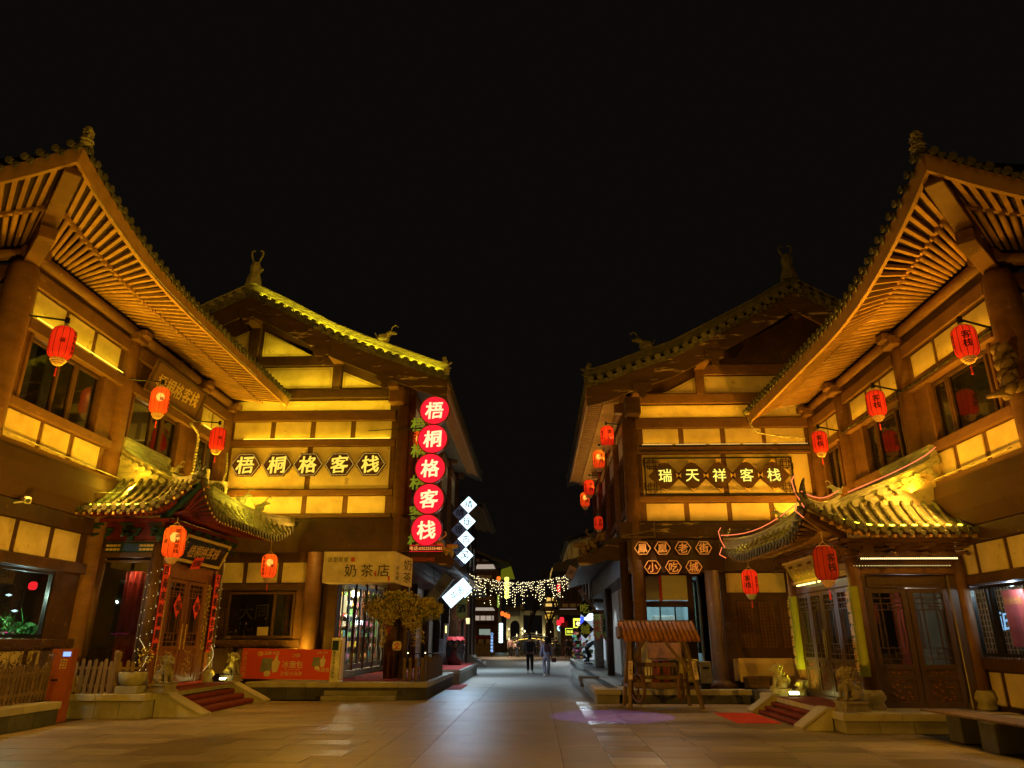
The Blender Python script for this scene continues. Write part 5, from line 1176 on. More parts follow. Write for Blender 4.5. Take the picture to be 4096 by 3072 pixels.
# round red discs
t = thing('disc_sign', 'tall sign of five round red lit discs with cream letters', 'sign', (-3.4, 22.5, 4.3))
for z, x, ch in zip((8.76, 7.78, 6.79, 5.8, 4.82), (-3.32, -3.35, -3.39, -3.4, -3.43), TX):
    dsk = put('disc', cylm(.475, .1, 40), e_red, t, T((x, 22.45, z)) @ RX(R(-90)))
    put('disc_rim', MB().add(lathem(((.47, 0), (.505, 0), (.505, .16), (.47, .16)), 40), T((x, 22.43, z)) @ RX(R(-90))).mesh('rim'), M('chrome_rim', (.5, .12, .12), .3, metal=.6) if z > 8 else D.materials['chrome_rim'], dsk)
    put('character', glyph(ch, .03, .02, .09), e_redg, dsk, T((x, 22.43, z)) @ SC(.6))
put('sign_bar', MB().cyl((-4.5, 22.6, 8.18), (-3.4, 22.6, 8.18), .02, 6).cyl((-5.6, 22.9, 8.2), (-4.5, 22.62, 8.18), .015, 6).cyl((-4.3, 22.6, 5.3), (-3.4, 22.6, 5.3), .02, 6).cyl((-3.37, 22.56, 4.4), (-3.3, 22.56, 9.1), .02, 6).mesh('bar'), m_black, t)
t2 = thing('green_letter_sign', 'row of dull green letters half hidden behind the red discs', 'sign', (-3.85, 22.9, 4.4)); m_lg = M('green_letter', (.25, .42, .05), .5, emit=((.3, .6, .03), .22))
for z, x, ch in zip((8.4, 7.5, 6.42, 5.45, 4.55), (-3.92, -3.88, -3.86, -3.85, -3.84), TX): put('character', glyph(ch, .02, .02, .06), m_lg, t2, T((x, 22.85, z)) @ SC(.5))
put('backing', boxm(.03, .02, 4.4), m_black, t2, T((-3.86, 22.9, 6.5)))
t = thing('phone_sign', 'red LED strip reading 电话:03525555485 under the round discs', 'sign', (-3.42, 22.45, 4.1))
put('board', boxm(1.02, .06, .19), m_black, t, T((-3.42, 22.45, 4.25))); put('characters', glyph('电话:03525555485', .01, .012, 0), e_redled, t, T((-3.42, 22.41, 4.25)) @ SC(.134))
put('edge_light', MB().box(-3.94, -2.9, 22.41, 22.43, 4.15, 4.16).box(-3.94, -2.9, 22.41, 22.43, 4.34, 4.35).mesh('edge'), e_red, t)
t = thing('phone_lettering', 'dull red phone number lettering lower left of the LED strip', 'sign', (-3.78, 22.9, 3.95)); put('characters', glyph('电话:03525555485', .01, .008, 0), mcol[0], t, T((-3.78, 22.9, 3.97)) @ SC(.15)); put('backing', boxm(1.15, .02, .2, 0), m_wood_d, t, T((-3.78, 22.93, 3.97)))
# milk tea shop box sign
m_signw = M('cream_sign_vinyl', (.8, .64, .56), .5, None, 3, .0)
t = thing('shop_sign', 'cream box sign reading 奶茶店 over the tea shop', 'sign', (-5.4, 22.3, 3.2))
put('sign_box', MB().box(-6.55, -4.36, 22.25, 23.1, 3.22, 4.14).mesh('box'), m_signw, t)
sd = MB(); sd.v = [(-4.355, 22.25, 3.22), (-3.9, 22.9, 3.1), (-3.9, 22.9, 3.98), (-4.355, 22.25, 4.14), (-4.4, 22.95, 3.22), (-4.4, 22.95, 4.1)]; sd.f = [(0, 1, 2, 3), (0, 4, 5, 3), (1, 4, 5, 2), (3, 2, 5), (0, 1, 4)]
put('side_face', sd.mesh('side'), m_signw, t)
m_txt = M('black_lettering', (.03, .028, .025), .5, None, 3, 0)
for ch, x in zip('奶茶店', (-5.69, -5.18, -4.68)): put('character', glyph(ch, .008, -.002, 0), m_txt, t, T((x, 22.24, 3.57)) @ SC(.4))
put('characters', glyph('这里是家', .006, 0, 0), m_txt, t, T((-6.1, 22.24, 3.9)) @ SC(.165)); put('seal', boxm(.12, .008, .13, 0), mcol[0], t, T((-5.64, 22.244, 3.9)))
for x, z in ((-4.92, 3.47), (-4.5, 3.33)): put('seal', boxm(.06, .008, .15, 0), mcol[0], t, T((x, 22.244, z)))
dr_ = math.atan2(.65, .455); put('characters', glyph('奶茶', .006, 0, 0, True), m_txt, t, T((-4.02, 22.72, 3.58)) @ RZ(dr_) @ SC(.36)); put('characters', glyph('原味暖', .006, 0, 0, True), m_txt, t, T((-4.26, 22.37, 3.5)) @ RZ(dr_) @ SC(.14))
# white diamond signs down the street
t = thing('diamond_sign', 'string of four bright white diamonds reading 晴瑶古风', 'sign', (-2.86, 29.5, 4.4)); tb = thing('diamond_sign', 'unlit bluish twin of the white diamond sign, left of it', 'sign', (-3.2, 29.4, 4.2))
m_dim = M('dim_blue_face', (.1, .13, .2), .5, None, 4, 0, emit=((.3, .45, .8), .06))  # unlit sign face given a faint blue glow of its own
for i, (ch, x, z) in enumerate(zip('晴瑶古风', (-2.79, -2.83, -2.87, -2.9), (6.87, 6.18, 5.47, 4.8))):
    dm = put('diamond', MB().poly([(x-.34, z), (x, z-.34), (x+.34, z), (x, z+.34)], 29.5, 29.56).mesh('diamond'), e_white, t); put('character', glyph(ch, .01, .006, .09), m_ink, dm, T((x, 29.48, z)) @ SC(.36))
    x2, z2 = x-.33, z-.36; dm = put('diamond', MB().poly([(x2-.33, z2), (x2, z2-.33), (x2+.33, z2), (x2, z2+.33)], 29.4, 29.46).mesh('diamond'), m_dim, tb); put('character', glyph(ch, .01, .01, .08), m_ink, dm, T((x2, 29.38, z2)) @ SC(.34))
put('sign_pole', MB().cyl((-3.0, 29.6, 4.2), (-2.9, 29.6, 7.3), .02, 6).mesh('pole'), m_black, t)
def boardsign(label, c, w_, h, ang, face, side, txt, tm_, fs, yaw=0, name='light_box', n2=None):
    t = thing(name, label, 'sign', c); B = T(c) @ RZ(yaw) @ RY(ang)
    put('casing', boxm(w_, .14, h), side, t, B); put('face', boxm(w_*.95, .012, h*.95, 0), face, t, B @ T((0, -.078, 0))); put('characters', glyph(txt, .008, .0, .05), tm_, t, B @ T((0, -.09, 0)) @ SC(fs))
    put('hanger', MB().cyl(Vector(c)+Vector((-w_*.2, 0, h*.5)), Vector(c)+Vector((-w_*.2-.1, .1, h*.5+.6)), .012, 5).cyl(Vector(c)+Vector((w_*.2, 0, h*.5)), Vector(c)+Vector((w_*.2, .1, h*.5+.7)), .012, 5).cyl(Vector(c)+Vector((-w_*.2, 0, h*.5)), Vector(c)+Vector((w_*.2, 0, h*.5)), .012, 5).mesh('hanger'), m_black, t)
    return t
boardsign('bright white tilted light box hanging over the street', (-3.22, 30, 3.36), 1.2, .6, R(-42), e_white, m_grey, '茶舍', m_ink, .32)
boardsign('white tilted light box tail beside the bright one', (-2.9, 30.3, 3.42), .4, .34, R(-42), e_white, m_grey, '小', m_ink, .2)
boardsign('grey unlit oval emblem board tilted left of the white light box', (-3.66, 28, 3.44), 1.15, .42, R(-52), M('grey_board_face', (.3, .3, .3), .5), m_black, '阁', m_ink, .34)
boardsign('small dark blue hanging board under the carved roof end', (-3.0, 29, 4.05), .7, .1, R(25), m_dim, m_black, '老号', m_white, .09)
boardsign('narrow pale wooden plank sign tilted on the right street side', (1.9, 28, 2.97), .98, .17, R(57), M('pale_plank', (.42, .33, .26), .7), m_wood_d, '老街小吃', m_ink, .12, name='plank_sign')
boardsign('small tilted parchment board under the right carved roof end', (1.27, 27, 3.9), .3, .46, R(25), m_signw, m_wood_d, '酒', m_ink, .2, name='plank_sign')
for ch, z, w_ in (('吃', 2.67, 'upper'), ('城', 1.93, 'lower')):
    t = thing('hanging_diamond', '%s dark hanging diamond board reading %s' % (w_, ch), 'sign', (1.79, 27.9, z-.3), 'dark diamond boards')
    put('board', MB().poly([(1.79-.33, z), (1.79, z-.33), (1.79+.33, z), (1.79, z+.33)], 27.88, 27.94).mesh('d'), m_black, t); put('character', glyph(ch, .01, .03, .08), M('olive_gold_letter', (.4, .4, .05), .5, emit=((.5, .5, .03), .12)) if ch == '吃' else D.materials['olive_gold_letter'], t, T((1.79, 27.86, z)) @ SC(.36))
    put('border', MB().bar((1.46, 27.87, z), (1.79, 27.87, z+.33), .01, .02, (0, -1, 0)).bar((1.79, 27.87, z+.33), (2.12, 27.87, z), .01, .02, (0, -1, 0)).bar((2.12, 27.87, z), (1.79, 27.87, z-.33), .01, .02, (0, -1, 0)).bar((1.79, 27.87, z-.33), (1.46, 27.87, z), .01, .02, (0, -1, 0)).mesh('b'), m_goldp, t)
# carved board over the middle window of the left wing
bd = thing('name_board', 'brown carved name board leaning over the middle window of the left wing', 'sign', (-10.2, 18.9, 8.0))
BM = T((-10.12, 18.72, 8.22)) @ RZ(math.pi/2) @ RX(R(16)); put('board', boxm(2.9, .06, .92), m_wood, bd, BM)
put('board_frame', MB().box(-1.42, 1.42, -.06, -.03, .38, .45).box(-1.42, 1.42, -.06, -.03, -.45, -.38).box(-1.45, -1.37, -.06, -.03, -.45, .45).box(1.37, 1.45, -.06, -.03, -.45, .45).mesh('frame'), m_wood_d, bd, BM)
put('characters', glyph(TX, .012, -.01, .08), m_goldp, bd, BM @ T((0, -.04, 0)) @ SC(.46))

# ------------------------------------------------------------------ things on the left
def acunit(x, y, z, label):
    t = thing('air_conditioner', label, 'air conditioner', (x, y, z), 'air conditioner units'); B = T((x, y, z+.3)) @ RZ(R(22))
    put('casing', boxm(.82, .32, .6, .02), m_white, t, B); g = MB(); g.add(lathem(((.24, 0), (.26, 0), (.26, .02), (.24, .02)), 24), T((.1, -.175, 0)) @ RX(R(90))); 
    for r_ in (.06, .12, .18): g.add(lathem(((r_, 0), (r_+.008, 0), (r_+.008, .01), (r_, .01)), 20), T((.1, -.17, 0)) @ RX(R(90)))
    for i in range(10): a = math.pi*2*i/10; g.bar((.1, -.172, 0), (.1+.25*math.cos(a), -.172, .25*math.sin(a)), .006, .006)
    put('fan_grille', g.mesh('grille'), m_grey, t, B); put('fan_hole', cylm(.235, .01, 24), m_black, t, B @ T((.1, -.162, 0)) @ RX(R(90)))
    v = MB()
    for i in range(7): v.box(-.38, -.2, -.168, -.16, -.22+.06*i, -.19+.06*i)
    put('side_vent', v.mesh('vent'), m_black, t, B); put('bracket', MB().box(-.4, .4, -.05, .2, -.34, -.31).mesh('b'), m_black, t, B); return t
acunit(-10.5, 22.65, 5.85, 'white air conditioner in front, beside the left porch roof'); acunit(-10.9, 22.1, 6.15, 'white air conditioner behind, partly hidden by the porch roof')
def cable(name, label, pts, r, mat=m_cable):
    P = []; n = len(pts)
    for i in range(n-1):
        p0, p1, p2, p3 = (Vector(pts[max(i-1, 0)]), Vector(pts[i]), Vector(pts[i+1]), Vector(pts[min(i+2, n-1)]))
        for k in range(6):
            u = k/6; P.append(tuple(.5*((2*p1)+(-p0+p2)*u+(2*p0-5*p1+4*p2-p3)*u*u+(-p0+3*p1-3*p2+p3)*u**3)))
    P.append(tuple(pts[-1])); return solo(name, MB().tube(P, r, 5).mesh('cable', True), mat, label, 'cable')
cable('pipe', 'beige insulated pipe looping down beside the middle window', [(-10.1, 19.7, 7.55), (-10.15, 20.35, 7.4), (-10.2, 20.5, 6.9), (-10.2, 20.45, 6.3), (-10.2, 20.3, 5.7)], .045)
cable('pipe', 'beige pipe running down the corner behind the third lantern', [(-10.2, 22.6, 7.4), (-10.1, 22.5, 6.8), (-10.1, 22.4, 6.4)], .04)
cable('cable', 'thin cable stretched from the left wing sill to the porch roof', [(-10.25, 17.1, 5.4), (-10.2, 16.9, 5.2), (-9.9, 16.6, 4.9), (-10.6, 15.5, 4.75)], .012)
cable('cable', 'thick cable curling round the tip of the right wing eave', [(6.55, 21.0, 7.95), (6.6, 20.9, 7.6), (7.0, 21.2, 7.5), (8.3, 21.4, 7.4)], .03)
cable('cable', 'cable running along the sill edge of the left wing', [(-10.2, 12.9, 5.36), (-10.2, 15, 5.33), (-10.2, 17.1, 5.3)], .015)
cable('cable', 'cable running along the sill edge of the right wing', [(8.3, 12.3, 4.74), (8.3, 14, 4.72), (8.3, 15.7, 4.72)], .015)
cable('conduit', 'dark conduit clipped under the upper panels of the right wing', [(8.45, 12.3, 6.98), (8.45, 14.5, 6.95), (8.42, 15.8, 6.95), (8.45, 17, 6.95), (8.45, 19.2, 6.95)], .03, m_black)
cable('cable', 'thin light cable along the left wing eave board', [(-8.42, 11.2, 9.72), (-8.44, 13.2, 9.3), (-8.44, 15.2, 9.16), (-8.44, 17.5, 9.13), (-8.44, 20, 9.12)], .009)
t = thing('security_camera', 'white security camera on the left wall near the picture edge', 'camera', (-10.2, 13.75, 4.15)); B = T((-10.1, 13.75, 4.2)) @ RZ(R(40)) @ RX(R(15)); put('housing', boxm(.12, .3, .12, .02), m_white, t, B); put('bracket', MB().cyl((0, .1, -.04), (-.2, .2, -.1), .02, 6).mesh('b'), m_white, t, B); put('lens', cylm(.04, .02, 12), m_black, t, B @ T((0, -.15, 0)) @ RX(R(90)))
# ticket pillar
t = thing('service_pillar', 'orange service pillar with a small lit screen', 'kiosk', (-9.9, 15.6, 0)); B = T((-9.9, 15.62, 0)) @ RZ(R(8))
put('body', MB().box(-.2, .2, -.13, .13, .42, 1.4).mesh('b'), m_orange, t, B); put('base', MB().box(-.05, .2, -.13, .13, 0, .42).mesh('b'), m_orange, t, B)
put('screen', boxm(.15, .012, .09, 0), E('blue_screen', (.25, .4, 1), 1.6), t, B @ T((.1, -.137, 1.3))); put('slot', boxm(.12, .01, .04, 0), m_black, t, B @ T((-.05, -.134, .8)))
kp = MB()
for i in range(4):
    for j in range(3): kp.box(.0+.05*j, .03+.05*j, -.14, -.13, 1.02+.05*i, 1.05+.05*i)
put('keypad', kp.mesh('k'), m_goldp, t, B); put('lens', lathem(((0, 0), (.02, .01), (.02, .05), (0, .07)), 8), m_black, t, B @ T((0, 0, 1.4)))
# low bench wall at the left and right edges
t = platform('low stone bench wall with plank top at the lower left corner', -10.5, -9.5, 11.5, 15.2, .42, 'SE', brick=m_stone_d, name='bench_wall', cats='bench')
t = thing('plank_bench', 'long plank bench on stone blocks at the lower right corner', 'bench', (7.2, 12, 0))
for i in range(5): mm, L = frame((6.98+.12*i, 10.6, .43), (6.75+.12*i, 13.9, .43)); put('plank', boxm(L, .11, .035, .006), m_oldwood, t, mm)
for (x, y) in ((7.05, 13.2), (6.95, 12.1), (6.95, 10.9)): bx(t, 'stone_support', x-.18, x+.35, y-.22, y+.2, 0, .41, m_stone_d)
platform('low stone kerb wall along the foot of the right wing', 7.45, 8.6, 10, 14.1, .36, 'W', brick=m_stone, name='stone_kerb', cats='kerb')
# picket fences
def fence(label, p, q, n, h, lean=.0, base=.44, post=2):
    t = thing('picket_fence', label, 'fence', p, 'picket fences'); p, q = Vector(p), Vector(q); d = (q-p).normalized(); yaw = math.atan2(d.y, d.x)
    for i in range(n):
        c = p.lerp(q, (i+.5)/n); hh = h*rnd.uniform(.92, 1.04); w_ = .075
        me = MB().poly([(-w_/2, 0), (w_/2, 0), (w_/2, hh-.04), (w_*.3, hh-.01), (0, hh), (-w_*.3, hh-.01), (-w_/2, hh-.04)], -.012, .012).mesh('picket')
        put('picket', me, m_oldwood, t, T((c.x, c.y, base)) @ RZ(yaw) @ RY(R(rnd.uniform(-2.5, 2.5))))
    for z in (.15, h*.75): mm, L = frame(p+Vector((0, .02, z-p.z+base)), q+Vector((0, .02, z-q.z+base))); put('rail', boxm(L, .03, .06), m_oldwood, t, mm)
    for c in (p, q)[:post]: put('post', lathem(((.05, 0), (.05, h+.08), (.062, h+.1), (.062, h+.16), (.03, h+.19), (0, h+.19)), 4, False), m_oldwood, t, T((c.x, c.y, base)) @ RZ(yaw+math.pi/4))
    return t
fence('brown picket fence on the stone bench at the left edge', (-9.62, 12.2, .44), (-9.95, 15.25, .44), 22, .68)
fence('brown picket fence before the left porch side window', (-10.1, 16.3, .48), (-9.25, 16.45, .48), 7, .68, base=.49)
fence('short bright picket fence lit by the porch floodlight', (-9.2, 16.45, .48), (-8.8, 16.75, .48), 4, .66, base=.49)
# dry plants in planters behind fences
def leafblob(n, c, r, sz, seed, flat=1., shape=None):
    r2 = random.Random(seed); mb = MB(); c = Vector(c)
    for i in range(n):
        while True:
            v = Vector((r2.uniform(-1, 1), r2.uniform(-1, 1), r2.uniform(-1, 1)))
            if v.length < 1: break
        v = v.normalized()*(v.length**.45); k = noise.noise(v*2.2+Vector((seed, 0, 0)))
        v *= 1+.6*k; p = c+Vector((v.x*r[0], v.y*r[1], v.z*r[2])); s_ = sz*r2.uniform(.6, 1.4)
        a, b = Vector((r2.gauss(0, 1), r2.gauss(0, 1), r2.gauss(0, 1))).normalized(), Vector((r2.gauss(0, 1), r2.gauss(0, 1), r2.gauss(0, 1))).normalized()
        b = (b-a*a.dot(b)).normalized(); o = len(mb.v); mb.v += [tuple(p-a*s_), tuple(p+b*s_*.55), tuple(p+a*s_), tuple(p-b*s_*.55)]; mb.f.append((o, o+1, o+2, o+3))
    me = D.meshes.new('leaves'); me.from_pydata(mb.v, [], mb.f); me.update(); return _fin(me)
def twigs(c, n, h, spread, seed, r=.008):
    r2 = random.Random(seed); mb = MB(); c = Vector(c)
    for i in range(n):
        a = r2.uniform(0, 6.28); p = c.copy(); d = Vector((math.cos(a)*spread, math.sin(a)*spread, 1)).normalized()
        for k in range(5):
            q = p+d*h/5+Vector((r2.gauss(0, .02), r2.gauss(0, .02), 0)); mb.cyl(p, q, r*(1-k/6), 5, r*(1-(k+1)/6)); 
            if k > 1: e = q+Vector((r2.gauss(0, .08), r2.gauss(0, .08), .06)); mb.cyl(q, e, r*.4, 4)
            p = q
    return mb.mesh('twigs')
def dryplant(label, c, n, h, leaves, seed, mat=None):
    t = thing('dry_plant', label, 'plant', c); put('stem', twigs(c, n, h, .35, seed), m_wood_d, t); 
    if leaves: tag(put('foliage', leafblob(leaves, (c[0], c[1], c[2]+h*.7), (h*.35, h*.3, h*.35), .028, seed), mat or m_leaf_y, t), kind='stuff')
    return t
dryplant('withered plant behind the fence left of the orange pillar', (-10.1, 14.3, .45), 7, 1.0, 60, 3, m_wood_d); dryplant('second withered plant close to the orange pillar', (-10.2, 15.2, .45), 7, 1.0, 60, 4, m_wood_d)
dryplant('withered plant in front of the dark window beside the banner', (-8.9, 22.2, .45), 8, 1.5, 110, 5, m_oldwood); dryplant('low withered plant behind the red banner', (-7.9, 22.3, .45), 6, 1.1, 60, 6, m_oldwood)
t = thing('plant_pot', 'round stone basin on a square base beside the left ramp', 'plant pot', (-8.95, 16.55, .48)); put('basin', lathem(((0, .16), (.2, .16), (.26, .24), (.3, .42), (.27, .44), (.24, .38), (0, .36)), 16), m_carve, t, T((-8.85, 16.5, .48))); bx(t, 'base', -9.1, -8.6, 16.3, 16.75, .48, .64, m_stone)
dryplant('yellow sprig standing in the stone basin', (-8.7, 16.6, .85), 4, .55, 70, 8, M('yellow_blossom', (.75, .6, .06), .6))
# guardian lions and figures
def lion(label, p, h, yaw, mat, ped=True, name='stone_lion', cat='statue'):
    t = thing(name, label, cat, p); s = h; mb = MB(); K = lambda r, z: lathem(r, 10)
    sph = lathem(((0, -1), (.5, -.87), (.87, -.5), (1, 0), (.87, .5), (.5, .87), (0, 1)), 10)
    b0 = .22 if ped else 0
    def ball(x, y, z, a, b, c): mb.add(sph, T((x, y, z)) @ SC(a, b, c))
    ball(0, .12, b0+.2, .16, .2, .17); ball(0, 0, b0+.34, .14, .15, .2); ball(0, -.07, b0+.58, .145, .14, .15); ball(0, -.2, b0+.55, .08, .08, .07)
    for q in (-1, 1):
        mb.cyl((q*.1, -.12, b0+.36), (q*.1, -.17, b0+.03), .05, 8, .04); ball(q*.1, -.2, b0+.03, .055, .08, .035); ball(q*.14, .1, b0+.12, .07, .16, .11); ball(q*.15, -.04, b0+.04, .05, .09, .035)
        for k in range(9): ball(q*(.1+.012*(k % 4)), -.06+.028*k, b0+.45+.075*(k % 4), .038, .032, .036)
        for k in range(3): ball(q*(.06+.025*k), -.285+.02*k, b0+.03, .02, .03, .02)
        ball(q*.05, -.2, b0+.64, .028, .022, .022)
        ball(q*.09, -.02, b0+.72, .03, .02, .05)
    for k in range(5): ball(.06*math.sin(k*2), .08, b0+.45+.06*k, .06, .05, .05)
    mb.tube([(0, .28, b0+.12), (0, .33, b0+.25), (0, .27, b0+.38)], .04, 6); ball(0, -.26, b0+.52, .05, .03, .025)
    o = put('body', mb.mesh('lion'), mat, t, T(p) @ RZ(yaw) @ SC(s)); md = o.modifiers.new('fuse', 'REMESH'); md.mode = 'VOXEL'; md.voxel_size = .011; md.use_smooth_shade = True
    if ped: put('pedestal', MB().box(-.24, .24, -.3, .34, 0, .07).box(-.2, .2, -.26, .3, .07, .17).box(-.23, .23, -.29, .33, .17, .22).mesh('ped'), mat, t, T(p) @ RZ(yaw) @ SC(s))
    return t
m_lionst = M('weathered_lion_stone', (.25, .21, .14), .85, (.13, .11, .07), 9, .8, 30); m_lionlit = M('floodlit_lion_stone', (.5, .46, .22), .8, (.3, .28, .12), 9, .8, 30)  # second lion stone paler and yellower, the floodlight put into its colour
lion('weathered stone lion on the near side of the left porch steps', (-8.2, 16.62, .5), .8, R(70), m_lionst); lion('weathered stone lion on the far side of the left porch steps', (-8.42, 20.85, .5), .78, R(70), m_lionst)
lion('brown stone lion with chained neck at the near side of the right steps', (5.78, 14.55, .345), .8, R(-75), m_lionst); lion('yellow lit stone beast looking away at the far side of the right steps', (5.72, 18.4, .345), .72, R(-100), m_lionlit)
t = lion('small yellow lit seated figure at the foot of the right door', (6.15, 18.3, .345), .42, R(-90), m_lionlit, False, 'stone_figure')
t = thing('floodlight', 'small ground floodlight glaring beside the yellow lit stone beast', 'floodlight', (5.85, 17.9, .35)); B = T((5.85, 17.85, .4)) @ RX(R(-30)); put('housing', boxm(.26, .06, .12), m_black, t, B); put('lens', boxm(.22, .01, .09, 0), E('flood_lens', (1, .9, .3), 14), t, B @ T((0, .036, 0)) ); put('lens', boxm(.22, .01, .07, 0), D.materials['flood_lens'], t, B @ T((0, -.036, .02)))
for (x, y, lb) in ((-9.0, 16.7, 'small floodlight on the ledge behind the bright picket fence'), (-8.5, 20.5, 'small floodlight at the foot of the far stone lion')):
    t = thing('floodlight', lb, 'floodlight', (x, y, .5)); put('housing', boxm(.2, .08, .1), m_black, t, T((x, y, .55))); put('lens', boxm(.16, .09, .05, 0), D.materials['flood_lens'], t, T((x, y, .585)))
# red promotional banner
m_banner = M('orange_red_banner', (.62, .075, .03), .6, (.55, .06, .025), 2, .05, 12)
t = thing('promo_banner', 'orange red banner advertising 沙棘冰面包 on the terrace edge', 'banner', (-7.0, 21.35, .45)); y = 21.32
put('sheet', boxm(2.55, .02, .8, 0), m_banner, t, T((-7.1, y, .93)) @ RY(R(.8)))
def btxt(s, x, z, sz, vert=False, mat=None, b=0): return put('characters', glyph(s, .004, b, 0, vert), mat or m_bw, t, T((x, y-.016, z)) @ SC(sz))
m_bw = M('banner_white', (.72, .6, .45), .6, None, 5, 0); m_bo = M('banner_orange', (.8, .35, .06), .6, None, 5, 0)
btxt('沙棘冰面包', -8.28, .94, .13, True, m_bo, .01); btxt('品魏·大同', -7.52, 1.22, .1, False, None, .01); btxt('冰面包', -6.9, .92, .2, False, None, .012); btxt('沙棘冰淇淋', -6.92, .68, .125); btxt('沙棘', -6.82, 1.16, .12); btxt('品魏·大同', -6.08, 1.23, .07); btxt('冰面包', -6.02, .78, .12, False, None, .01); btxt('Seabuckthorn Bread', -6.9, .79, .055)
for cx, cz, s_ in ((-7.6, .9, 1), (-6.2, .98, .7)):
    put('printed_bag', MB().poly([(cx-.22*s_, cz-.17*s_), (cx+.1*s_, cz-.19*s_), (cx+.13*s_, cz+.18*s_), (cx-.17*s_, cz+.19*s_)], y-.02, y-.014).mesh('bag'), m_grey, t)
    put('printed_cone', MB().poly([(cx+.15*s_, cz-.2*s_), (cx+.28*s_, cz-.17*s_), (cx+.34*s_, cz+.08*s_), (cx+.28*s_, cz+.13*s_), (cx+.24*s_, cz+.3*s_), (cx+.17*s_, cz+.14*s_), (cx+.1*s_, cz+.07*s_)], y-.022, y-.0205).mesh('cone'), m_bw, t)
    put('printed_bun', MB().poly([(cx+.1*s_*math.cos(a*.7), cz-.22*s_+.08*s_*math.sin(a*.7)) for a in range(9)], y-.025, y-.0235).mesh('bun'), m_bw, t)
put('printed_logo', MB().poly([(-7.85+.1*math.cos(a*.7), 1.2+.07*math.sin(a*.7)) for a in range(9)], y-.02, y-.014).mesh('logo'), m_bo, t)
t = thing('stand_sign', 'tall white stand sign with a small screen beside the banner', 'sign', (-5.72, 21.5, .45)); put('panel', boxm(.25, .05, 1.15), m_white, t, T((-5.74, 21.45, 1.05))); put('screen', boxm(.18, .008, .26, 0), m_blue, t, T((-5.75, 21.42, 1.42))); put('characters', glyph('城市书屋生活驿站', .004, .01, 0, True), m_txt, t, T((-5.77, 21.42, .92)) @ SC(.085)); bx(t, 'foot', -5.86, -5.56, 21.4, 21.75, .45, .49, m_white); put('side_panel', boxm(.04, .3, 1.12), m_signw, t, T((-5.58, 21.6, 1.07)))
# yellow leafed artificial tree round the corner column
t = thing('autumn_tree', 'bushy tree with dry yellow leaves around the dark corner column', 'tree', (-4.0, 22.6, .46))
put('trunk', MB().cyl((-4.05, 22.75, .46), (-4.0, 22.75, 1.9), .13, 10, .1).cyl((-4.0, 22.75, 1.8), (-3.5, 22.6, 2.4), .05, 7, .02).cyl((-4.0, 22.75, 1.8), (-4.6, 22.6, 2.5), .05, 7, .02).cyl((-4, 22.75, 1.9), (-3.9, 22.7, 2.8), .05, 7, .02).mesh('trunk'), m_wood_d, t)
cl = [(-4.5, 22.3, 2.3, .25, .3, .3), (-3.3, 22.3, 2.62, .25, .2, .16), (-4.3, 22.3, 2.82, .3, .25, .14), (-4.05, 22.5, 2.5, .75, .5, .34), (-3.5, 22.5, 2.45, .55, .45, .3), (-4.7, 22.5, 2.45, .5, .4, .32), (-4.0, 22.4, 2.75, .5, .35, .22), (-3.75, 22.4, 2.12, .32, .28, .22), (-3.15, 22.4, 2.35, .3, .25, .2)]
for i, c in enumerate(cl): tag(put('crown', leafblob(1500 if 2 < i < 6 else 450, c[:3], c[3:], .038, 20+i), m_leaf_y, t), kind='stuff')
tag(put('crown', leafblob(500, (-4.95, 22.6, 2.65), (.4, .3, .25), .03, 31), m_leaf_g, t), kind='stuff')
m_leaf_o = M('brown_leaves', (.34, .2, .06), .8, (.2, .1, .03), 9, 0)
for i, c in enumerate(cl): tag(put('crown', leafblob(500 if 2 < i < 6 else 160, (c[0], c[1]-.03, c[2]-.06), (c[3]*1.06, c[4]*1.06, c[5]*1.1), .03, 60+i), m_leaf_o if i % 2 else m_leaf_g, t), kind='stuff')
put('twig', twigs((-4.0, 22.6, 1.9), 16, 1.0, .9, 44, .018), m_wood_d, t)
tag(put('hanging_spray', leafblob(220, (-4.6, 22.4, 1.75), (.12, .12, .35), .03, 32), m_leaf_y, t), kind='stuff'); tag(put('hanging_spray', leafblob(220, (-3.55, 22.4, 1.75), (.2, .12, .4), .03, 33), m_leaf_y, t), kind='stuff')
tag(put('hanging_spray', leafblob(160, (-4.5, 22.45, 2.0), (.13, .12, .25), .03, 34), mcol[0], t), kind='stuff')
solo('paper_cutout', MB().poly([(-4.2+.14*math.cos(a*.785)*(1+.15*(a % 2)), 1.4+.14*math.sin(a*.785)*(1+.15*(a % 2))) for a in range(8)], 22.55, 22.56).mesh('cut'), m_bw, 'white and red paper cut-out hanging on the dark column', 'paper sign')
solo('paper_lettering', glyph('文', .006, .03, .05), mcol[0], 'red character on the white paper cut-out at the column', 'lettering', T((-4.2, 22.54, 1.4)) @ SC(.2))
# low fence of split logs by the terrace corner
t = thing('log_fence', 'low fence of carved logs and iron bars with two small lamps', 'fence', (-3.5, 21.9, .46))
for i, (x, y) in enumerate(((-3.78, 21.6), (-3.62, 21.62), (-3.45, 21.65), (-3.3, 21.7))): put('log_post', lathem(((.05, 0), (.055, .3), (.045, .5), (.055, .55), (.05, .62), (0, .64)), 9), m_oldwood, t, T((x, y, .46)))
for i in range(10): y = 21.8+i*.4; put('plank', MB().poly([(-.1, 0), (.12, 0), (.1, .5+.06*math.sin(i*2)), (.0, .66+.05*math.cos(i)), (-.1, .5)], -.02, .02).mesh('plank'), m_oldwood, t, T((-3.22, y, .46)) @ RZ(R(78)))
put('iron_rail', MB().cyl((-4.1, 21.75, 1.2), (-3.0, 21.75, 1.2), .012, 6).cyl((-3.0, 21.75, 1.2), (-3.05, 25, 1.2), .012, 6).mesh('rail'), m_black, t)
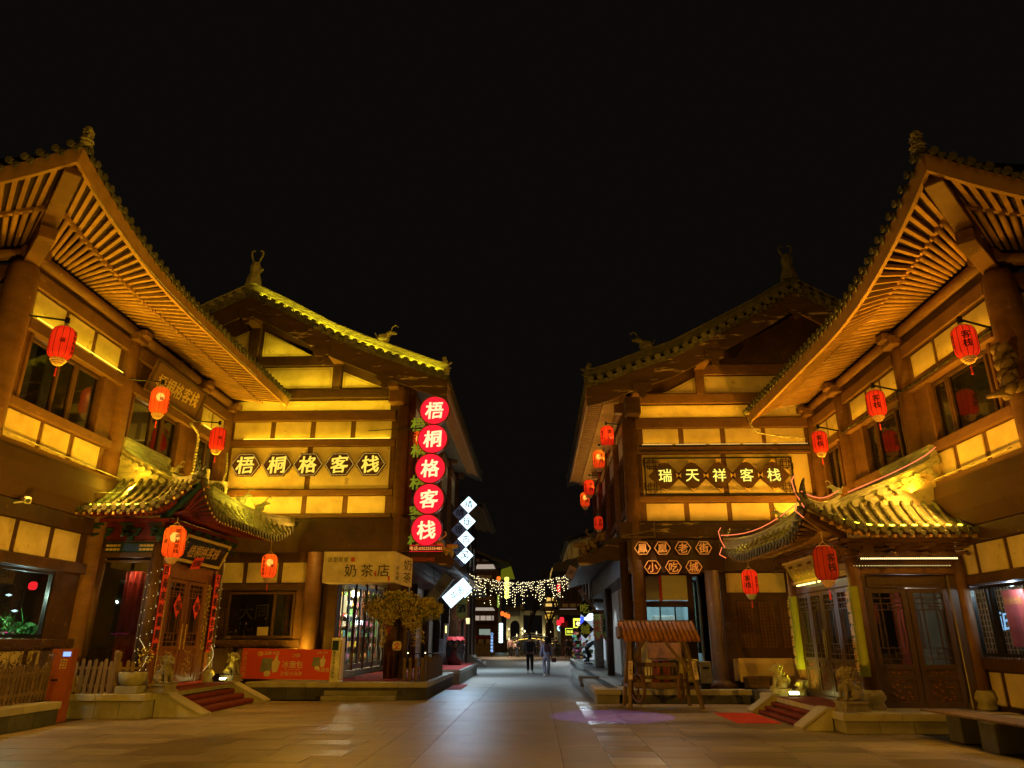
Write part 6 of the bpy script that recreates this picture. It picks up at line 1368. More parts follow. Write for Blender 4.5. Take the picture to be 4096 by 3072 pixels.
for i in range(9): put('iron_bar', cylm(.008, .75, 5), m_black, t, T((-3.85+.09*i, 21.8, .46)))
for x in (-3.7, -3.2): put('lamp_cap', lathem(((0, 0), (.05, 0), (.05, .05), (.02, .1), (0, .1)), 8), m_black, t, T((x, 21.68, 1.2))); put('lamp_glow', lathem(((0, 0), (.025, .01), (0, .04)), 6), e_bulb, t, T((x, 21.63, 1.2)))
for i in range(3): put('boulder', lathem(((0, -.06), (.07, -.04), (.09, .02), (.04, .07), (0, .08)), 7), m_stone, None, T((0, 0, 0))) if False else None
# glazed jar with red cloth
t = thing('glazed_jar', 'big black glazed jar topped with a red cloth', 'jar', (-3.55, 33.2, .52)); J = T((-3.6, 33.2, .52))
put('body', lathem(((0, 0), (.3, 0), (.4, .3), (.46, .75), (.44, 1.05), (.34, 1.25), (.3, 1.28), (0, 1.28)), 28), M('black_glaze', (.02, .008, .006), .12, None, 3, .02, 20, spec=.8), t, J @ SC(.93, .93, .86))
cl_ = MB(); n = 28; cl_.v = [(0, 0, 1.16)]+[(r_*math.cos(6.283*i/n), r_*math.sin(6.283*i/n), z+.03*math.sin(i*2.3)) for r_, z in ((.34, 1.15), (.42, 1.02)) for i in range(n)]; cl_.f = [(0, 1+i, 1+(i+1) % n) for i in range(n)]+[(1+i, 1+n+i, 1+n+(i+1) % n, 1+(i+1) % n) for i in range(n)]
put('red_cloth', cl_.mesh('cloth', True), m_redpaper, t, J)
# grey utility box and service column by the jar
t = thing('service_column', 'tall pale grey service column left of the jar', 'kiosk', (-4.05, 33.8, .5)); bx(t, 'body', -4.2, -4.02, 33.8, 34.0, .5, 2.25, m_alu); bx(t, 'cabinet', -4.4, -4.2, 33.8, 34.1, .5, 1.6, m_grey); put('lamp_strip', boxm(.05, .01, .3, 0), e_yellow, t, T((-4.1, 33.79, 2.0)))
# wine banner
def flag(label, c, w_, h, txt, face, edge, mat_t, fs, yaw=0):
    t = thing('banner_flag', label, 'banner', c); x, y, z = c; P = [(-w_/2, h/2), (w_/2, h/2), (w_/2, -h*.3), (0, -h/2), (-w_/2, -h*.3)]; B = T(c) @ RZ(yaw)
    put('cloth', MB().poly(P, -.01, .01).mesh('cloth'), face, t, B); e = MB()
    for a, b in zip(P[1:], P[2:]+P[:1]): 
        n = int((Vector(a)-Vector(b)).length/.06)+1
        for i in range(n): q = lerp(a, b, i/n); e.poly([(q[0]-.03, q[1]-.03), (q[0]+.03, q[1]-.03), (q[0]+.03, q[1]+.03), (q[0]-.03, q[1]+.03)], -.012, .012) if i % 2 == 0 else None
    put('scalloped_edge', e.mesh('edge'), m_redpaper, t, B); put('characters', glyph(txt, .006, .03, .08, len(txt) > 1), mat_t, t, B @ T((0, -.02, .05)) @ SC(fs)); put('pole', MB().cyl((0, .05, h/2), (0, .05, -h/2-1.3 if z < 3.2 and len(txt) == 1 else -h/2), .02, 6).mesh('pole'), m_wood_d, t, B); return t
m_flagy = M('yellow_green_cloth', (.42, .44, .1), .7, (.3, .33, .07), 5, .1)
flag('yellow green pennant reading 酒 above the glazed jar', (-3.64, 36, 2.93), .58, 1.0, '酒', m_flagy, None, m_ink, .42)
for x, tx, w_ in ((-3.82, '好酒不怕巷子深', 'left'), (-3.54, '美味还是家乡亲', 'right')): c = solo('couplet', boxm(.07, .02, 1.15, 0), m_redpaper, 'narrow red and white couplet, %s of the two behind the jar' % w_, 'couplet', T((x, 37, 1.85))); put('characters', glyph(tx, .004, .0, 0, True), m_bw, c, T((x, 36.98, 1.85)) @ SC(.13)) 
solo('wall_lantern', boxm(.2, .14, .3), e_redg, 'white square lantern on the wall behind the pennant', 'lantern', T((-3.7, 40, 2.5)))
# stairs on the left, far along the street
t = thing('stone_stairs', 'grey stone stairs with sloping side slab down to the street', 'steps', (-3.5, 46, 0))
for i in range(5): bx(t, 'stair_step', -5.5, -3.45-.32*i, 46.2, 51, .2*i, .2*(i+1), m_stone_l)
put('side_slab', MB().poly([(-5.1, 0), (-3.05, 0), (-3.05, .05), (-4.7, 1.08), (-5.1, 1.08)], 45.9, 46.2).mesh('slab'), m_stone, t)

# ------------------------------------------------------------------ far end of the street
def pent(t, x0, x1, y, z, d, h, mat, name='pent_roof'):
    mb = MB(); P = [(y, z+h), (y-d, z), (y-d, z-.12), (y, z-.05)]
    mb.v = [(x, a, b) for x in (x0, x1) for a, b in P]; mb.f = [(0, 1, 2, 3), (7, 6, 5, 4)]+[(i, (i+1) % 4, 4+(i+1) % 4, 4+i) for i in range(4)]
    return put(name, mb.mesh(name), mat, t)
m_pale = M('pale_lit_render', (.5, .46, .4), .8)
t = thing('gable_building', 'dark three-storey gabled building at the far left end of the street', 'building', (-7, 95, 0))
bx(t, 'wall', -11, -4.9, 95, 103, 0, 9.9, m_wood_d, 0); put('gable_wall', MB().poly([(-11, 9.9), (-4.9, 9.9), (-5.2, 10.5), (-8.5, 12.3), (-11, 11.2)], 95, 95.3).mesh('gable'), m_wood_d, t)
rf = MB(); P = [(-12, 10.6), (-8.6, 12.9), (-5.5, 11.5), (-3.4, 10.9), (-3.4, 10.65), (-5.5, 11.2), (-8.6, 12.5), (-12, 10.3)]; rf.poly(P, 94, 104); put('roof', rf.mesh('roof'), m_tile, t)
finial(t, (-3.4, 94.2, 10.85), .7, m_tile, (1, 0))
for a, b, c, d in ((-7.48, -8.55, 11.16, 11.45),): bx(t, 'plaster_panel', b, a, 94.95, 95, 11.15, 11.42, m_pale)
put('plaster_panel', MB().poly([(-7.0, 11.15), (-6.06, 11.13), (-6.95, 11.5)], 94.95, 95).mesh('p'), m_pale, t)
m_glowp = M('glowing_parapet', (.6, .55, .45), .8, emit=((1, .85, .7), .35))  # awnings and panels glow by themselves instead of being lamplit
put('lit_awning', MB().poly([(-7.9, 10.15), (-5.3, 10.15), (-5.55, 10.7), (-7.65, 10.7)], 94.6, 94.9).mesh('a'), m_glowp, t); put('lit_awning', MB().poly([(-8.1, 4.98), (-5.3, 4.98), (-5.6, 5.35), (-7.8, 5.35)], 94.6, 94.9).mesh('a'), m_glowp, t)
for x0, x1 in ((-7.94, -7.0), (-6.85, -5.95), (-5.8, -5.45)):
    wn = bx(t, 'window', x0, x1, 94.9, 95, 6.15, 6.75, m_pale, 0); 
    for i in range(4): bx(wn, 'muntin', x0+(x1-x0)*(i+.9)/5, x0+(x1-x0)*(i+.9)/5+.04, 94.88, 94.9, 6.15, 6.75, m_black, 0)
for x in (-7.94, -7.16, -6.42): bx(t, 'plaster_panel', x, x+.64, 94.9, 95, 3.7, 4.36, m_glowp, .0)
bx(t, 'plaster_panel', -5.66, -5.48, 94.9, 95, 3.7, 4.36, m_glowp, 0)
for x0, x1, z in ((-8.6, -7.8, 9.1), (-6.7, -5.8, 8.95), (-7.7, -6.8, 9.0)): bx(t, 'plaster_panel', x0, x1, 94.92, 95, z, z+.4, m_pale, 0)
for z in (5.4, 7.3, 3.3): bx(t, 'beam', -9, -4.9, 94.8, 95, z+.2, z+.5, m_wood_d, 0)
bx(t, 'window', -7.3, -5.9, 94.9, 95, 2.05, 2.75, E('dusky_window', (.7, .85, .7), .3), 0)
pent(t, -9, -4.6, 94.9, 5.6, .8, .7, m_tile); pent(t, -9, -4.6, 94.9, 7.7, .8, .6, m_tile)
put('yellow_lit_eave', MB().poly([(-4.6, 8.9), (-2.8, 8.95), (-3.25, 10.4), (-4.5, 10.0)], 94, 96).mesh('e'), M('yellow_lit_soffit', (.3, .34, .05), .7, emit=((.6, .7, .03), .12)), t)  # yellow light on the eave put into soffit colour and glow
pl = thing('flower_bed', 'stone planter with red flowers before the far left building', 'planter', (-6, 80, 0)); bx(pl, 'stone_wall', -7.4, -4.5, 79.6, 80.4, 0, 1.1, m_stone); 
for x in (-7.0, -6.2, -5.4): bx(pl, 'pale_block', x, x+.55, 79.5, 79.6, 1.1, 1.55, m_pale)
tag(put('flowers', leafblob(500, (-5.9, 80, 1.75), (1.5, .4, .22), .07, 41), m_red, pl), kind='stuff')
def vsign(label, c, w_, h, n, e, txt=None, tm_=None, fs=.4, base=None):
    t = thing('vertical_sign', label, 'sign', c); x, y, z = c
    for i in range(n): put('lit_cell', lathem(((0, -.5), (.43, -.42), (.5, 0), (.43, .42), (0, .5)), 10), e, t, T((x, y, z+h*(i+.5)/n)) @ SC(w_, .1, h/n*1.02))
    if txt: put('characters', glyph(txt, .01, .01, 0, True), tm_, t, T((x, y-.2, z+h/2)) @ SC(fs))
    if base: bx(t, 'plinth', x-w_*1.6, x+w_*1.6, y-.4, y+.6, 0, z-.02, base)
    put('mount', boxm(w_*.5, .06, h), m_black, t, T((x, y+.1, z+h/2))); return t
vsign('tall cool white lit column sign at the far left', (-4.56, 95, 1.12), .5, 2.35, 7, E('far_cool_white', (.6, .95, .9), 3.5), None, None, .4, m_stone_d)
vsign('tall yellow lit sign glowing behind the fairy lights', (-3.43, 85, 5.95), .55, 2.4, 5, E('far_yellow', (1, .9, .15), 1.8))
vsign('small green lit letters under the far left eave', (-4.4, 85, 4.95), .22, 1.4, 3, E('far_green', (.5, .8, .1), .5))
t = thing('letter_sign', 'column of blue lit letters reading 云香轩客栈 with a flower logo', 'sign', (-4.2, 70, .4)); e_bl = E('far_blue', (.3, .55, 1), 1.5)
put('characters', glyph('云香轩客栈', .02, .025, 0, True, 1.12), e_bl, t, T((-4.19, 70, 1.15)) @ SC(.26)); fl = MB()
for i in range(8): a = i*.785; fl.add(lathem(((0, -.04), (.04, 0), (0, .04)), 6), T((-4.2+.11*math.cos(a), 70, 2.0+.11*math.sin(a))))
put('flower_logo', fl.mesh('flower'), e_bl, t); put('post', boxm(.05, .05, 1.9), m_black, t, T((-4.2, 70.1, .95)))
m_fl = E('far_lantern', (1, .16, .02), 1.6)
def farlantern(x, y, z, r, h, label, m=m_fl): t = thing('hanging_lantern', label, 'lantern', (x, y, z), 'small far red lanterns'); put('lantern_cloth', lathem(((.6, -.5), (1, -.3), (1, .3), (.6, .5), (0, .5)), 12), m, t, T((x, y, z)) @ SC(r, r, h)); put('cap', cylm(.5, .1, 8), m_rib, t, T((x, y, z+h*.5)) @ SC(r, r, h)); return t
for x, y, z, w_ in ((-7.53, 85, 4.33, 'lone one beside the green pennant'), (-3.93, 85, 4.3, 'uppermost of three in a row'), (-3.55, 85, 4.16, 'middle of three in a row'), (-3.25, 85, 4.02, 'lowest of three in a row')): farlantern(x, y, z, .2, .48, 'small glowing far lantern, '+w_)
for x, y, z, w_ in ((2.05, 70, 3.0, 'lower'), (2.34, 70, 3.25, 'upper')): farlantern(x, y, z, .2, .5, 'crimson far lantern on the right, %s of two' % w_, E('crimson_lantern', (1, .02, .03), 1.6) if w_ == 'lower' else D.materials['crimson_lantern'])
farlantern(1.8, 60, 5.5, .13, .62, 'long crimson lantern hanging inside the fairy lights', D.materials['crimson_lantern'])
farlantern(-3.6, 70, 7.0, .18, .4, 'orange lantern at the yellow sign behind the fairy lights')
m_gate = M('gate_stone', (.3, .28, .2), .8, (.2, .18, .13), 1, .2, 5)
g = thing('memorial_gate', 'stone gateway with two arches at the far end of the street', 'gateway', (-.8, 110, 0))
def archwall(x0, x1, xa, xb, zt, zs):
    c, r_ = (xa+xb)/2, (xb-xa)/2; P = [(x0, 1.5), (x0, zt), (x1, zt), (x1, 1.5), (xb, 1.5)]+[(c+r_*math.cos(a), zs+r_*math.sin(a)*1.1) for a in [i*math.pi/10 for i in range(11)]]+[(xa, 1.5)]
    put('arch_wall', MB().poly(P, 109.8, 110.3).mesh('arch'), m_gate, g)
archwall(-4.4, -2.0, -3.9, -2.55, 5.3, 3.4); archwall(.8, 2.9, 1.3, 2.5, 5.3, 3.4)
for x, h in ((-4.25, 5.6), (-2.2, 6.4), (1.0, 6.6), (2.85, 5.6)): bx(g, 'pillar', x-.22, x+.22, 109.4, 110.4, 1.4, h, m_gate)
bx(g, 'lintel', -2.0, .8, 109.7, 110.3, 4.9, 5.5, m_gate); bx(g, 'lintel', -4.3, -2.2, 109.6, 109.8, 4.5, 4.8, m_gate)
for x0, x1 in ((-4.7, -1.8), (.5, 3.2)): pent(g, x0, x1, 110, 5.5, .9, .6, m_tile, 'cap_roof')
bx(g, 'gold_panel', 1.24, 2.8, 109.5, 109.6, 4.42, 4.95, E('gold_panel', (1, .55, .05), 1.0), 0); put('characters', glyph('鳳凰古城', .01, .02, 0), m_ink, g, T((2.02, 109.45, 4.68)) @ SC(.36))
for x in (-4.1, -2.2, .95): point((x, 108.6, 2.2), 90, (1, .85, .4), .1)
b = thing('arched_bridge', 'arched stone bridge with lamp lit balustrade at the street end', 'bridge', (-.5, 100, 0))
P = [(-5.5, .0), (-5, .7), (-3.7, 1.0), (-2.4, 1.55), (-.8, 1.75), (.6, 1.6), (1.8, 1.1), (4.5, 1.0), (5.5, 0)]
put('deck', MB().poly(P, 100, 104).mesh('deck'), m_stone_d, b)
rail = [(-3.7, 1.55), (-2.4, 2.1), (-.8, 2.3), (.6, 2.15), (1.8, 1.65), (3.6, 1.6)]
for a, c in zip(rail, rail[1:]): put('handrail', MB().bar((a[0], 99.9, a[1]), (c[0], 99.9, c[1]), .1, .12).bar((a[0], 99.9, a[1]-.3), (c[0], 99.9, c[1]-.3), .06, .2).mesh('rail'), m_gate, b); put('rail_light', MB().bar((a[0], 99.8, a[1]-.62), (c[0], 99.8, c[1]-.62), .03, .05).mesh('l'), E('rail_led', (1, .65, .12), 3) if a == rail[0] else D.materials['rail_led'], b)
e_pl = E('post_lamp', (1, .85, .45), 2.5)
spot((-.8, 92, 3), (-.8, 110, 4), 500, (1, .85, .6), 120, .8, .2)  # added flood brightening the gateway, no lamp there
for x, z in ((-3.7, 1.5), (-2.67, 1.95), (-1.9, 2.2), (-.06, 2.25), (.94, 2.05)): bx(b, 'rail_post', x-.09, x+.09, 99.8, 100, z-.6, z+.35, m_gate); put('lamp', lathem(((0, -.1), (.09, 0), (.05, .12), (0, .3)), 8), e_pl, b, T((x, 99.7, z)))
for x, y, z, w_ in ((-1.57, 96, 2.5, 'left of the bare tree'), (1.65, 96, 2.42, 'right of the bare tree'), (-2.1, 108, 2.95, 'at the left arch pillar'), (-4.05, 108, 2.9, 'at the leftmost gate pillar')): 
    t = thing('garden_lamp', 'small glowing far lamp '+w_, 'lamp', (x, y, z)); put('globe', lathem(((0, -.14), (.12, -.06), (.12, .08), (0, .16)), 10), e_pl, t, T((x, y, z))); put('pole', cylm(.03, z-.14, 6), m_black, t, T((x, y, 0)))
def baretree(label, x, y, h, seed, spread=.6):
    r2 = random.Random(seed); mb = MB()
    def br(p, d, L, r_, k):
        n = 3
        for i in range(n): q = p+d*L/n; mb.cyl(p, q, r_*(1-.12*i), 6 if k < 2 else 4, r_*(1-.12*(i+1))); p = q; d = (d+Vector((r2.gauss(0, .09), r2.gauss(0, .09), .03))).normalized()
        if k < 4:
            for j in range(3 if k else 4): a = r2.uniform(0, 6.28); d2 = (d+Vector((math.cos(a), math.sin(a), .1))*spread).normalized(); br(p, d2, L*r2.uniform(.6, .8), r_*.55, k+1)
    br(Vector((x, y, 0)), Vector((0, 0, 1)), h*.42, .2*h/7, 0)
    t = thing('bare_tree', label, 'tree', (x, y, 0)); put('trunk', mb.mesh('tree'), M('bark', (.07, .055, .04), .9) if 'bark' not in D.materials else D.materials['bark'], t); return t
baretree('bare tree standing in the middle before the stone gateway', -.9, 86, 6.8, 3); baretree('leaning bare tree right of the middle behind the fairy lights', 1.4, 82, 7.4, 9, .5); baretree('bare tree beside the dark building at the right end', 3.4, 90, 8.5, 12)
t = thing('lit_pavilion', 'golden lit tiered pavilion far behind the gateway', 'pavilion', (2.6, 130, 0)); e_pav = E('pavilion_glow', (1, .6, .14), .9); 
for i, (x0, x1, z0, z1) in enumerate(((1.5, 3.9, 5.6, 6.3), (1.6, 3.8, 6.8, 7.4), (1.8, 3.7, 7.9, 8.4))): bx(t, 'gallery', x0, x1, 130, 133, z0, z1, e_pav, 0); pent(t, x0-.3, x1+.3, 130.2, z1+.1, .6, .3, m_tile); bx(t, 'storey', x0+.3, x1-.3, 130.5, 133, z0-.5, z0, m_wood_d, 0)
bx(t, 'base_storey', 1.5, 3.9, 130, 133, 0, 5, m_wood_d, 0); put('spire', MB().poly([(2.0, 11.2), (2.35, 11.6), (2.5, 12.6), (2.95, 13.8), (2.75, 12.4), (2.7, 11.3)], 131, 131.2).mesh('spire'), e_pav, t)
t = thing('dark_building', 'dark tiled building closing the right side of the square', 'building', (5, 75, 0)); bx(t, 'wall', 2.4, 10, 75.5, 84, 0, 8.4, m_wood_d, 0)
put('roof', MB().poly([(1.6, 8.1), (1.8, 8.9), (3.5, 9.4), (7, 11.5), (10, 11.5), (10, 8.1)], 75, 85).mesh('roof'), m_tile, t); pent(t, 1.7, 8, 75.5, 3.9, 1.4, .5, m_tile); bx(t, 'eave_light', 2.3, 7, 74.3, 74.35, 4.36, 4.4, m_glowp, 0)
for i, x in enumerate((2.8, 3.6, 4.4, 5.2)): bx(t, 'window', x, x+.55, 75.4, 75.5, 5.2, 6.4, m_black, 0)
for i in range(6): bx(t, 'plaster_panel', 2.6+.75*i, 3.2+.75*i, 75.4, 75.5, 4.6, 4.95, m_pale, 0)
bx(t, 'red_awning', 2.45, 3.1, 74.6, 74.8, 2.7, 3.3, m_red)
t = thing('disc_lamp', 'round pale blue lit disc sign at the far right shops', 'sign', (2.45, 80, 2.3)); put('disc', MB().add(lathem(((.2, 0), (.3, 0), (.3, .08), (.2, .08)), 20), T((2.45, 80, 2.65)) @ RX(R(90))).mesh('ring'), E('pale_blue', (.5, .85, 1), 2.2), t); put('mark', glyph('山', .02, .03, 0), D.materials['pale_blue'], t, T((2.45, 79.9, 2.6)) @ SC(.34)); put('post', cylm(.03, 2.35, 6), m_black, t, T((2.45, 80.1, 0)))
e_yg = E('yellow_green_neon', (.9, .95, .08), 1.8)
t = thing('neon_sign', 'yellow neon framed sign reading 田泽 at the right shops', 'sign', (2.6, 60, 1.8)); fr = MB().box(2.27, 2.97, 59.98, 60, 2.36, 2.39).box(2.27, 2.97, 59.98, 60, 1.88, 1.91).box(2.27, 2.3, 59.98, 60, 1.88, 2.39).box(2.94, 2.97, 59.98, 60, 1.88, 2.39)
put('neon_frame', fr.mesh('f'), e_yg, t); put('characters', glyph('田泽', .01, .01, 0), e_yg, t, T((2.62, 59.97, 2.13)) @ SC(.26)); bx(t, 'board', 2.27, 2.97, 60.01, 60.05, 1.88, 2.39, m_black)
t = thing('lit_shop', 'brightly lit yellow shop front under the far right eaves', 'shop', (3.3, 55, 0)); fr = MB().box(2.67, 4.2, 54.96, 55, 2.86, 3.0).box(2.67, 4.2, 54.96, 55, 2.36, 2.42).box(2.67, 2.76, 54.96, 55, 2.42, 2.86)
put('neon_frame', fr.mesh('f'), e_yg, t); put('characters', glyph('老酒坊', .01, .02, 0), E('creamy_letter', (1, .95, .4), 2.4), t, T((3.35, 54.93, 2.64)) @ SC(.34)); bx(t, 'fascia', 2.65, 4.3, 55.02, 55.3, 2.3, 3.1, M('dark_fascia', (.06, .06, .02), .6)); bx(t, 'post', 2.65, 2.8, 55.1, 55.3, 0, 2.3, m_wood_d); bx(t, 'wall', 2.8, 4.3, 55.4, 55.5, 0, 2.3, m_wood_d)
# stall of bright goods at the right kerb, the bending man before it
t = thing('goods_stall', 'brightly lit stall crowded with colourful goods at the right kerb', 'stall', (3.1, 48, .3)); r2 = random.Random(77)
bx(t, 'back_wall', 2.9, 4.6, 49.6, 49.7, .3, 3.1, E('stall_glow', (.75, .9, 1), .45), 0); bx(t, 'light_box', 3.0, 3.7, 47.6, 47.7, 2.7, 3.05, e_white, 0); bx(t, 'light_box', 3.05, 3.5, 46.9, 47.0, 2.75, 3.1, e_white, 0); bx(t, 'blue_sign', 2.75, 3.0, 47.4, 47.45, 2.35, 2.9, E('blue_sign', (.05, .1, 1), 1.5), 0)  # back wall glows by itself, standing in for the stall's lamps
for i in range(90):
    a = r2.random(); x, z = 2.3+1.2*r2.random(), .35+1.6*a*r2.random()+.1; put('goods', boxm(.16, .12, .14, .01), r2.choice(mcol), t, T((x, 47.9+r2.random(), z)) @ RY(r2.uniform(-.4, .4)))
for z in (.7, 1.1, 1.5): bx(t, 'shelf_board', 2.4, 3.5, 47.9, 48.9, z, z+.03, m_alu, 0)
strip((2.6, 47.6, 3.0), (3.9, 47.6, 3.0), (-.4, -.5, -1), .25, 120, (.75, .92, 1)); strip((2.3, 46.5, 2.6), (2.3, 49.5, 2.6), (-1, -.1, -.5), .3, 60, (.7, .88, 1))
t = thing('price_board', 'pale standing board with writing behind the bending man', 'sign', (3.45, 44, .3)); bx(t, 'board', 3.3, 3.62, 44, 44.06, .35, 1.0, m_flagy); put('characters', glyph('酸奶冰粉', .006, .02, 0, True), m_txt, t, T((3.46, 43.98, .68)) @ SC(.13))
t = thing('grey_cabinet', 'tall grey cabinet on the far right terrace', 'cabinet', (3.0, 36, .3)); bx(t, 'body', 2.75, 3.15, 36, 36.4, .32, 1.75, m_grey); bx(t, 'door', 2.78, 3.12, 35.98, 36, .4, 1.65, m_alu)
for x, y, w_ in ((2.45, 30.5, 'left'), (2.72, 30, 'right')): flag('yellow pennant edged in red, %s of the pair before the right shops' % w_, (x, y, 2.05), .34, 1.0, '小吃' if w_ == 'left' else '凉粉', m_flagy, None, m_ink if w_ == 'right' else m_redpaper, .24, R(25))
# curtain of fairy lights hung across the street
t = thing('fairy_light_curtain', 'curtain of warm fairy lights strung across the street', 'string lights', (-.9, 34, 4)); r2 = random.Random(4); mb = MB(); wires = MB(); bulb = lathem(((0, -.02), (.02, 0), (0, .02)), 5)
def top(x): u = (x+3.5)/5.1; return 4.55-.95*u*(1-u)*1.9-.12*u
px_ = None
for i in range(76):
    x = -3.5+5.1*i/75; z0 = top(x); mb.add(bulb, T((x, 34+r2.uniform(-.1, .1), z0+r2.uniform(-.03, .03)))) if r2.random() < .8 else None
    if px_: wires.cyl(px_, (x, 34, z0), .004, 4)
    px_ = (x, 34, z0); L = min(1.15, abs(r2.gauss(.62, .26))) if x > -3.2 else .1; z = z0-.06; yy = 34+r2.uniform(-.4, .4)
    wires.cyl((x, yy, z0), (x, yy, z0-L), .0025, 4)
    while z > z0-L-.02:
        if r2.random() < .8: mb.add(bulb, T((x+r2.uniform(-.02, .02), yy, z)))
        z -= r2.uniform(.08, .17)
tag(put('wire', wires.mesh('wires'), M('purple_wire', (.06, .03, .08), .6), t), kind='stuff'); tag(put('bulb', mb.mesh('bulbs'), e_bulb, t), kind='stuff')
# houses further along each side (lower roofs behind the first ones)
for sg, X, y0, y1, z, lb in ((1, -4.3, 39.5, 51, 8.6, 'second house on the left with grey roof behind the first one'), (-1, 2.98, 36.5, 47, 6.3, 'second lower house on the right with yellow lit eave')):
    t = thing('street_house', lb, 'building', (X, y0, 0)); F = FM(X, 0, 'E' if sg > 0 else 'W'); H = FM(X, y0, 'E' if sg > 0 else 'W')
    lo = 0 if sg > 0 else 3.3
    fb(t, F, 'wall', y0+.6, y1, -5, 0, lo, z+.3, m_wood_d, 0)
    eave(t, H, y1-y0, 1.35, z+.35, z+.05, z-.2, 0, 1, .25, corner=False, r=.04, fas=.2, parts=False, tsp=.3, inner=4, up=2.4, far_up=.3, farlen=2, tm=m_tile, rw=m_rafter)
    for k in range(4): fb(t, F, 'plaster_panel', y0+1+k*2.6, y0+3+k*2.6, 0, .04, z-2.6, z-1.2, m_plaster_w)
    for k in range(5): fb(t, F, 'post', y0+.7+k*2.6, y0+.95+k*2.6, 0, .12, lo, z+.2, m_wood_d)
    if sg > 0: fb(t, F, 'waist_board', y0+.5, y1, 0, .9, z-4.3, z-4.1, m_tile)
strip((2.2, 37, 5.2), (2.2, 46, 5.2), (.2, 0, 1), .05, 25, (1, .8, .1))

# ------------------------------------------------------------------ people
def skin(name, V, Ed, rad, mat, par, Mx, root=0, sub=1):
    me = D.meshes.new(name); me.from_pydata(V, Ed, []); me.update(); _fin(me); o = put(name, me, mat, par, Mx)
    md = o.modifiers.new('skin', 'SKIN'); md.use_smooth_shade = True
    for i, sv in enumerate(me.skin_vertices[0].data): sv.radius = rad[i] if isinstance(rad[i], tuple) else (rad[i], rad[i]); sv.use_root = (i == root)
    s_ = o.modifiers.new('sub', 'SUBSURF'); s_.levels = s_.render_levels = sub; return o
def person(label, x, y, z, yaw, h, jm, tm_, hairl=.0, step=.12, bend=0., bag=None, arm=(0, 0), jl=.0, shoe=None):
    k = h/1.7; t = thing('person', label, 'person', (x, y, z), None, 0); B = T((x, y, z)) @ RZ(yaw) @ SC(k)
    bl = lambda s_, zz: (0, -math.sin(bend)*s_, zz+math.cos(bend)*s_)    # spine runs from the pelvis
    hip = (0, 0, .9); P = lambda dx, s_, dy=0: (dx, -math.sin(bend)*s_+dy*math.cos(bend), .9+math.cos(bend)*s_+dy*math.sin(bend))
    hands = []
    legs = []; sh_ = []
    for q in (-1, 1):
        f = step*q; kn = (q*.1, -.04-f*.5-bend*.12, .48); an = (q*.1, f+bend*.02, .09); toe = (q*.12, f-.16, .03); legs.append((kn, an, toe))
        s0 = P(q*.19, .5); el = P(q*.26, .24, .0+arm[0]*-.15); 
        if bend: el = (q*.24, s0[1]-.06, s0[2]-.27); ha = (q*.18, s0[1]-.14, s0[2]-.5)
        else: ha = (q*.25, -.1-f*.4-arm[1]*.25, .84+arm[1]*.2)
        hands.append((s0, el, ha))
    V = [hip, P(0, .25), P(0, .5), P(0, .6), P(0, .7), P(0, .8, -.0)]; Ed = [(0, 1), (1, 2), (2, 3), (3, 4), (4, 5)]; rad = [.12, .11, .1, .05, .075, .08]
    for s0, el, ha in hands: n = len(V); V += [s0, el, ha, (ha[0], ha[1]-.02, ha[2]-.09)]; Ed += [(2, n), (n, n+1), (n+1, n+2), (n+2, n+3)]; rad += [.05, .04, .03, .025]
    for kn, an, toe in legs: n = len(V); V += [(kn[0], 0, .86), kn, an, toe]; Ed += [(0, n), (n, n+1), (n+1, n+2), (n+2, n+3)]; rad += [.08, .055, .04, .03]
    b = skin('body', V, Ed, rad, m_skin, t, B)
    nose = MB().cyl(P(0, .74, -.07), P(0, .735, -.115), .02, 6, .012); 
    put('face', nose.mesh('nose'), m_skin, t, B)
    V = [P(0, -.05-jl), P(0, .2), P(0, .47), P(0, .56)]; Ed = [(0, 1), (1, 2), (2, 3)]; rad = [(.19, .15), (.17, .13), (.17, .12), .07]
    for s0, el, ha in hands: n = len(V); V += [s0, el, lerp(el, ha, .9)]; Ed += [(2, n), (n, n+1), (n+1, n+2)]; rad += [.075, .062, .05]
    skin('jacket', V, Ed, rad, jm, t, B)
    V = [(0, 0, .97), (0, 0, .86)]; Ed = [(0, 1)]; rad = [(.16, .12), (.15, .12)]
    for kn, an, toe in legs: n = len(V); V += [(kn[0], 0, .8), kn, (an[0], an[1], .12)]; Ed += [(1, n), (n, n+1), (n+1, n+2)]; rad += [.1, .082, .075 if tm_ is not m_black else .06]
    skin('trousers', V, Ed, rad, tm_, t, B)
    hd = P(0, .76, .02); sph = lathem(((0, -1), (.5, -.87), (.87, -.5), (1, 0), (.87, .5), (.5, .87), (0, 1)), 12); hb = MB().add(sph, T(hd) @ SC(.098, .105, .115))
    if hairl: hb.add(sph, T(P(0, .76-hairl*.5, .07)) @ SC(.1, .06, hairl*.6+.05))
    put('hair', hb.mesh('hair', True), m_hair, t, B)
    for kn, an, toe in legs: put('shoe', MB().add(sph, T((toe[0], toe[1]+.08, .05)) @ SC(.05, .13, .05)).mesh('shoe', True), shoe or m_black, t, B)
    if bag == 'pack': put('backpack', boxm(.27, .15, .38, .05), M('brown_backpack', (.1, .04, .04), .7) if 'brown_backpack' not in D.materials else D.materials['brown_backpack'], t, B @ T((0, .17, 1.25)))
    if bag in ('hand', 'pack'): put('handbag', boxm(.22, .1, .2, .03), M('maroon_bag', (.12, .03, .03), .5) if 'maroon_bag' not in D.materials else D.materials['maroon_bag'], t, B @ T((-.36, 0, .72)))
    if bag == 'tote': put('tote_bag', boxm(.2, .06, .28, .02), m_signw, t, B @ T((-.15, -.16, 1.1)))
    return t
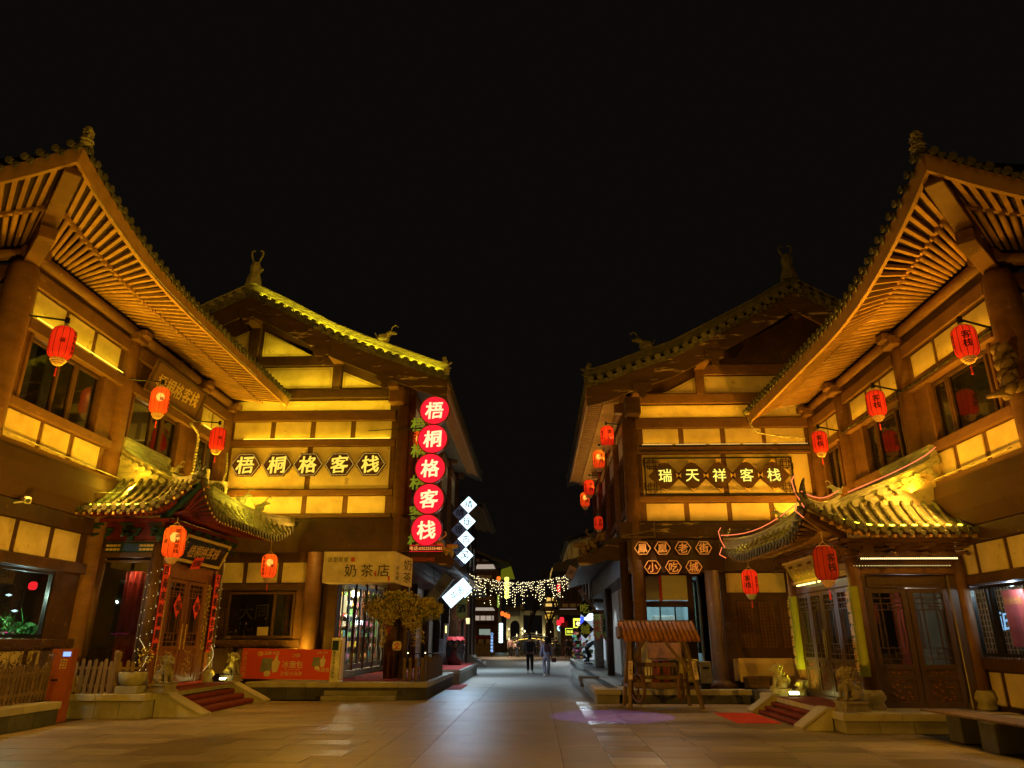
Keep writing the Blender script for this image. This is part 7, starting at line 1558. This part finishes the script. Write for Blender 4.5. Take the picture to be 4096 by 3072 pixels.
jn = M('navy_jacket', (.03, .035, .055), .8); jl_ = M('pale_lilac_top', (.4, .42, .6), .8); jp = M('pink_coat', (.5, .3, .28), .8); jk = M('charcoal_coat', (.03, .03, .035), .85); jt = M('teal_grey_jacket', (.06, .09, .11), .8); tl = M('lilac_trousers', (.26, .25, .32), .8); td = M('denim', (.05, .07, .12), .8)
N = math.pi
person('person seen from behind in a dark hooded jacket and black trousers, white shoes', -.36, 37.5, 0, N, 1.72, jn, m_black, .0, .1, shoe=m_white)
person('person in a pale lilac top with backpack and wide trousers walking away', .42, 34.6, 0, N+.2, 1.62, jl_, tl, .25, .14, bag='pack', shoe=m_white)
person('person in a pale pink coat walking towards the camera', -2.42, 69, 0, .1, 1.68, jp, m_black, .1, .12)
person('person carrying a tote bag beside the one in pink', -1.82, 69, 0, -.2, 1.62, jk, td, .1, .1, bag='tote')
person('person in a long black coat standing right of the backpack walker', 1.72, 69, 0, N, 1.68, jk, m_black, 0, .06, jl=.2)
person('person in a pale blue jacket raising an arm behind the walkers', .45, 74, 0, .5, 1.68, jl_, td, .1, .1, arm=(1, 1))
person('person in dark clothes half hidden behind the hooded walker', -.05, 71, 0, N, 1.72, jk, m_black)
person('leftmost dark dressed person of the group at the right', 2.62, 66, 0, N-.3, 1.7, jk, m_black); person('middle person of the dark group at the right', 2.98, 66.5, 0, .6, 1.66, jt, m_black, .2); person('person holding a lit phone at the right of the group', 3.5, 68, 0, N+.4, 1.7, jk, td)
person('person in dark clothes bending forward at the goods stall', 2.62, 40.5, .3, N/2*.95, 1.66, jt, m_black, 0, .12, bend=1.0)

# ------------------------------------------------------------------ swing with bark roof, and things behind it
t = thing('roofed_swing', 'wooden swing bench with cart wheels under a small bark tiled roof', 'swing', (3.1, 19.4, 0))
legs = [((2.25, 19.0, 0), (2.38, 19.3, 1.72)), ((2.22, 20.0, 0), (2.36, 19.45, 1.72)), ((3.97, 18.85, 0), (3.72, 19.3, 1.72)), ((3.86, 19.85, 0), (3.7, 19.5, 1.72))]
for p, q in legs: mm, L = frame(p, q); put('post', boxm(L, .085, .085, .006), m_oldwood, t, mm)
for a, b in (((2.24, 19.05, .5), (2.24, 19.9, .5)), ((3.92, 18.95, .45), (3.84, 19.8, .45)), ((2.36, 19.32, .95), (2.75, 19.34, 1.6)), ((3.78, 19.25, .85), (3.2, 19.34, 1.6)), ((2.3, 19.38, 1.64), (3.9, 19.38, 1.64))): mm, L = frame(a, b); put('brace', boxm(L, .05, .07, .004), m_oldwood, t, mm)
m_bark = M('half_log_roof', (.36, .15, .05), .8, (.2, .08, .03), 4, .5, 20, rnd_amt=.2)
for i in range(17): x = 2.14+1.8*i/16; put('half_log', cylm(.052, .62, 8), m_bark, t, ori((x, 19.35, 1.99), (x+.08, 18.98, 1.62))[0]); put('half_log', cylm(.052, .62, 8), m_bark, t, ori((x, 19.4, 1.99), (x, 19.85, 1.66))[0])
put('ridge_board', boxm(1.9, .06, .04), m_oldwood, t, T((3.05, 19.38, 2.03)))
bx(t, 'gable_end', 2.06, 2.1, 19.0, 19.8, 1.64, 1.9, m_oldwood)
put('seat', boxm(1.1, .42, .05), m_oldwood, t, T((3.02, 19.3, .47))); put('seat_rail', boxm(1.3, .05, .12), m_oldwood, t, T((3.02, 19.1, .53))); put('seat_rail', boxm(1.15, .04, .09), m_oldwood, t, T((3.02, 19.5, .68))); put('back_rail', boxm(1.05, .05, .1), m_oldwood, t, T((3.0, 19.55, .98)))
for i in range(12): put('baluster', cylm(.013, .26, 6), m_oldwood, t, T((2.55+.08*i, 19.54, .7)))
for x in (2.5, 3.56):
    wh = MB().add(lathem(((.29, -.03), (.34, -.03), (.34, .03), (.29, .03)), 24), T((x, 19.25, .46)) @ RZ(R(68) if x > 3 else R(112)) @ RX(R(90)) )
    for i in range(8): a = i*math.pi/4; wh.cyl((x, 19.25, .46), (x+.11*math.cos(a)*(1 if x < 3 else -1)*.9, 19.25+.29*math.cos(a), .46+.3*math.sin(a)), .014, 5)
    put('wheel', wh.mesh('wheel'), m_wood, t)
for x, y in ((2.46, 19.35), (3.6, 19.35)): put('rope', cylm(.01, 1.0, 5), m_cable, t, T((x, y, .65)))
for (x, y, tx) in ((2.3, 18.99, '请勿攀爬'), (3.88, 18.94, '拍照留念')): c = put('notice', boxm(.1, .008, .42, 0), m_signw, t, T((x, y, .87)) @ RY(R(4 if x < 3 else -8))); put('characters', glyph(tx, .004, .0, 0, True), m_txt, c, T((x, y-.01, .9)) @ SC(.07))
m_quilt = M('brown_quilt', (.3, .15, .08), .9, None, 4, .3, 16)
t = thing('quilted_cover', 'brown quilted cover over a stall frame behind the swing', 'cover', (3.4, 20.6, .9)); q = MB()
for i in range(21):
    for j in range(9): x, z = 2.92+.05*i, 1.1+.05*j; q.v.append((x, 20.45-.35*((j/8)**2)*0+.012*math.cos(math.pi*(i+j)/2)*math.cos(math.pi*(i-j)/2)+.25*(j/8), z))
q.f = [(i*9+j, i*9+9+j, i*9+10+j, i*9+1+j) for i in range(20) for j in range(8)]; put('quilt', q.mesh('quilt', True), m_quilt, t)
ql = MB(); 
for i in range(-4, 12): a = Vector((2.92+.1*i, 20.43, 1.1)); 
put('frame', MB().box(2.9, 3.98, 20.5, 20.54, 1.06, 1.09).box(2.9, 2.94, 20.5, 20.54, .35, 1.5).box(3.94, 3.98, 20.5, 20.54, .35, 1.5).mesh('f'), m_alu, t)
solo('white_sheet', MB().poly([(2.8, 1.55), (2.96, 1.6), (2.95, 1.1), (3.05, 1.05), (3.02, .36), (2.88, .4), (2.78, 1.0)], 20.42, 20.44).mesh('sheet'), m_white, 'white plastic sheet hanging left of the quilted cover', 'sheet')
t = thing('red_cooler', 'stack of red panels and boards under the quilted cover', 'box', (3.35, 20.7, .34)); bx(t, 'red_panel', 3.05, 3.56, 20.62, 20.9, .36, 1.05, mcol[0]); bx(t, 'dark_panel', 3.26, 3.36, 20.6, 20.62, .36, 1.05, m_wood_d)
for i in range(4): bx(t, 'plank', 3.6+.05*i, 3.64+.05*i, 20.62, 20.7, .36, 1.04, m_oldwood)
t = thing('yellow_bin', 'bright yellow bin behind the right leg of the swing', 'bin', (4.05, 20.7, .34)); bx(t, 'body', 3.8, 4.27, 20.55, 20.95, .5, 1.02, m_yellow, .03); bx(t, 'lid', 3.78, 4.3, 20.52, 20.97, 1.02, 1.08, m_yellow, .02)
t = thing('steel_stove', 'square stainless steel stove next to the yellow bin', 'stove', (4.48, 20.6, .34)); bx(t, 'body', 4.32, 4.64, 20.5, 20.9, .48, 1.03, m_steel, .02); bx(t, 'handle_slot', 4.4, 4.56, 20.49, 20.5, .84, .89, m_black); bx(t, 'foot', 4.36, 4.6, 20.6, 20.8, .34, .48, m_black)
t = thing('leaning_board', 'large stained pale board leaning on the wall by the wooden crates', 'board', (6.2, 21.3, .35)); put('panel', boxm(1.5, .03, .62), m_plaster, t, T((6.35, 21.42, .78)) @ RX(R(-8)))
for x in (5.95, 6.62): c = thing('wooden_crate', 'old grey wooden crate, %s of two beside the yellow lit beast' % ('left' if x < 6 else 'right'), 'crate', (x, 21.1, .35), 'crates by the right wall'); [bx(c, 'slat', x-.32, x+.32, 20.95, 20.98, .36+.1*i, .45+.1*i, m_oldwood) for i in range(3)]; bx(c, 'side', x-.32, x+.32, 20.98, 21.25, .36, .62, m_oldwood)
solo('hanging_ring', MB().add(lathem(((.11, -.01), (.125, 0), (.11, .01)), 20), T((5.32, 21.0, 1.9)) @ RX(R(90))).mesh('ring'), m_black, 'dark ring hanging on the column between swing and porch', 'ring')
# bracket of pale battens above the hexagon letters
solo('sign_bracket', MB().cyl((2.52, 21.3, 4.45), (3.5, 21.3, 4.62), .025, 6).cyl((2.52, 21.3, 4.42), (3.5, 21.3, 4.42), .025, 6).cyl((3.5, 21.3, 4.4), (3.5, 21.3, 4.85), .02, 6).mesh('bracket'), m_oldwood, 'triangular bracket of pale battens over the upper hexagon letters', 'bracket')
# round wooden relief mask on the near right column
t = thing('carved_mask', 'grey carved wooden beast mask on the near right column at the frame edge', 'carving', (8.2, 11.8, 6.0)); mk = MB(); r2 = random.Random(8)
for i in range(30): f = i/29; mk.add(lathem(((0, -.5), (.5, -.2), (.5, .2), (0, .5)), 7), T((8.18+r2.uniform(-.08, .08), 11.72+r2.uniform(-.1, .1), 5.55+f*.85)) @ RX(R(60)) @ SC(.2, .13, .3))
mk.cyl((8.1, 11.75, 5.6), (7.92, 12.05, 5.58), .1, 7, .03); put('mask', mk.mesh('mask', True), m_oldwood, t)
# plants, lamps added as reflections in the lower left window; posters behind the right one
t = thing('reflection_plant', 'bright green spiky plant standing in for a reflection in the lower left window', 'plant', (-11.2, 14.9, 1.2))
sp = MB(); r2 = random.Random(15)
for i in range(90):
    a, e = r2.uniform(0, 6.28), r2.uniform(-.3, 1.2); c = Vector((-11.1+r2.uniform(-.1, .1), 15.35+r2.uniform(-.4, .4), 1.75+r2.uniform(-.15, .25))); d = Vector((math.cos(a)*math.cos(e), math.sin(a)*math.cos(e), math.sin(e)))*r2.uniform(.18, .4); n_ = Vector((0, 0, 1)).cross(d).normalized()*.018; o = len(sp.v); sp.v += [tuple(c-n_), tuple(c+n_), tuple(c+d)]; sp.f.append((o, o+1, o+2))
me = D.meshes.new('spikes'); me.from_pydata(sp.v, [], sp.f); put('leaves', _fin(me), m_leaf_b, t); put('pot', cylm(.14, .4, 12), m_carve, t, T((-11.1, 15.35, 1.25)))
point((-10.85, 15.2, 2.5), 90, (.75, 1, .9), .03); point((-9.75, 17.35, 3.1), 9, (1, .6, .4), .03);  # added lights for the window plants and porch curtain, no lamps there
solo('reflection_lantern', lathem(((.05, -.09), (.09, -.05), (.09, .05), (.05, .09)), 12), D.materials['crimson_lantern'], 'small red lamp standing in for a reflected lantern in the lower left window', 'lantern', T((-11.6, 16.6, 2.75)))
leaf2 = tag(solo('reflection_shrub', leafblob(260, (-11.3, 16.2, 1.75), (.3, .35, .2), .05, 51), m_leaf_b, 'bushy green plant right of the spiky one, standing in for a reflection in the lower left window', 'plant'), kind='thing')
for i, (y, z) in enumerate(((15.9, 2.55), (16.3, 2.53), (16.6, 2.2))): solo('reflection_lamp', lathem(((0, -.03), (.07, 0), (0, .03)), 10), e_white, 'small white lamp standing in for a reflection in the lower left window, %s' % ('first from the left', 'second from the left', 'lowest')[i], 'lamp', T((-11.9, y, z)))
t = thing('counter', 'dark counter with magenta edge light behind the lower left window', 'counter', (-11.8, 15, .5)); bx(t, 'top', -12.2, -11.5, 13.2, 16.2, 1.45, 1.52, m_wood_d); bx(t, 'edge_light', -11.5, -11.48, 13.2, 16.2, 1.72, 1.74, E('magenta_led', (1, .08, .35), 1.2), 0); bx(t, 'base', -12.1, -11.6, 13.3, 16.1, 0, 1.45, m_wood_d)
fx = thing('window_poster', 'red poster with yellow letters behind the lower right window', 'poster', (9.3, 14.8, 1.6)); bx(fx, 'sheet', 9.3, 9.32, 14.45, 15.1, 1.45, 2.5, mcol[0], 0); put('characters', glyph('旺铺出租', .005, .01, 0), m_bo, fx, T((9.28, 14.78, 2.3)) @ RZ(-N/2) @ SC(.14)); 
lb = MB()
for i in range(34): lb.box(9.9, 9.92, 13.2+.12*i, 13.23+.12*i, 1.2, 2.9)
for i in range(12): lb.box(9.9, 9.921, 13.2, 17.3, 1.25+.12*i, 1.275+.12*i)
solo('lattice_screen', lb.mesh('screen'), m_plaster, 'pale lattice screen inside the lower right window', 'screen'); point((9.1, 14.4, 2.5), 60, (.65, .8, 1), .04)
fx = thing('lightbox', 'bluish lit sign glimpsed inside the lower right window', 'sign', (9.6, 14.8, 1.8)); put('characters', glyph('酒庄', .02, .02, .05), e_bl, fx, T((9.5, 15.6, 1.95)) @ RZ(-N/2) @ SC(.4))
for x, z in ((-9.35, 2.45), (-8.95, 2.48)): solo('blue_indicator', lathem(((0, -.02), (.02, 0), (0, .02)), 8), e_bl, 'tiny blue light behind the dark window by the banner, %s' % ('left one' if x < -9 else 'right one'), 'lamp', T((x, 23.6, z-.3)))
fx = thing('red_cabinet', 'red shelf glowing inside the right porch double door', 'cabinet', (7.4, 17.5, .4)); bx(fx, 'panel', 8.3, 8.8, 17.6, 17.7, .5, 2.6, mcol[0], 0); bx(fx, 'pale_panel', 8.82, 9.6, 17.9, 18, .5, 2.8, m_shopwall, 0); bx(fx, 'red_panel', 7.0, 7.5, 16.6, 16.7, 1.9, 2.3, mcol[0], 0); point((8.2, 16.6, 2.3), 22, (1, .8, .7), .04)
# fairy lights winding round the left porch columns
fl = MB(); r2 = random.Random(2)
for (s, o) in ((0, 1.5), (3.5, 1.5)):
    for i in range(60): a = i*.9; p = P0L(s, o, .9+2.4*i/60*(1 if s == 0 else .9)); fl.add(lathem(((0, -.008), (.008, 0), (0, .008)), 4), T((p[0]+.15*math.cos(a), p[1]+.15*math.sin(a), p[2])))
    for i in range(40): f = i/40; p = P0L(s-.15*f, o+.25*math.sin(f*4), 1.6-1.1*f); fl.add(lathem(((0, -.008), (.008, 0), (0, .008)), 4), T((p[0], p[1]-.2, p[2])))
tag(solo('fairy_lights', fl.mesh('bulbs'), E('tiny_bulb', (1, .75, .3), 2.5), 'tiny warm lights wound round the left porch columns', 'string lights'), kind='stuff')

# ------------------------------------------------------------------ LED washers and floodlights of the facades
def fitting(t, p, q, r, mat, name='led_strip'): return put(name, MB().cyl(p, q, r, 6).mesh('strip'), mat, t)
def washer(t, F, s0, s1, o, z, power, col, aim=(0, 0, 1), rr=.012, mat=None):
    ua = Vector(F(0, 1, 0))-Vector(F(0, 0, 0)); d = Vector((0, 0, aim[2]))+ua*aim[1]
    strip(F(s0, o, z+.02), F(s1, o, z+.02), d, .05, power, col)
    if mat: fitting(t, F(s0, o, z), F(s1, o, z), rr, mat)
washer(TL, FL, 12.9, 17.2, .66, 5.12, 96.0, AMB, (0, .15, 1)); washer(TL, FL, 18, 22.8, .62, 5.15, 168.0, AMB, (0, .1, 1))
washer(TL, FL, 13.2, 16.45, .12, 7.93, 9.6, YEL, (0, -.1, 1), mat=e_strip); washer(TL, FL, 21.1, 22.7, .12, 7.93, 4.8, YEL, (0, -.1, 1), mat=e_strip)
washer(TR, FR, 12.2, 15.6, .66, 4.5, 88.0, ORG, (0, .15, 1)); washer(TR, FR, 16, 21.2, .66, 4.5, 128.0, ORG, (0, .15, 1))
washer(TR, FR, 12.4, 15.6, .14, 7.12, 8.0, AMB, (0, -.1, 1)); washer(TR, FR, 16.1, 19.0, .14, 7.12, 7.2, AMB, (0, -.1, 1)); washer(TR, FR, 19.6, 21.2, .14, 7.12, 4.0, AMB, (0, -.1, 1))
washer(TB, FB, -9.9, -4.9, .14, 7.99, 11.2, YEL, (0, -.1, 1), mat=e_strip); washer(TB, FB, -10, -4.9, .4, 8.95, 40, (1, .68, .02), (0, -.1, 1)); washer(TB, FB, -10, -5, .3, 9.85, 22, (1, .74, .02), (0, -.15, 1)); washer(TB, FB, -9.8, -7.2, .3, 11.05, 10, (1, .76, .02), (0, -.15, 1))  # the three washers above the panels are added, without fittings
washer(TB, FB, -10.2, -4.9, .6, 5.3, 72.0, (1, .56, .03), (0, 0, 1))
washer(TC, FC, 3.3, 8.4, .18, 7.26, 9.6, AMB, (0, -.1, 1)); washer(TC, FC, 3.3, 6.9, .4, 8.1, 20, AMB, (0, -.05, 1)); washer(TC, FC, 3.2, 8.3, .6, 4.95, 64.0, (1, .44, .03), (0, 0, 1))  # the middle washer, for the gable, is added without a fitting
# added second row without fittings, tilted out to light the rafters
def rafterwash(F, s0, s1, z, p, col): 
    ua = Vector(F(0, 1, 0))-Vector(F(0, 0, 0)); strip(F(s0, .72, z), F(s1, .72, z), Vector((0, 0, 1))+ua*.42, .05, p, col, 115)
rafterwash(FL, 13, 17, 5.1, 150, (1, .53, .02)); rafterwash(FL, 17.4, 22.8, 5.1, 170, (1, .55, .02)); rafterwash(FR, 12.2, 15.8, 4.48, 200, (1, .45, .018)); rafterwash(FR, 16, 21.2, 4.48, 240, (1, .45, .018))
washer(TC, FCs, 22, 34, .4, 7.9, 90, (1, .6, .1), (0, .4, 1)); washer(TB, FBs, 24, 37, .4, 8.8, 22, (1, .7, .35), (0, .4, 1))  # added strips brightening the street eaves, no fittings there
# verge of the left house
for a, b in ((-9.8, -8.2), (-8.1, -6.5), (-6.4, -4.8), (-4.7, -3.1)):
    strip((a, 22.2, prB(a)+.08), (b, 22.2, prB(b)+.08), (0, .4, 1), .04, 16, (1, .82, .02))
# outward floods on the sills (small bright dots)
for y in (13.4, 15.2, 16.8): spot((-9.85, y, 5.1), (-5, y+1, 0), 250, (1, .49, .05), 150, .6, .02)
for y in (12.8, 14.3, 15.6): spot((7.95, y, 4.5), (3, y+1, 0), 200, (1, .47, .05), 150, .6, .02)
for x in (-9, -7, -5.2): spot((x, 22.5, 5.2), (x, 17, 0), 200, (1, .49, .05), 150, .6, .02)
spot((3.3, 21.0, 4.75), (3, 17, 0), 190, (1, .68, .42), 150, .6, .02)  # added neutral fill for the swing and bin
for x in (5.8, 7.6): spot((x, 20.9, 4.6), (x, 16, 0), 110, (1, .46, .05), 150, .6, .02)
# floods standing on the paving in front, washing the facades from below
spot((-6.8, 6.6, .5), (8, 19, 5.5), 3600, (1, .46, .02), 62, .9, .12); spot((5.6, 6.2, .5), (-9, 18, 6.5), 5200, (1, .52, .022), 70, .9, .12)
spot((-5.8, 8.2, .4), (-9.8, 13.5, 9.5), 1500, (1, .5, .02), 100, .7, .1); spot((4.8, 7.8, .4), (8, 13, 9), 600, (1, .46, .02), 100, .7, .1)
# dim rooms behind the upper windows
for y in (14.6, 18.8, 22): point((-11.3, y+.6, 7.4), 26, (1, .72, .2), .05)
for y in (13.9, 17.6): point((9.4, y+.6, 6.6), 22, (1, .7, .18), .05)
# porch roofs
for p, w_ in (((-9.5, 17.3, 5.9), 34), ((-8.2, 21.9, 5.35), 24), ((-8.2, 19.9, 5.25), 26), ((-9.9, 16.2, 5.05), 14)): point(p, w_, (1, .8, .04), .03)
for p, w_ in (((5.6, 14.7, 4.4), 16), ((5.55, 19.6, 4.4), 18), ((7.4, 14.6, 4.9), 16), ((6.4, 17.6, 4.9), 12)): point(p, w_, (1, .7, .04), .03)
# ground floods
spot((5.85, 17.85, .5), (6.4, 18.1, 1.4), 60, (1, .82, .05), 120, .7, .03); spot((-9.0, 16.7, .62), (-9.3, 16.9, 2), 25, YEL, 130, .7, .03); spot((-8.5, 20.5, .62), (-9, 20.6, 2), 30, YEL, 130, .7, .03); spot((-7.15, 22.3, .9), (-7.05, 23.0, 2.3), 150, (1, .56, .03), 110, .8, .03)
strip((5.9, 15.2, 3.0), (5.9, 17.6, 3.0), (.3, 0, -1), .04, 10, YEL)
# purple pattern projector
spot((1.6, 20.4, 6.8), (1.62, 17.3, 0), 1100, (.3, .12, 1), 21, .12, .01)
# added street lights without lamps, boosting the light boxes and bright shops
strip((-3.2, 29.8, 3.1), (-2.7, 29.8, 3.4), (.3, -.6, -1), .3, 110, (.5, .75, 1), 130); strip((-2.6, 31, 4.2), (-2.6, 33, 4.2), (.15, 0, -1), .3, 150, (.5, .72, 1), 100); point((-3.5, 39.6, 2.6), 40, (1, .9, .75), .08); point((-3.2, 32.2, 3.4), 18, (.6, .8, 1), .08)
strip((-3.6, 39, 3.6), (-3.6, 43, 3.6), (.6, 0, -1), .3, 240, (.5, .75, 1), 120); strip((2.2, 50, 3.4), (2.2, 58, 3.4), (-.5, 0, -1), .3, 260, (.7, .85, 1), 120)
strip((-4, 66, 5), (-4, 70, 5), (.5, 0, -1), .3, 400, (1, .75, .5), 120)  # added warm fill for the far street, no lamp there
t = thing('wall_lamp', 'small white lamp over the roller shutter behind the right corner column', 'lamp', (3.0, 24.2, 3.3)); put('globe', lathem(((0, -.05), (.05, 0), (0, .05)), 8), e_white, t, T((2.98, 24.2, 3.25))); put('arm', boxm(.2, .03, .03), m_black, t, T((3.1, 24.2, 3.3)))
spot((2.75, 24.1, 3.1), (3.05, 24.3, 1.0), 70, (.72, .86, 1), 100, .8, .04); spot((2.5, 30.5, 3.2), (2.9, 30.7, .6), 80, (.7, .86, 1), 100, .8, .04)  # second spot is added fill with no lamp of its own
for o in D.objects:
    if '_w' in o: del o['_w']
